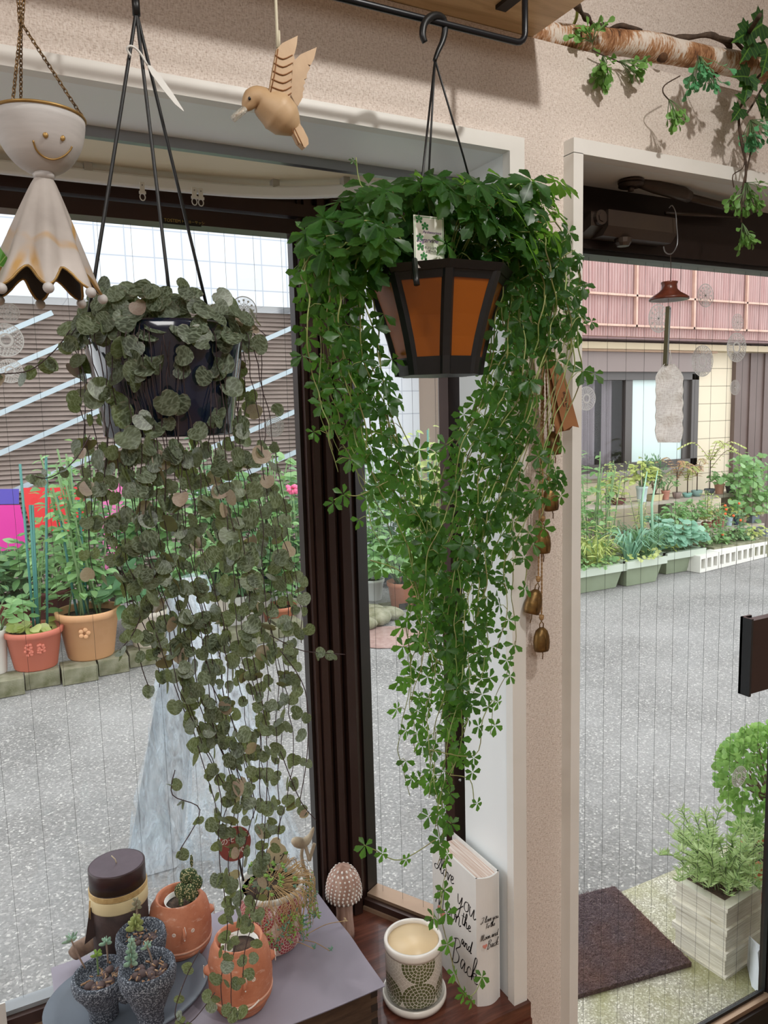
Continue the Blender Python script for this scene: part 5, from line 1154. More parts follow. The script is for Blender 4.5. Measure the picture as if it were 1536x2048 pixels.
# ---- wind chime hung in the doorway
WY = 1.05
def Wp(x, y, d=0): return aty(x, y, WY+d)
t = thing('wind_chime', 'wooden-capped wind chime with square metal tube and linen strip hanging before the door', 'wind chime', Wp(1338, 720))
MB().tube(cat([Wp(1327, 493), Wp(1330, 503), Wp(1337, 508), Wp(1346, 505), Wp(1354, 490), Wp(1355, 472), Wp(1353, 450), Wp(1351, 425), Wp(1344, 411), Wp(1338, 416)], 4), .0011, 8).build('wire_hook', CHROME, t)
MB().tube([Wp(1341, 508), Wp(1342, 540), Wp(1341, 565)], .0007, 5).build('cord', mt('dark_cord', '#3a2a20', .8), t)
q = Wp(1338, 600); zt_ = Wp(1340, 564).z; rr = abs(Wp(1367, 600).x-Wp(1308, 600).x)/2*.93
m = MB(); H = zt_-q.z; m.lathe([(0, H*1.0), (rr*.42, H), (rr*.42, H*.93), (rr*.38, H*.85), (rr*.40, H*.6), (rr*.55, H*.42), (rr*.85, H*.22), (rr*1.0, H*.1), (rr*1.0, 0), (rr*.85, 0), (0, H*.2)], q, 32)
m.build('wooden_cap', m_wood('rosewood', '#4a2218', '#6b3526', '#8a4a34', 12, (1, 1, 5), .3), t)
a = Wp(1337, 613); b = Wp(1331, 731)
MB().tube([Wp(1337, 598), a], .0007, 5).build('thread', mt('nylon', '#dddddd', .4), t)
M2 = Matrix.Rotation(.5, 3, 'Z'); w_ = .0042
for nm, dx, mt_, dd in (('metal_tube', 0, simple('olive_metal', '#6f6a52', .35, .7), 0), ('metal_tube', .0052, simple('dark_metal_side', '#26221c', .4, .5), .003)):
    m = MB(); m.hexa([b+V(dx, dd, 0)+M2 @ V(x, y, 0) for x, y in ((-w_, -w_*.7), (w_*.7, -w_*.7), (w_*.7, w_), (-w_, w_))]+[a+V(dx, dd, -.002*dx*100)+M2 @ V(x, y, 0) for x, y in ((-w_, -w_*.7), (w_*.7, -w_*.7), (w_*.7, w_), (-w_, w_))]); m.build(nm, mt_, t, smooth=False)
MB().ell(a+V(0, -.004, -.005), .0008, seg=6).build('rivet', INK, t)
LIN = NT('linen_gauze'); v_ = LIN.coord('Object'); w1n = LIN.noise(LIN.coord('Object', (1, 1, 9)), 75, 2); w2n = LIN.noise(LIN.coord('Object', (9, 1, 1)), 75, 2)
LIN.base(LIN.ramp(LIN.math('MULTIPLY', LIN.math('ADD', w1n, w2n), .5), [(.43, '#9c8676'), (.49, '#e0d8d0'), (.54, '#fbf8f4')]), .9); LIN.translucent('#f4ece4', .6)
cx0, cx1 = 1312, 1366
ou = [(1331, 728), (1341, 728), (1345, 733), (1352, 742), (1362, 754), (1364, 770), (1366, 800), (1367, 840), (1363, 872), (1356, 883), (1340, 887), (1322, 884), (1312, 874), (1311, 840), (1313, 800), (1312, 765), (1322, 742)]
m = MB(); c_ = Wp(1339, 810)
def strip(u, v):
    y = 728+v*157; hw = 27*min(1, .35+v*5)*(1 if v < .93 else 1-(v-.93)*3.2); x = 1339-1*v+hw*(2*u-1)*(1+.04*math.sin(v*40)); return Wp(x, y, .004*math.sin(u*6+v*9)+.003*math.sin(v*22)-.002)
m.grid(strip, 14, 44); m.build('linen_strip', LIN.mat, t)
MB().tube(cat([strip(0, v/12) for v in range(13)], 3), .0006, 5).tube(cat([strip(1, v/12) for v in range(13)], 3), .0006, 5).tube([Wp(1340, 700), Wp(1342, 715), Wp(1341, 731)], .0006, 5).build('strip_edging', WHITEP, t)

# ---- door closer
t = thing('door_closer', 'dark brown hydraulic door closer with folded arm at the top of the door', 'door closer', aty(1280, 450, 1.08))
DC = simple('bronze_enamel', '#3a302b', .4, .3, var='#45392f', vs=10)
YF = 1.062
a = aty(1217, 418, YF); b = aty(1355, 437, YF); c_ = aty(1355, 466, YF)
m = MB(); x0, x1 = a.x, b.x; z1, z0_, zc_2 = a.z, c_.z-.001, c_.z-.016
m.prism([V(x0, YF, z1), V(x0, YF, z0_), V(x0, YF+.014, zc_2), V(x0, 1.108, zc_2), V(x0, 1.108, z1)], V(x1-x0, 0, 0)); m.build('closer_body', DC, t, smooth=False)
m = MB(); m.prism([V(x0-.03, YF+.012, z1-.003), V(x0-.03, YF+.012, z0_), V(x0-.03, 1.108, zc_2), V(x0-.03, 1.108, z1-.003)], V(.03, 0, 0)); 
q = V(x0-.012, YF+.012, (z1+z0_)/2); m.tube([q, q+V(-.0, -.008, 0)], .013, 16); m.tube([q+V(0, -.008, 0), q+V(0, -.010, 0)], .008, 6); m.build('end_cap', DC, t, smooth=False)
q = aty(1246, 486, YF+.02); m = MB(); m.tube([q+V(0, 0, .008), q+V(0, 0, .0), q+V(0, 0, -.006)], [.016, .015, .011], 12); m.build('spindle_cap', DC, t, smooth=False)
Z2 = aty(1262, 365, 1.05)
m = MB(); m.tube([Z2+V(0, 0, .007), Z2+V(0, 0, .0045)], .021, 20); m.tube([Z2+V(0, 0, .003), Z2+V(0, 0, -.001)], .023, 20); m.tube([Z2+V(0, 0, -.002), Z2+V(0, 0, -.007)], .022, 20); m.tube([Z2+V(0, 0, -.007), Z2+V(0, 0, -.015)], .006, 6); m.build('arm_pivot', DC, t)
m = MB(); p0 = aty(1281, 366, 1.045); p1_ = aty(1378, 394, 1.045); m.tube([p0, aty(1310, 372, 1.045), aty(1365, 388, 1.045), p1_], [.009, .013, .0125, .0105], 12); m.build('arm_sleeve', DC, t)
m = MB(); m.tube([p1_-V(.01, 0, 0), aty(1450, 413, 1.06), aty(1500, 425, 1.075)], .0072, 10); m.tube([aty(1331, 426, 1.075), aty(1480, 434, 1.085)], .004, 4); m.build('arm_rod', DC, t)
m = MB(); a = aty(1168, 361, 1.07); b = aty(1282, 343, 1.05); m.prism([V(a.x, 1.04, Z2.z+.009), V(b.x-.01, 1.035, Z2.z+.009), V(b.x, 1.05, Z2.z+.009), V(b.x-.006, 1.07, Z2.z+.009), V(a.x, 1.10, Z2.z+.009)], V(0, 0, .003)); m.build('mounting_plate', DC, t, smooth=False)

# ---- birch log, twigs and garlands
L0 = atz(1060, 66, 2.098); L1 = atz(1136, 79, 2.098); L2_ = atz(1266, 88, 2.1); L3 = atz(1350, 104, 2.1); L4 = atz(1500, 134, 2.1); L5 = L4+(L4-L3)*.6
t = thing('birch_log', 'peeling birch log resting on the wall ledge above the door', 'log', L2_)
P = cat([L0-(L1-L0)*.8, L0, L1, L2_, L3, L4, L5], 8); m = MB(); m.tube(P, [.0205+.0012*math.sin(i*.5)+R.uniform(-.0004, .0004) for i in range(len(P))], 20); m.build('log_trunk', BIRCH, t)
for px, py in ((1322, 112), (1424, 143)):
    q = atz(px, py, 2.085); MB().ell(q, (.013, .010, .009), Matrix.Rotation(.5, 3, 'Y'), 12, 8).build('knot', simple('dark_knot', '#2a1d16', .9, var='#6b4a30', vs=80, bump=.8, bs=90, bd=.004), t)
tw = thing('twisted_twig', 'gnarled brown twig lying on the left part of the birch log', 'twig', L1+V(0, 0, .03))
def zt(x, y, z=2.125): return atz(x, y, z)
MB().tube(cat([zt(1150, 5), zt(1165, 28), zt(1180, 42), zt(1192, 60), zt(1205, 52), zt(1215, 62)], 4), [.0045+.0018*math.sin(i*1.3) for i in range(21)], 9).build('twig_stem', TWIG, tw)
MB().tube(cat([zt(1195, 58), zt(1218, 60), zt(1240, 51), zt(1262, 56), zt(1283, 61)], 4), [.005, .0045, .004, .0048, .004, .0042, .0045, .0042, .004, .0043, .004, .0038, .0042, .004, .0036, .003, .0026], 9).build('twig_branch', TWIG, tw)
tw = thing('twisted_twig', 'long forked brown twig winding over the right part of the birch log', 'twig', L3+V(0, 0, .03))
MB().tube(cat([zt(1313, 78), zt(1325, 70), zt(1345, 76), zt(1370, 88), zt(1392, 102), zt(1408, 112), zt(1415, 106)], 4), [.0042+.001*math.sin(i*.9) for i in range(25)], 9).build('twig_stem', TWIG, tw)
MB().tube(cat([zt(1350, 76), zt(1385, 74), zt(1420, 70), zt(1445, 82), zt(1458, 90), zt(1460, 108)], 4), [.0045+.001*math.sin(i*.9) for i in range(21)], 9).build('twig_branch', TWIG, tw)
MB().tube(cat([zt(1425, 72), zt(1450, 78), zt(1475, 82), zt(1490, 75), zt(1520, 30)], 4), .0038, 8).tube(cat([zt(1470, 82), zt(1495, 105), zt(1530, 118)], 4), .003, 8).build('twig_branch', TWIG, tw)
MB().tube(cat([zt(1155, 16, 2.14), zt(1153, 35, 2.13), zt(1144, 55, 2.125), zt(1132, 68, 2.12), zt(1120, 78, 2.11)], 4), .0024, 8)
tag(MB().tube(cat([zt(1155, 10, 2.14), zt(1153, 35, 2.13), zt(1144, 55, 2.125), zt(1134, 68, 2.12), zt(1120, 84, 2.095)], 4), .0026, 8).build('green_vine_stem', simple('olive_stem', '#8c9a4a', .5), loc=zt(1150, 40)), 'bare olive green stem curling down over the left end of the log', 'stem')
def fsprig(m, q, d, n, L, sp, leaf=.019, shape=SPOON):
    d = Vector(d).normalized()
    for k in range(n):
        e = (d+V(R.uniform(-sp, sp), R.uniform(-sp, sp), R.uniform(-sp, sp))).normalized(); p = q+e*L*R.uniform(.45, 1); m.tube([q, (q+p)/2+V(0, 0, .002), p], .0006, 4, mi=1)
        for j in range(3):
            f = (e+V(R.uniform(-.7, .7), R.uniform(-.7, .7), R.uniform(-.7, .7))).normalized(); m.leaf(p-e*L*.1*j, f, V(R.uniform(-.6, .6), -1, R.uniform(-.2, .8)), leaf*R.uniform(.7, 1.15), shape, cup=.2, droop=.1, wid=1.1)
FSPR = [(1185, 85, (-.2, -.2, .4), 12, .030, .9, LF_FAUX, 'pale green artificial tuft on the left of the birch log'), (1205, 112, (0, -.3, -1), 22, .045, .5, LF_FAUX, 'bushy green artificial tuft hanging left below the birch log'),
        (1238, 122, (1, -.2, -.4), 14, .045, .6, LF_FAUX, 'sprawling artificial tuft reaching right below the birch log'), (1398, 112, (0, -.3, -1), 26, .060, .5, LF_FAUX2, 'jade green artificial tuft under the middle of the log'),
        (1338, 198, (.3, -.2, -1), 12, .045, .45, LF_FAUX, 'small artificial sprig hanging from a curved wire'), (1500, 240, (.2, -.3, -.8), 26, .055, .7, LF_FAUX2, 'jade artificial tuft on the cord at the right edge'),
        (1492, 365, (.1, -.3, -.8), 26, .050, .75, LF_FAUX, 'yellowish green artificial tuft halfway down the right cord'), (1484, 445, (-.1, -.2, -1), 12, .042, .4, LF_FAUX, 'lowest artificial sprig at the end of the right cord')]
GPL = .945
for (px, py, d, n, L, sp, mt_, lb) in FSPR:
    q = aty(px, py, GPL if px > 1300 else .985); m = MB(); fsprig(m, q, d, n, L, sp); tag(m.build('artificial_sprig', [mt_, STEMG], loc=q), lb, 'artificial foliage', 'artificial foliage on the birch log')
m = MB(); _i = 0
for P, r in (([(1185, 100), (1200, 108), (1225, 118), (1240, 125)], .0012), ([(1360, 152), (1330, 170), (1326, 185), (1338, 200)], .0011), ([(1395, 110), (1396, 135)], .0013)): tag(MB().tube(cat([aty(x, y, GPL if x > 1300 else .985) for x, y in P], 4), r, 5).build('garland_wire', TWIG, loc=aty(P[0][0], P[0][1], GPL)), ['thin brown wire under the left part of the birch log', 'curved brown wire holding the small sprig below the middle of the log', 'short brown wire holding the jade tuft to the log'][_i], 'wire'); _i += 1
m = MB()
for P, r in (([(1530, 140), (1512, 160), (1500, 190), (1480, 215), (1478, 250), (1484, 290), (1492, 330), (1490, 365)], .0022), ([(1530, 165), (1505, 210), (1488, 235)], .0018), ([(1502, 300), (1495, 335), (1488, 360), (1483, 400), (1483, 445)], .0016), ([(1480, 262), (1490, 300), (1486, 335), (1466, 350), (1468, 375)], .001)): m.tube(cat([aty(x, y, GPL) for x, y in P], 4), r, 6)
tag(m.build('twisted_vine', TWIG, loc=aty(1490, 250, GPL)), 'twisted brown cord of the garland hanging at the right edge', 'cord')
iv = thing('artificial_ivy', 'dark veined artificial ivy leaves at the top right corner', 'artificial foliage', aty(1510, 130, GPL))
m = MB()
for px, py, dx, dz, s in ((1528, 45, -.8, -.5, .060), (1500, 62, -.9, -.5, .050), (1536, 90, -.3, -.9, .055), (1505, 80, -.6, -.8, .05)):
    m.leaf(aty(px, py, GPL-.02), V(dx, -.2, dz), V(R.uniform(-.3, .3), -1, .2), s, MAPLE, cup=.15, droop=.2, wid=.8)
m.build('ivy_leaves', LF_IVY, iv)
m = MB()
for px, py, dx, dz, s in ((1500, 155, -.9, -.1, .048), (1495, 150, -.2, -.9, .046), (1490, 205, -.7, .2, .03), (1482, 215, -.7, -.7, .036), (1512, 195, .4, -.8, .042), (1528, 190, .8, .2, .05), (1530, 205, .6, -.9, .05)):
    m.leaf(aty(px, py, GPL-.01), V(dx, -.2, dz), V(R.uniform(-.3, .3), -1, .2), s, MAPLE, cup=.15, droop=.2, wid=.8)
m.build('ivy_leaves', LF_IVY, iv)

# ---- stickers on the panes
STK = simple('white_vinyl', '#dfe4e6', .6); STF = m_film('frost_vinyl', '#e6eaec', .35, .5)
def sticker(px, py, r, style, label, plane='front', ry=None):
    if plane == 'front': q = aty(px, py, 1.3832); ex = V(1, 0, 0); n = V(0, -1, 0)
    elif plane == 'door': q = aty(px, py, GY-.0012); ex = V(1, 0, 0); n = V(0, -1, 0)
    else:
        o = BC+d2*.016+n2*.0195; rr_ = ray(px, py); k = ((o-CP).x*n2.x+(o-CP).y*n2.y)/(rr_.x*n2.x+rr_.y*n2.y); q = CP+rr_*k; ex = d2.copy(); n = -n2
    ez = V(0, 0, 1); R_ = r/CF*(q-CP).dot(FW)
    def ring_(m, r0, r1, seg=40, mi=0):
        vs = []; 
        for k in range(seg): a = 2*PI*k/seg; u = ex*math.cos(a)+ez*math.sin(a); vs += [q+u*r0+n*.0003, q+u*r1+n*.0003]
        m.add(vs, [(2*k, 2*k+1, (2*k+3) % (2*seg), (2*k+2) % (2*seg)) for k in range(seg)], mi, flat=True)
    def dot(m, x, y, rr, seg=8): m.add([q+ex*(x+rr*math.cos(k*2*PI/seg))+ez*(y+rr*math.sin(k*2*PI/seg))+n*.0003 for k in range(seg)], [tuple(range(seg))], 0, flat=True)
    m = MB(); m.add([q+(ex*math.cos(k*2*PI/40)+ez*math.sin(k*2*PI/40))*R_+n*.0001 for k in range(40)], [tuple(range(40))], 1, flat=True); ring_(m, R_*.93, R_)
    if style == 'snow':
        for k in range(12):
            a = k*PI/6; u = ex*math.cos(a)+ez*math.sin(a); sd = ex*-math.sin(a)+ez*math.cos(a)
            m.add([q+sd*R_*.02+n*.0003, q-sd*R_*.02+n*.0003, q+u*R_*.6-sd*R_*.02+n*.0003, q+u*R_*.6+sd*R_*.02+n*.0003], [(0, 1, 2, 3)], 0, flat=True); dot(m, math.cos(a)*R_*.7, math.sin(a)*R_*.7, R_*.09); dot(m, math.cos(a+.26)*R_*.42, math.sin(a+.26)*R_*.42, R_*.05)
    elif style == 'rings':
        for k in range(4): ring_(m, R_*(.3+.16*k), R_*(.36+.16*k))
        dot(m, 0, 0, R_*.16, 5)
    else:
        ring_(m, R_*.28, R_*.42)
        for j, rr in enumerate((.52, .64, .76, .86)):
            nn = 14+j*5
            for k in range(nn): a = 2*PI*(k+.5*(j % 2))/nn; dot(m, math.cos(a)*R_*rr, math.sin(a)*R_*rr, R_*.05, 6)
    tag(m.build('window_sticker', [STK, STF], loc=q, smooth=False), label, 'sticker', 'white ornament stickers on the glass')
sticker(488, 620, 27, 'snow', 'round snowflake sticker on the bay glass right of the navy pot')
sticker(548, 853, 21, 'rings', 'ringed star sticker low on the bay glass beside the navy pot')
sticker(330, 622, 24, 'snow', 'snowflake sticker half hidden behind the crown of the navy pot')
sticker(12, 680, 33, 'dots', 'large dotted sticker at the left edge of the bay glass')
sticker(20, 625, 18, 'snow', 'small snowflake sticker above the large dotted one at the left edge')
sticker(20, 742, 24, 'dots', 'dotted sticker below the large one at the left edge')
sticker(758, 611, 14, 'rings', 'small star sticker on the side pane left of the lantern planter', 'side')
sticker(808, 720, 26, 'dots', 'dotted sticker on the side pane partly behind the lantern planter', 'side')
sticker(1173, 797, 24, 'dots', 'dotted sticker on the door glass at its left edge', 'door')
sticker(1317, 637, 28, 'snow', 'snowflake sticker on the door glass behind the wind chime cap', 'door')
sticker(1411, 591, 23, 'snow', 'snowflake sticker high on the door glass right of the wind chime', 'door')
sticker(1405, 722, 31, 'dots', 'large dotted sticker on the door glass right of the linen strip', 'door')
sticker(1475, 645, 17, 'snow', 'topmost snowflake of the sticker column near the right edge of the door', 'door')
sticker(1473, 695, 29, 'dots', 'large dotted sticker in the column near the right edge of the door', 'door')
sticker(1470, 775, 15, 'rings', 'small ringed sticker at the foot of the column near the right edge', 'door')
sticker(1478, 1553, 22, 'dots', 'faint dotted sticker low on the door in front of the round bush', 'door')
# ================================================================ THE STREET
def kx_(x): return 1136+x/3.84
def ky_(y): return 850+y/3.84
POTC = {}
def pmat(c):
    if c not in POTC: POTC[c] = simple('pot_'+c.strip('#'), c, .6, var=c, bump=.1, bs=30)
    return POTC[c]
def pot_mesh(par, c, r, h, col, shape='round'):
    m = MB(); M_ = None
    if shape == 'round': m.lathe([(r*.68, 0), (r*.72, h*.03), (r*.92, h*.84), (r*1.0, h*.86), (r*1.02, h*.98), (r*.99, h), (r*.9, h*.99), (r*.87, h*.84), (0, h*.83)], c, 28)
    elif shape == 'bowl': m.lathe([(r*.6, 0), (r*.62, h*.12), (r*.8, h*.2), (r*.97, h*.65), (r*1.02, h*.92), (r*1.0, h), (r*.9, h), (r*.85, h*.8), (0, h*.78)], c, 28, sy=.75)
    else: # tray
        a, b = r, r*.6; q = []
        for s_, z in ((.86, 0), (1.0, h)):
            q += [c+V(x*a*s_, y*b*s_, z) for x, y in ((-1, -1), (1, -1), (1, 1), (-1, 1))]
        m.hexa(q); m.box((c.x-a*1.05, c.y-b*1.05, c.z+h*.86), (c.x+a*1.05, c.y-b*.9, c.z+h*1.0)); m.box((c.x-a*1.05, c.y+b*.9, c.z+h*.86), (c.x+a*1.05, c.y+b*1.05, c.z+h)); m.box((c.x-a*1.05, c.y-b, c.z+h*.86), (c.x-a*.92, c.y+b, c.z+h)); m.box((c.x+a*.92, c.y-b, c.z+h*.86), (c.x+a*1.05, c.y+b, c.z+h))
        m.build('pot', pmat(col), par, smooth=False)
        m = MB(); m.box((c.x-a*.93, c.y-b*.93, c.z+h*.9), (c.x+a*.93, c.y+b*.93, c.z+h*1.004)); m.build('soil', SOIL, par, smooth=False); return
    m.build('pot', pmat(col), par)
    m = MB(); m.lathe([(r*.86, h*.86), (0, h*.9)], c, 18, sy=.75 if shape == 'bowl' else 1); m.build('soil', SOIL, par)
def foliage(par, c, kind, H, S, n, ls, mat, sy=.8, name='foliage'):
    m = MB(); st_ = MB(); out = {'dome': OVATE, 'tall': OVATE, 'grass': LANCE, 'conifer': LANCE, 'fan': ROUND, 'feather': LANCE, 'lily': LANCE, 'small': ROUND}[kind]
    if kind == 'grass':
        for k in range(n):
            a = R.uniform(0, 2*PI); p = c+V(math.cos(a)*S*.3*R.random(), math.sin(a)*S*.3*sy*R.random(), 0); L = H*R.uniform(.6, 1.1); o = V(math.cos(a), math.sin(a)*sy, 0); w_ = ls*.10
            P = [p, p+V(0, 0, L*.5)+o*S*.25, p+V(0, 0, L*.8)+o*S*.6, p+V(0, 0, L*.62)+o*S*R.uniform(.8, 1.15)]; Q = cat(P, 3); sd = V(-o.y, o.x, 0)
            if sd.length < .01: sd = V(1, 0, 0)
            vs = []
            for i, q in enumerate(Q): wd = w_*(1-(i/len(Q))**2); vs += [q-sd*wd, q+sd*wd]
            kk = R.randrange(1, 200); m.add(vs, [(2*i, 2*i+1, 2*i+3, 2*i+2) for i in range(len(Q)-1)], 0, [[(kk+.3, i/len(Q)), (kk+.7, i/len(Q)), (kk+.7, (i+1)/len(Q)), (kk+.3, (i+1)/len(Q))] for i in range(len(Q)-1)])
    elif kind in ('tall', 'lily'):
        ns = max(1, n//26)
        for s_ in range(ns):
            a = R.uniform(0, 2*PI); b = c+V(math.cos(a)*S*.35*R.random(), math.sin(a)*S*.35*sy, 0); tp = b+V(R.uniform(-1, 1)*S*.5, R.uniform(-1, 1)*S*.5*sy, H*R.uniform(.72, 1.05)); st_.tube([b, (b+tp)/2+V(R.uniform(-.02, .02), 0, 0), tp], H*.004+.0015, 5)
            for j in range(26):
                u = .12+.88*j/26; q = b+(tp-b)*u; th = j*2.4; el = R.uniform(-.2, .6); d = V(math.cos(th), math.sin(th), el)
                off = V(math.cos(th), math.sin(th), 0)*(S*.28*R.random() if kind == 'tall' else 0)
                m.leaf(q+off, d, V(0, 0, 1)+V(R.uniform(-.5, .5), R.uniform(-.9, .2), 0), ls*R.uniform(.7, 1.15)*(1.1-.4*u), out, .15, .35, wid=1.0 if kind == 'tall' else .8)
    elif kind == 'conifer':
        for s_ in range(max(2, n//60)):
            b = c+V(R.uniform(-.6, .6)*S, R.uniform(-.5, .5)*S, H*R.uniform(.4, .8)); st_.tube([c, (c+b)/2, b], .005, 5)
            for j in range(60):
                d = V(R.gauss(0, 1), R.gauss(0, 1), R.gauss(0, .8)).normalized(); q = b+V(d.x*S*.42, d.y*S*.4, d.z*H*.28)*R.uniform(.5, 1); m.leaf(q, d, V(0, 0, 1), ls, LANCE, 0, 0, wid=2.2)
    elif kind == 'feather':
        for s_ in range(max(2, n//22)):
            a = R.uniform(0, 2*PI); L = S*R.uniform(.8, 1.3); b = c+V(0, 0, H*R.uniform(.35, .6)); P = cat([b, b+V(math.cos(a)*L*.5, math.sin(a)*L*.4, H*.35), b+V(math.cos(a)*L, math.sin(a)*L*.8, H*.25)], 6)
            st_.tube([c, b+V(0, 0, -.0)], .006, 5).tube(P, .003, 4)
            for i in range(1, len(P)):
                t_ = (P[i]-P[i-1]).normalized(); sd = t_.cross(V(0, 0, 1)).normalized()
                for s2 in (-1, 1): m.leaf(P[i], sd*s2+t_*.4-V(0, 0, .25), V(0, -.3, 1), ls*(1-.4*i/len(P)), LANCE, .1, .2, wid=2.4)
    else:
        for k in range(n):
            a = R.uniform(0, 2*PI); f = math.sqrt(R.random()); z = H*(1-f*f*.55)*R.uniform(.45, 1.0); q = c+V(math.cos(a)*S*f, math.sin(a)*S*f*sy, z)
            d = V(math.cos(a)+R.uniform(-.6, .6), math.sin(a)+R.uniform(-.6, .6), R.uniform(-.5, .5)); nn = V(math.cos(a)*.5*f, math.sin(a)*.5*f-.35, 1)+V(R.uniform(-.4, .4), R.uniform(-.5, .2), 0)
            m.leaf(q, d, nn, ls*R.uniform(.7, 1.2), out, .15, .25, wid=1.0)
            if k % 5 == 0: st_.tube([c+V(math.cos(a)*S*.15, math.sin(a)*S*.15, 0), (c+q)/2+V(0, 0, H*.05), q], .0025+H*.004, 4)
    m.build(name, mat, par)
    if st_.v: st_.build('stems', STEMG if kind not in ('feather', 'conifer') else STEMB, par)
def potted(label, c, r, h, col, kind, H, S, n, ls, mat, shape='round', group=None, name='potted_plant', sy=.8):
    t = thing(name, label, 'potted plant', c, group)
    pot_mesh(t, c, r, h, col, shape); foliage(t, c+V(0, 0, h*.85), kind, H, S, n, ls, GRN[mat] if isinstance(mat, int) else mat, sy); return t
def wpx(px, Y): return px/CF*(Y/ray(1300, 1000).y)     # pixel width to metres at a plane
# ---- tiered shelves of pots before the cream house
Yt, Ym = 6.05, 5.72
zt_top = aty(kx_(800), ky_(565), Yt).z; zt_mid = aty(kx_(780), ky_(832), Ym).z
WDB = simple('grey_plank', '#9c9286', .8, var='#b8aea2', vs=6)
for nm, Y_, z_, x0, x1 in (('upper plant stage of grey planks below the house window', Yt, zt_top, 1150, 1472), ('lower plant stage of grey planks in front of the cream house', Ym, zt_mid, 1150, 1510)):
    a = aty(x0, 1000, Y_).x; b = aty(x1, 1000, Y_).x; t = thing('plant_stage', nm, 'shelf', ((a+b)/2, Y_, GZ))
    m = MB(); m.box((a, Y_-.13, z_-.03), (b, Y_-.005, z_)); m.box((a, Y_+.005, z_-.03), (b, Y_+.13, z_)); m.build('shelf_plank', WDB, t, smooth=False)
    k = a+.25
    while k < b: m = MB(); m.box((k, Y_-.08, GZ), (k+.07, Y_+.08, z_-.03)); m.build('stage_leg', pmat('#8f887c'), t, smooth=False); k += 1.05
TG = 'bonsai and flower pots on the plant stages'
UP_ = [  # crop x, width, height, colour, shape, plant kind, H, S, n, leaf, mat, label
 (300, 45, 75, '#2f4a46', 'round', 'dome', .22, .12, 60, .06, 1, 'small dark green pot at the left end of the upper stage'),
 (375, 125, 45, '#6b3f3c', 'bowl', 'tall', .42, .20, 130, .06, 1, 'low maroon tray with yellow-green shrub on the upper stage'),
 (555, 90, 120, '#c9d8de', 'round', 'dome', .34, .17, 90, .085, 1, 'tall white and pale blue pot with drooping yellow-green leaves'),
 (655, 110, 50, '#c3b892', 'tray', 'conifer', .44, .20, 420, .045, GRN[2], 'olive oblong bonsai pot with a dense dark conifer'),
 (738, 68, 72, '#c98c7c', 'round', 'dome', .22, .14, 60, .05, 0, 'pink clay pot right of the conifer bonsai'),
 (825, 80, 48, '#8d7a74', 'bowl', 'feather', .42, .26, 110, .06, 4, 'shallow grey-brown pot with rusty feathery leaves'),
 (905, 88, 34, '#7fb0a6', 'bowl', 'feather', .40, .24, 90, .06, 1, 'shallow turquoise pot on the upper stage'),
 (978, 100, 48, '#7f9a96', 'bowl', 'feather', .40, .24, 90, .06, 4, 'grey-green oval pot with arching orange-green leaves'),
 (1075, 95, 50, '#4c5058', 'bowl', 'feather', .60, .34, 150, .075, 1, 'dark slate bonsai pot under long arching leaves'),
 (1150, 85, 82, '#d09a86', 'round', 'small', .18, .15, 70, .05, 0, 'pink terracotta pot near the right end of the upper stage'),
 (1235, 85, 56, '#3f4248', 'round', 'dome', .20, .14, 60, .05, 2, 'black pot at the right end of the upper stage')]
for (x, w_, h_, col, shp, kd, H, S, n, ls, mt_, lb) in UP_:
    X_ = aty(kx_(x), ky_(550), Yt).x; s_ = wpx(1/3.84, Yt); potted(lb, V(X_, Yt-.02, zt_top+.001), w_*s_/2, h_*s_, col, kd, H, S, n, ls, mt_, shp, TG)
MID = [
 (370, 110, 55, '#7a5348', 'bowl', 'dome', .2, .14, 60, .05, 2, 'brown bowl at the left of the lower stage'),
 (515, 200, 62, '#9aa39a', 'tray', 'lily', .5, .3, 110, .10, 1, 'grey rectangular planter with lily shoots on the lower stage'),
 (655, 80, 95, '#2f7a5e', 'round', 'small', .16, .14, 60, .05, 3, 'bright green pot on the lower stage'),
 (725, 50, 52, '#7d8488', 'round', 'grass', .2, .1, 18, .09, 0, 'small grey pot beside the bright green pot'),
 (805, 85, 52, '#b06f56', 'round', 'dome', .36, .22, 120, .085, 0, 'terracotta pot with broad leaves in the middle of the lower stage'),
 (890, 60, 45, '#dba63a', 'round', 'dome', .18, .12, 40, .06, 0, 'yellow pot on the lower stage'),
 (955, 112, 76, '#dcdad2', 'round', 'dome', .32, .22, 110, .085, 0, 'white pot behind the round-leaved geranium'),
 (1050, 92, 54, '#8a4a42', 'bowl', 'tall', .48, .18, 110, .07, 1, 'round red-brown pot on the lower stage'),
 (1112, 48, 62, '#9a5a52', 'round', 'dome', .2, .1, 40, .05, 4, 'narrow maroon pot on the lower stage'),
 (1158, 66, 70, '#c48a7c', 'round', 'small', .2, .14, 60, .05, 0, 'pink pot between the maroon and the pale blue pots'),
 (1220, 66, 76, '#b9cede', 'round', 'dome', .26, .15, 70, .06, 1, 'white and sky blue pot on the lower stage'),
 (1278, 44, 70, '#2d3f5c', 'round', 'dome', .16, .1, 40, .05, 2, 'narrow navy pot on the lower stage'),
 (1330, 60, 62, '#b08a74', 'round', 'dome', .2, .12, 50, .05, 4, 'beige clay pot right of the narrow navy pot'),
 (1405, 95, 62, '#6a7480', 'tray', 'small', .10, .14, 60, .04, 1, 'slate tray at the right end of the lower stage')]
for (x, w_, h_, col, shp, kd, H, S, n, ls, mt_, lb) in MID:
    X_ = aty(kx_(x), ky_(800), Ym).x; s_ = wpx(1/3.84, Ym); potted(lb, V(X_, Ym-.02, zt_mid+.001), w_*s_/2, h_*s_, col, kd, H*.8, S*.75, n, ls*.8, mt_, shp, TG)
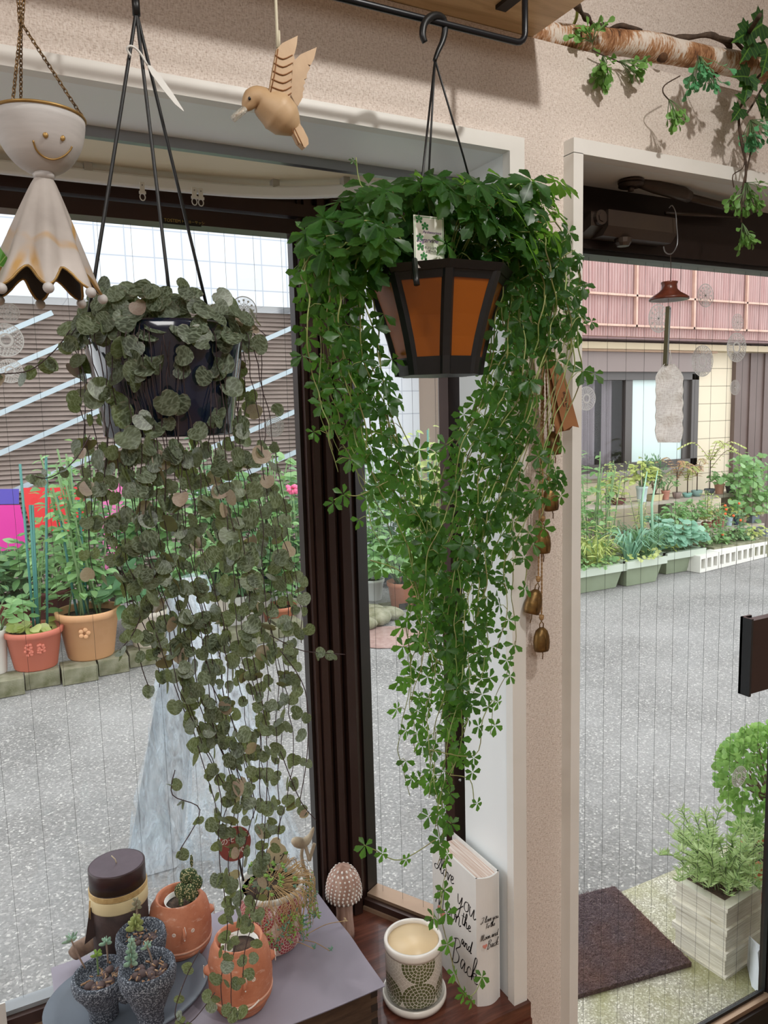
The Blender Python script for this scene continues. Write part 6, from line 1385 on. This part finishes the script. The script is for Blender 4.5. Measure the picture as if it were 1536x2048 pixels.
# three long green planters at the road edge
PLG = simple('sage_plastic', '#7f8a70', .5, var='#8d9880', vs=4)
for i, (x0, x1, yb, yt, kd, lb) in enumerate(((1152, 1252, 1186, 1136, 'lily', 'nearest long sage green planter with tall lilies by the road'), (1253, 1331, 1172, 1120, 'grass', 'middle long sage green planter with trailing grassy leaves'), (1333, 1409, 1148, 1103, 'fan', 'far long sage green planter with a round-leaved geranium'))):
    a = atz(x0, yb, GZ); b = atz(x1, yb-6, GZ); Y_ = (a.y+b.y)/2; xa, xb_ = aty(x0, yb, Y_).x+(0 if i else -.12), aty(x1, yb, Y_).x-.03; z1 = aty((x0+x1)/2, yt, Y_).z
    t = thing('long_planter', lb, 'planter', ((xa+xb_)/2, Y_+.17, GZ), 'sage green planters along the road'); m = MB(); q = []
    for s_, z in ((.05, GZ), (.0, z1)): q += [V(xa+s_, Y_+s_, z), V(xb_-s_, Y_+s_, z), V(xb_-s_, Y_+.36-s_, z), V(xa+s_, Y_+.36-s_, z)]
    m.hexa(q); m.build('pot', PLG, t, smooth=False)
    m = MB()
    for lo, hi in (((xa-.02, Y_-.025, z1-.055), (xb_+.02, Y_+.03, z1+.012)), ((xa-.02, Y_+.33, z1-.055), (xb_+.02, Y_+.385, z1+.012)), ((xa-.02, Y_, z1-.055), (xa+.035, Y_+.36, z1+.012)), ((xb_-.035, Y_, z1-.055), (xb_+.02, Y_+.36, z1+.012))): m.box(lo, hi)
    m.build('rim', simple('pale_sage_rim', '#b9c2b4', .5), t, smooth=False)
    m = MB(); m.box((xa+.03, Y_+.03, z1-.02), (xb_-.03, Y_+.33, z1-.001)); m.build('soil', SOIL, t, smooth=False); c = V((xa+xb_)/2, Y_+.17, z1-.01)
    if i == 0:
        foliage(t, c+V(-.08, .05, 0), 'lily', 1.15, .22, 420, .15, GRN[0]); foliage(t, c+V(.12, 0, 0), 'grass', .3, .30, 70, .12, GRN[1]); foliage(t, c+V(.05, -.05, 0), 'lily', .45, .5, 120, .11, GRN[1]); foliage(t, c, 'small', .14, .34, 130, .04, GRN[0])
    elif i == 1:
        foliage(t, c+V(-.1, -.06, 0), 'grass', .34, .26, 60, .13, GRN[3]); foliage(t, c+V(.15, 0, 0), 'grass', .34, .3, 60, .12, GRN[2]); foliage(t, c, 'small', .12, .30, 90, .04, GRN[1])
        m = MB()
        for dx in (.14, .28): m.tube([c+V(dx, 0, 0), c+V(dx-.03, 0, .5), c+V(dx+.04, 0, .82)], [.013, .012, .004], 8)
        m.build('leek_leaf', simple('grey_green_leek', '#8fb89a', .5), t)
    else:
        foliage(t, c+V(.05, -.04, 0), 'fan', .34, .32, 210, .085, GRN[3], .6); foliage(t, c+V(-.22, 0, 0), 'dome', .2, .22, 80, .06, GRN[1])
# row of hollow blocks
WB = simple('white_hollow_block', '#dad8d0', .85, bump=.3, bs=60, bd=.004)
a = atz(1400, 1146, GZ); b = atz(1540, 1112, GZ); n = 4; bh = .17
for k in range(n+1):
    p = a+(b-a)*(k/n)*1.0; q = a+(b-a)*((k+.96)/n); d = (q-p); L = d.length; d.normalize(); nn = V(-d.y, d.x, 0); m = MB()
    def bx(s0, s1, z0, z1, o0=0, o1=.15): A = p+d*s0; B_ = p+d*s1; m.hexa([A+nn*o0+V(0, 0, z0), B_+nn*o0+V(0, 0, z0), B_+nn*o1+V(0, 0, z0), A+nn*o1+V(0, 0, z0), A+nn*o0+V(0, 0, z1), B_+nn*o0+V(0, 0, z1), B_+nn*o1+V(0, 0, z1), A+nn*o1+V(0, 0, z1)])
    bx(0, L, 0, .035); bx(0, L, bh-.035, bh); w3 = L/3
    for j in range(4): bx(max(0, j*w3-.018), min(L, j*w3+.018), .035, bh-.035)
    bx(0, L, .035, bh-.035, .13, .15)
    tag(m.build('hollow_block', WB, loc=p, smooth=False), ['hollow white concrete block touching the far sage planter', 'second hollow white block from the far sage planter', 'third hollow white block from the far sage planter', 'fourth hollow white block from the far sage planter', 'hollow white block cut by the right edge of the door glass'][k], 'concrete block', 'hollow white blocks along the road')
GR = [(1045, 1030, 42, 62, '#b9705c', 'dome', .12, .08, 30, .05, 0, 'thin terracotta pot behind the first hollow block'), (1107, 1020, 92, 58, '#3c4046', 'dome', .34, .16, 90, .06, 0, 'squat black pot behind the hollow blocks'), (1182, 1003, 74, 60, '#8a7260', 'tall', .55, .2, 110, .06, 0, 'brown pot with orange-flowered shrub'), (1256, 990, 86, 96, '#b38a72', 'dome', .22, .14, 60, .05, 0, 'tan clay pot behind the hollow blocks'),
      (1318, 972, 60, 84, '#4a4644', 'tall', .46, .16, 100, .07, 2, 'dark pot with upright leafy shoots'), (1356, 962, 62, 66, '#c98a7a', 'dome', .16, .1, 40, .05, 0, 'pink clay pot beside the tall white pot'), (1422, 960, 82, 104, '#e4e2dd', 'dome', .2, .15, 60, .06, 1, 'tall white pot before the grey basin')]
for (x, yb, w_, h_, col, kd, H, S, n, ls, mt_, lb) in GR:
    Y_ = 5.42; z_ = aty(kx_(x), ky_(yb), Y_).z; X_ = aty(kx_(x), ky_(yb), Y_).x; s_ = wpx(1/3.84, Y_); t = potted(lb, V(X_, Y_, z_), w_*s_/2, h_*s_, col, kd, H, S, n, ls, mt_, 'round', 'small pots behind the hollow blocks')
    if 'orange' in lb:
        m = MB()
        for k in range(7): m.ell(V(X_+R.uniform(-.15, .15), Y_-.1, z_+h_*s_+R.uniform(.15, .5)), .014, seg=8, rings=5)
        m.build('orange_flowers', simple('orange_petal', '#e0602a', .6), t)
m = MB(); Y_ = 5.42; zmin = aty(kx_(1356), ky_(962), Y_).z; m.box((aty(1405, 1100, Y_).x, Y_-.14, GZ), (aty(1530, 1100, Y_).x, Y_+.30, GZ+.19)); tag(m.build('low_plinth', CONC, loc=(aty(1460, 1100, Y_).x, Y_, GZ), smooth=False), 'low concrete plinth behind the hollow blocks', 'plinth')
# grey basin with a crooked tree
Y_ = 5.78; q = aty(kx_(1462), ky_(922), Y_); s_ = wpx(1/3.84, Y_)
t = thing('potted_tree', 'crooked small-leaved tree in a large round grey basin at the right', 'potted plant', q); pot_mesh(t, q, 160*s_/2, 150*s_, '#8b9096', 'round')
m = MB(); b = q+V(-.1, 0, 150*s_*.9); tips = []
for P in ([(1400, 740), (1412, 650), (1395, 560), (1405, 440), (1370, 330)], [(1402, 650), (1450, 560), (1470, 480), (1450, 420)], [(1400, 740), (1340, 600), (1335, 520), (1310, 460)], [(1480, 700), (1500, 600), (1530, 520)]):
    Q = cat([aty(kx_(x), ky_(y), Y_-.02) for x, y in P], 4); m.tube(Q, [.028-.018*i/len(Q) for i in range(len(Q))], 8); tips += Q[5:]
m.build('tree_trunk', simple('pale_bark', '#9a8c7e', .9, var='#b8ac9e', vs=30), t)
m = MB()
for k in range(560):
    x = R.gauss(1395, 70); y = R.gauss(400, 90)
    if k > 330: x = R.gauss(1490, 45); y = R.gauss(560, 60)
    if k > 470: x = R.gauss(1310, 30); y = R.gauss(560, 60)
    p = aty(kx_(x), ky_(max(215, y)), Y_+R.uniform(-.22, .2)); m.leaf(p, V(R.uniform(-1, 1), R.uniform(-1, 1), R.uniform(-.6, .6)), V(R.uniform(-.5, .5), -.6, 1), R.uniform(.05, .085), ROUND, .1, .2)
m.build('foliage', GRN[0], t)
# rear foliage on the left part of the garden
for (x, y, Yk, kd, H, S, n, ls, mt_, lb) in ((1175, 1110, 5.5, 'tall', 1.15, .35, 240, .12, 0, 'tall leafy plant beside the door casing, behind the nearest planter'), (1205, 1090, 5.62, 'lily', .95, .3, 170, .12, 1, 'yellowing bamboo-like plant behind the nearest planter'), (1275, 1080, 5.55, 'lily', .50, .2, 100, .09, 0, 'upright lily shoots between the planters and the lower stage'), (1330, 1085, 5.5, 'grass', .35, .3, 80, .12, 3, 'grassy clump behind the middle planter')):
    c = V(aty(x, y, Yk).x, Yk, GZ); t = thing('garden_plant', lb, 'plant', c, 'loose plants behind the sage planters'); foliage(t, c, kd, H+.1, S, n, ls, GRN[mt_])

# ---- left side: kerb blocks and pots
yk = atz(10, 1398, GZ).y; zk = aty(10, 1366, yk).z
kb = [(-70, -30), (-28, 50), (52, 122), (127, 199), (201, 262), (264, 330), (332, 395), (397, 450), (452, 510), (512, 562), (564, 612)]
for i, (a_, b_) in enumerate(kb):
    off = .035*((i*7) % 3-1); y0 = yk+.0+.03*i+off; xa = aty(a_, 1380, y0).x; xb_ = aty(b_, 1380, y0).x; m = MB(); m.box((xa, y0, GZ), (xb_, y0+.20, zk)); 
    tag(m.build('kerb_block', CONC, loc=(xa, y0, GZ), smooth=False), ['mossy kerb block cut by the left frame edge', 'mossy kerb block under the white pot', 'mossy kerb block under the grape-relief pot', 'mossy kerb block under the left half of the tan pot', 'mossy kerb block under the right half of the tan pot', 'kerb block right of the tan pot, behind the hanging vines', 'kerb block left of the wrapped sign board', 'kerb block behind the wrapped sign board', 'kerb block right of the wrapped sign board', 'kerb block under the small terracotta pot', 'kerb block beside the window post'][i], 'kerb block', 'mossy kerb blocks across the road')
def lp(label, x, ybase, ytop, w_, col, kd, H, S, n, ls, mt_, Y_, shape='round', stakes=(), zz=None, sy=.8):
    p = aty(x, ybase, Y_); c = V(p.x, Y_, zz if zz is not None else p.z); dpt = (c-CP).dot(FW); r = w_/CF*dpt/2; h = (ybase-ytop)/CF*dpt
    t = potted(label, c, r, h, col, kd, H, S, n, ls, mt_, shape, 'potted plants along the left kerb', sy=sy)
    for (sx_, st_, sb) in stakes:
        a = aty(sx_, st_, Y_); b = V(c.x+(a.x-c.x)*.5, Y_, c.z+h*.8); MB().tube([b, a], .008, 8).build('plant_stake', simple('teal_stake', '#3f7a72', .5) if 'teal' not in MT else MT['teal'], t)
    return t, c, r, h
MT['teal'] = simple('teal_stake', '#3f7a72', .5)
Yp = yk+.30
t, c, r, h = lp('white pot at the left edge of the kerb row', -5, 1352, 1262, 52, '#dddad4', 'dome', .34, .22, 90, .08, 0, Yp-.06, zz=zk)
t, c, r, h = lp('salmon terracotta pot with grape relief and green stakes', 74, 1345, 1265, 112, '#c4705c', 'small', .10, .12, 20, .08, 1, Yp-.05, stakes=((40, 928, 0), (92, 912, 0), (60, 1010, 0), (65, 1010, 0)), zz=zk)
m = MB()
for sx_ in (-.55, .35):
    for j in range(14):
        u = sx_*.5+R.uniform(-.14, .14); zz = h*(.72-.05*(j//3))-R.uniform(0, .02); a = -PI/2+u; rr = r*(.70+.24*zz/h); m.ell(c+V(rr*math.cos(a), rr*math.sin(a), zz), .012, seg=8, rings=5)
m.build('grape_relief', pmat('#c4705c'), t)
foliage(t, c+V(.06, .08, h), 'tall', .62, .16, 52, .09, GRN[0], name='tall_shoots')
t, c, r, h = lp('large tan pot with rosette relief and a tall leafy shrub', 184, 1324, 1228, 122, '#cb9a70', 'tall', 1.15, .40, 480, .095, 0, Yp, stakes=((157, 1000, 0), (112, 985, 0), (140, 930, 0)), zz=zk)
m = MB()
for j in range(5):
    a = -PI/2-.28; q = c+V(r*.88*math.cos(a), r*.88*math.sin(a), h*.62); m.ell(q+V(.024*math.cos(j*1.257), -.002, .024*math.sin(j*1.257)), (.016, .008, .016), seg=8, rings=5)
m.build('rosette_relief', pmat('#cb9a70'), t)
lp('cream pot behind the vines, left of the wrapped sign board', 300, 1312, 1240, 84, '#d9cfc0', 'dome', .5, .3, 140, .12, 2, Yp+.05, zz=zk)
lp('cream box planter behind the wrapped sign board', 420, 1300, 1215, 90, '#cfc6b8', 'dome', .55, .34, 170, .11, 0, Yp+.1, zz=zk)
lp('long white planter behind the hanging vines', 492, 1245, 1185, 92, '#e6e4de', 'dome', .6, .36, 200, .11, 2, Yp+.45, shape='tray')
t, c, r, h = lp('small terracotta pot between vines and window post', 560, 1262, 1208, 70, '#b97458', 'tall', .9, .26, 210, .10, 0, Yp+.30)
t2_, c2_, r2_, h2_ = lp('white round pot touching the window post with a pink geranium', 604, 1250, 1188, 54, '#dedcd8', 'tall', 1.1, .26, 210, .10, 2, Yp+.42)
q = aty(586, 978, Yp+.2); m = MB()
for k in range(16): m.ell(q+V(R.uniform(-.045, .045), R.uniform(-.03, .03), R.uniform(-.03, .03)), .018, seg=7, rings=4)
m.build('pink_flower_head', simple('pink_petal', '#e86a92', .6), t2_)
# row behind
for i, (x, yb, w_, col, H, S, n, mt_, lb) in enumerate(((20, 1255, 110, '#7a4034', .45, .34, 260, 2, 'dark brown pot behind the white pot at the left edge'), (105, 1235, 90, '#5a2c26', .55, .30, 200, 0, 'dark brown pot behind the grape-relief pot'), (250, 1200, 80, '#4a4038', .8, .4, 300, 2, 'dark pot with dense shrub behind the tan pot'), (350, 1180, 90, '#5b342c', .8, .4, 300, 0, 'brown pot with shrub behind the wrapped sign board'), (450, 1170, 80, '#4c5a60', 1.0, .4, 320, 2, 'slate pot with tall shrub behind the long white planter'), (545, 1160, 90, '#2f4658', .95, .36, 300, 0, 'navy tub with leafy shrub behind the small terracotta pot'))):
    lp(lb, x, yb, yb-60, w_, col, 'dome' if i % 2 else 'tall', H, S, n, .10, mt_, Yp+.75)
# seen through the side pane
t, c, r, h = lp('white pot seen through the side pane of the bay', 746, 1200, 1156, 48, '#e2e4e2', 'tall', .75, .24, 200, .09, 0, Yp+.7)
t, c, r, h = lp('terracotta pot on a mossy block seen through the side pane', 808, 1222, 1160, 66, '#b87c62', 'dome', .5, .30, 240, .09, 0, Yp+.35)
m = MB(); p = aty(818, 1248, c.y-.1); m.box((c.x-.17, c.y-.14, GZ), (c.x+.17, c.y+.16, c.z-.002)); m.box((c.x-.12, c.y-.145, GZ+.05), (c.x-.02, c.y-.13, c.z-.05), 1); m.box((c.x+.03, c.y-.145, GZ+.05), (c.x+.12, c.y-.13, c.z-.05), 1)
tag(m.build('mossy_block', [CONC, mt('dark_hole', '#2a2822', .9)], loc=(c.x, c.y, GZ), smooth=False), 'green mossy hollow block under the terracotta pot', 'concrete block')
t, c, r, h = lp('black pot with a tall lime shrub beside the tiled wall corner', 858, 1205, 1150, 50, '#3a3c3e', 'tall', 1.5, .34, 340, .13, 1, Yp+.9, stakes=((855, 860, 0),))
lp('dark tub with feathery green shrub in the middle of the side pane', 775, 1160, 1110, 70, '#40464a', 'tall', 1.0, .34, 340, .10, 2, Yp+1.1)
q = atz(722, 1248, GZ); m = MB(); m.lathe([(.05, 0), (.055, .01), (.055, .22), (.045, .26), (.018, .31), (.018, .34), (0, .34)], V(q.x, q.y+.05, GZ), 20); tag(m.build('yellow_bottle', simple('yellow_plastic', '#d8b340', .3), loc=(q.x, q.y, GZ)), 'yellow plastic bottle standing by the stones beyond the side pane', 'bottle')
for i, (x, y, s_) in enumerate(((735, 1262, .10), (762, 1250, .13), (790, 1240, .10), (748, 1240, .12))):
    q = atz(x, y, GZ); m = MB(); m.ell(q+V(0, .08, s_*.38), (s_*1.3, s_, s_*.55), Matrix.Rotation(i, 3, 'Z'), 10, 6); tag(m.build('stone', CONC, loc=q), ['flat mossy stone nearest the manhole cover', 'dark stone in the middle of the kerb gap', 'stone touching the mossy hollow block', 'stone behind the yellow bottle'][i], 'stone', 'stones in the kerb gap')
q = atz(772, 1274, GZ); m = MB(); m.lathe([(0, .006), (.24, .006), (.245, .0)], V(q.x, q.y, GZ), 40); m.lathe([(.25, .004), (.275, .006), (.28, 0)], V(q.x, q.y, GZ), 40)
tag(m.build('manhole_cover', simple('rusty_iron', '#8a6e66', .7, var='#a08880', vs=20, bump=.4, bs=60, bd=.005), loc=(q.x, q.y, GZ)), 'round rusty manhole cover in the asphalt', 'manhole cover')
# colour boards and diagonal bars
YB = LY-.35
def board(name, P, col, lb):
    m = MB(); pts = [aty(x, y, YB) for x, y in P]
    if name == 'pink_board': pts[2].z = GZ; pts[3].z = GZ
    m.prism(pts, V(0, .02, 0)); tag(m.build(name, simple('board_'+name+col.strip('#'), col, .45), loc=pts[0], smooth=False), lb, 'board')
board('magenta_board', [(-80, 1010), (40, 1010), (60, 1100), (-80, 1104)], '#d63a9a', 'magenta board leaning at the far left against the brown wall')
board('violet_board', [(-80, 978), (38, 978), (38, 1008), (-80, 1010)], '#5a4fae', 'blue violet board above the magenta one at the far left')
board('red_board', [(42, 976), (170, 974), (168, 1062), (62, 1062)], '#dd3a3e', 'red board behind the staked plants')
board('pink_board', [(198, 966), (250, 966), (250, 990), (198, 990)], '#e07ab0', 'small pink board behind the hanging vines')
BAR = simple('pale_steel_bar', '#a9b6bd', .5)
bars = [(-60, 695, 105, 625), (-60, 770, 275, 625), (-60, 855, 470, 625), (-60, 935, 598, 650), (-60, 1020, 598, 735), (100, 1035, 598, 820), (300, 1030, 598, 902)]
for i, (xa, ya, xb_, yb) in enumerate(bars):
    if i < 4: xa, ya = xa-300, ya+126
    a = aty(xa, ya, LY-.12); b = aty(xb_, yb, LY-.12); m = MB(); d = (b-a).normalized(); u = V(-d.z, 0, d.x)*.022
    m.prism([a-u, b-u, b+u, a+u], V(0, .04, 0)); tag(m.build('diagonal_bar', BAR, loc=a, smooth=False), ['topmost short pale diagonal bar on the brown cladding', 'second pale diagonal bar from the top on the cladding', 'third pale diagonal bar from the top on the cladding', 'fourth pale diagonal bar from the top on the cladding', 'fifth pale diagonal bar from the top on the cladding', 'sixth pale diagonal bar from the top on the cladding', 'lowest pale diagonal bar on the brown cladding'][i], 'bar', 'diagonal bars on the brown cladding')

# ---- wrapped A-board sign
WASH = m_wood('whitewashed_plank', '#8f8f92', '#c3c8cc', '#e2e6ea', 9, (9, 9, 1.0), .7, .3); FILM = m_film('clear_vinyl_cover', '#cfe0ec', .16, .25)
A0 = atz(248, 1765, GZ); A1 = atz(352, 1735, GZ); ap0 = aty(352, 1165, A0.y+.22); ap1 = aty(392, 1160, A0.y+.30)
t = thing('a_board_sign', 'whitewashed folding sign board wrapped in clear vinyl standing on the road', 'sign board', (A0.x+.3, A0.y, GZ))
th = V(.02, -.03, 0)
m = MB(); m.prism([A0, A1, ap1, ap0], V(.03, .02, .01)); m.build('front_board', WASH, t, smooth=False)
B0 = atz(505, 1745, GZ); B1 = atz(598, 1715, GZ); m = MB(); m.prism([B0, B1, ap1+V(.03, 0, -.01), ap0+V(.03, 0, -.01)], V(-.03, .02, .01)); m.build('rear_board', WASH, t, smooth=False)
def film(u, v):   # tent-shaped loose cover
    c = [A0+V(-.02, -.03, 0), A1+V(.05, .02, 0), B1+V(.04, .0, 0), B0+V(.02, -.08, 0)]; tp = [ap0+V(-.01, -.02, .02), ap1+V(0, .04, .02), ap1+V(.05, .03, .01), ap0+V(.05, -.03, .01)]
    k = (u*4) % 4; i = int(k); f = k-i; lo = c[i % 4].lerp(c[(i+1) % 4], f); hi = tp[i % 4].lerp(tp[(i+1) % 4], f); q = lo.lerp(hi, v)
    return q+V(math.sin(v*19+u*31)*.008, math.sin(v*23+u*17)*.008, 0)
m = MB(); m.grid(film, 48, 30); m.build('vinyl_cover', FILM, t)
for i, (a, b) in enumerate(((A1+V(.05, .02, 0), ap1+V(0, .04, .02)), (B0+V(.02, -.08, 0), ap0+V(.05, -.03, .01)))): MB().tube([a, (a+b)/2+V(.004, 0, 0), b], .007, 6).build('cover_seam', FILM, t)

# ---- doormat, crate planter, round bush
mc = [atz(1152, 2001, GZ), atz(1383, 1935, GZ), atz(1165, 1790, GZ)]
e1 = (mc[1]-mc[0]).normalized(); e2 = V(-e1.y, e1.x, 0); c0_ = mc[1]; Wd = .95; Dp = .42; c3 = atz(1168, 1796, GZ); Dp = (c3-c0_).dot(e2)
m = MB(); m.prism([c0_-e1*Wd+V(0, 0, .003), c0_+V(0, 0, .003), c0_+e2*Dp+V(0, 0, .003)+e1*0, c0_-e1*Wd+e2*Dp+V(0, 0, .003)], V(0, 0, .014)); 
mat_o = thing('doormat', 'dark coir doormat on the slab outside the glass door', 'doormat', c0_-e1*.4+e2*.2); m.build('mat_backing', COIR, mat_o, smooth=False)
m = MB()
for k in range(15000):
    q = c0_-e1*R.uniform(.0, .78)+e2*R.uniform(0.0, Dp)+V(0, 0, .0175); a = R.uniform(0, 2*PI); L = R.uniform(.008, .02); d = V(math.cos(a)*L, math.sin(a)*L, R.uniform(.001, .008)); s_ = V(-d.y, d.x, 0).normalized()*.0011
    m.add([q-s_, q+s_, q+d], [(0, 1, 2)], 0, flat=True)
m.build('coir_fibre', COIR, mat_o, smooth=False)['kind'] = 'stuff'
FC = atz(1449, 1957, GZ); LC = atz(1352, 1893, GZ); RC = atz(1530, 1915, GZ)
f1 = (LC-FC); f2 = V(-f1.y, f1.x, 0)*-1
if f2.x < 0: f2 = -f2
f1n = f1.normalized(); f2n = f2.normalized(); Ls = f1.length*1.02; ztp = aty(1437, 1824, FC.y).z
t = thing('crate_planter', 'whitewashed book-shaped stone planter with rosemary outside the door', 'planter', FC)
PLT = m_wood('whitewashed_stone', '#b5ad98', '#ddd8c8', '#efebe0', 8, (1.2, 1.2, 30), .8, .5)
H3 = (ztp-GZ)/3; m = MB(); Lr = Ls*1.05
def slab_(z0, z1, o): return [FC-f1n*o-f2n*o+V(0, 0, z0), FC-f1n*o+f2n*(Lr+o)+V(0, 0, z0), FC+f1n*(Ls+o)+f2n*(Lr+o)+V(0, 0, z0), FC+f1n*(Ls+o)-f2n*o+V(0, 0, z0)] + [FC-f1n*o-f2n*o+V(0, 0, z1), FC-f1n*o+f2n*(Lr+o)+V(0, 0, z1), FC+f1n*(Ls+o)+f2n*(Lr+o)+V(0, 0, z1), FC+f1n*(Ls+o)-f2n*o+V(0, 0, z1)]
for k in range(3):
    m = MB(); z = k*H3; m.hexa(slab_(z+.008, z+H3-.008, 0.0)); m.hexa(slab_(z+.0, z+.010, .008)); m.hexa(slab_(z+H3-.010, z+H3-(.0 if k < 2 else -.004), .008)); m.build('stacked_book_tier', PLT, t, smooth=False)
m = MB(); q = slab_(H3*3+.0045, H3*3+.006, -.02); m.hexa(q); m.build('soil', SOIL, t, smooth=False)
cen = FC+f1n*Ls*.5+f2n*Lr*.5+V(0, 0, H3*3)
RSM = m_leaf('rosemary_leaf', '#9ab878', '#d2e4ac', '#d4e8a8', .38, .4)
m = MB(); s_ = MB()
for k in range(85):
    a = R.uniform(0, 2*PI); b = cen+V(math.cos(a)*.07*R.random(), math.sin(a)*.07*R.random(), 0); tp = cen+V(math.cos(a)*R.uniform(.03, .19), math.sin(a)*R.uniform(.03, .19), R.uniform(.02, .19)); P = cat([b, (b+tp)/2+V(0, 0, .03), tp], 5); s_.tube(P, .0016, 4)
    for i, q in enumerate(P[2:]):
        for j in range(6):
            th = R.uniform(0, 2*PI); m.leaf(q, V(math.cos(th), math.sin(th), .7), V(R.uniform(-1, 1), -1, 1), R.uniform(.018, .032), LANCE, .1, .1, wid=.8)
m.build('rosemary_foliage', RSM, t)['kind'] = 'stuff'; s_.build('rosemary_stems', STEMG, t)['kind'] = 'stuff'
# round bush on a bare trunk at the right
q = atz(1540, 1790, GZ); bc_ = V(q.x, q.y, GZ); Yb = q.y
t = thing('round_bush', 'clipped round bush with bare inner branches in a pot behind the rosemary', 'shrub', bc_)
pot_mesh(t, bc_, .10, .16, '#b9603f', 'round')
cb_ = aty(1545, 1560, Yb); Rb = 100/CF*(cb_-CP).dot(FW)
m = MB()
for k in range(26):
    d = V(R.gauss(0, 1), R.gauss(0, 1), R.uniform(-.3, 1)).normalized(); e = cb_+d*Rb*.85; m.tube(cat([bc_+V(0, 0, .15), cb_-V(0, 0, Rb*.6), e], 3), [.008, .0075, .007, .006, .004, .003, .002], 5)
m.build('branches', STEMB, t); m = MB()
for k in range(3000):
    d = V(R.gauss(0, 1), R.gauss(0, 1), R.gauss(0, 1)).normalized()
    if d.z < -.25 and R.random() < .8: continue
    p = cb_+d*Rb*R.uniform(.82, 1.06); m.leaf(p, d+V(R.uniform(-.8, .8), R.uniform(-.8, .8), .5), d+V(0, 0, .5), R.uniform(.014, .022), ROUND, .15, .1)
for k in range(120): p = aty(R.gauss(1500, 14), R.gauss(1655, 12), Yb+R.uniform(-.05, .05)); m.leaf(p, V(R.uniform(-1, 1), R.uniform(-1, 1), .3), V(0, -.5, 1), .026, ROUND, .15, .1)
m.build('foliage', m_leaf('bush_leaf', '#6f9c50', '#a8cc78', '#aed878', .35, .4), t)['kind'] = 'stuff'
# white cloth-like corner beside the crate
a = atz(1503, 1974, GZ); b = atz(1516, 1990, GZ); m = MB(); m.hexa([a+V(0, 0, .001), b+V(0, -.01, .001), b+V(.06, .03, .001), a+V(.06, .06, .001), a+V(.035, .02, .11), b+V(.02, .02, .11), b+V(.05, .03, .11), a+V(.05, .05, .11)])
tag(m.build('white_cover', mt('white_fabric', '#e6ebf0', .6), loc=a, smooth=False), 'white object edge showing right of the whitewashed planter', 'cover')
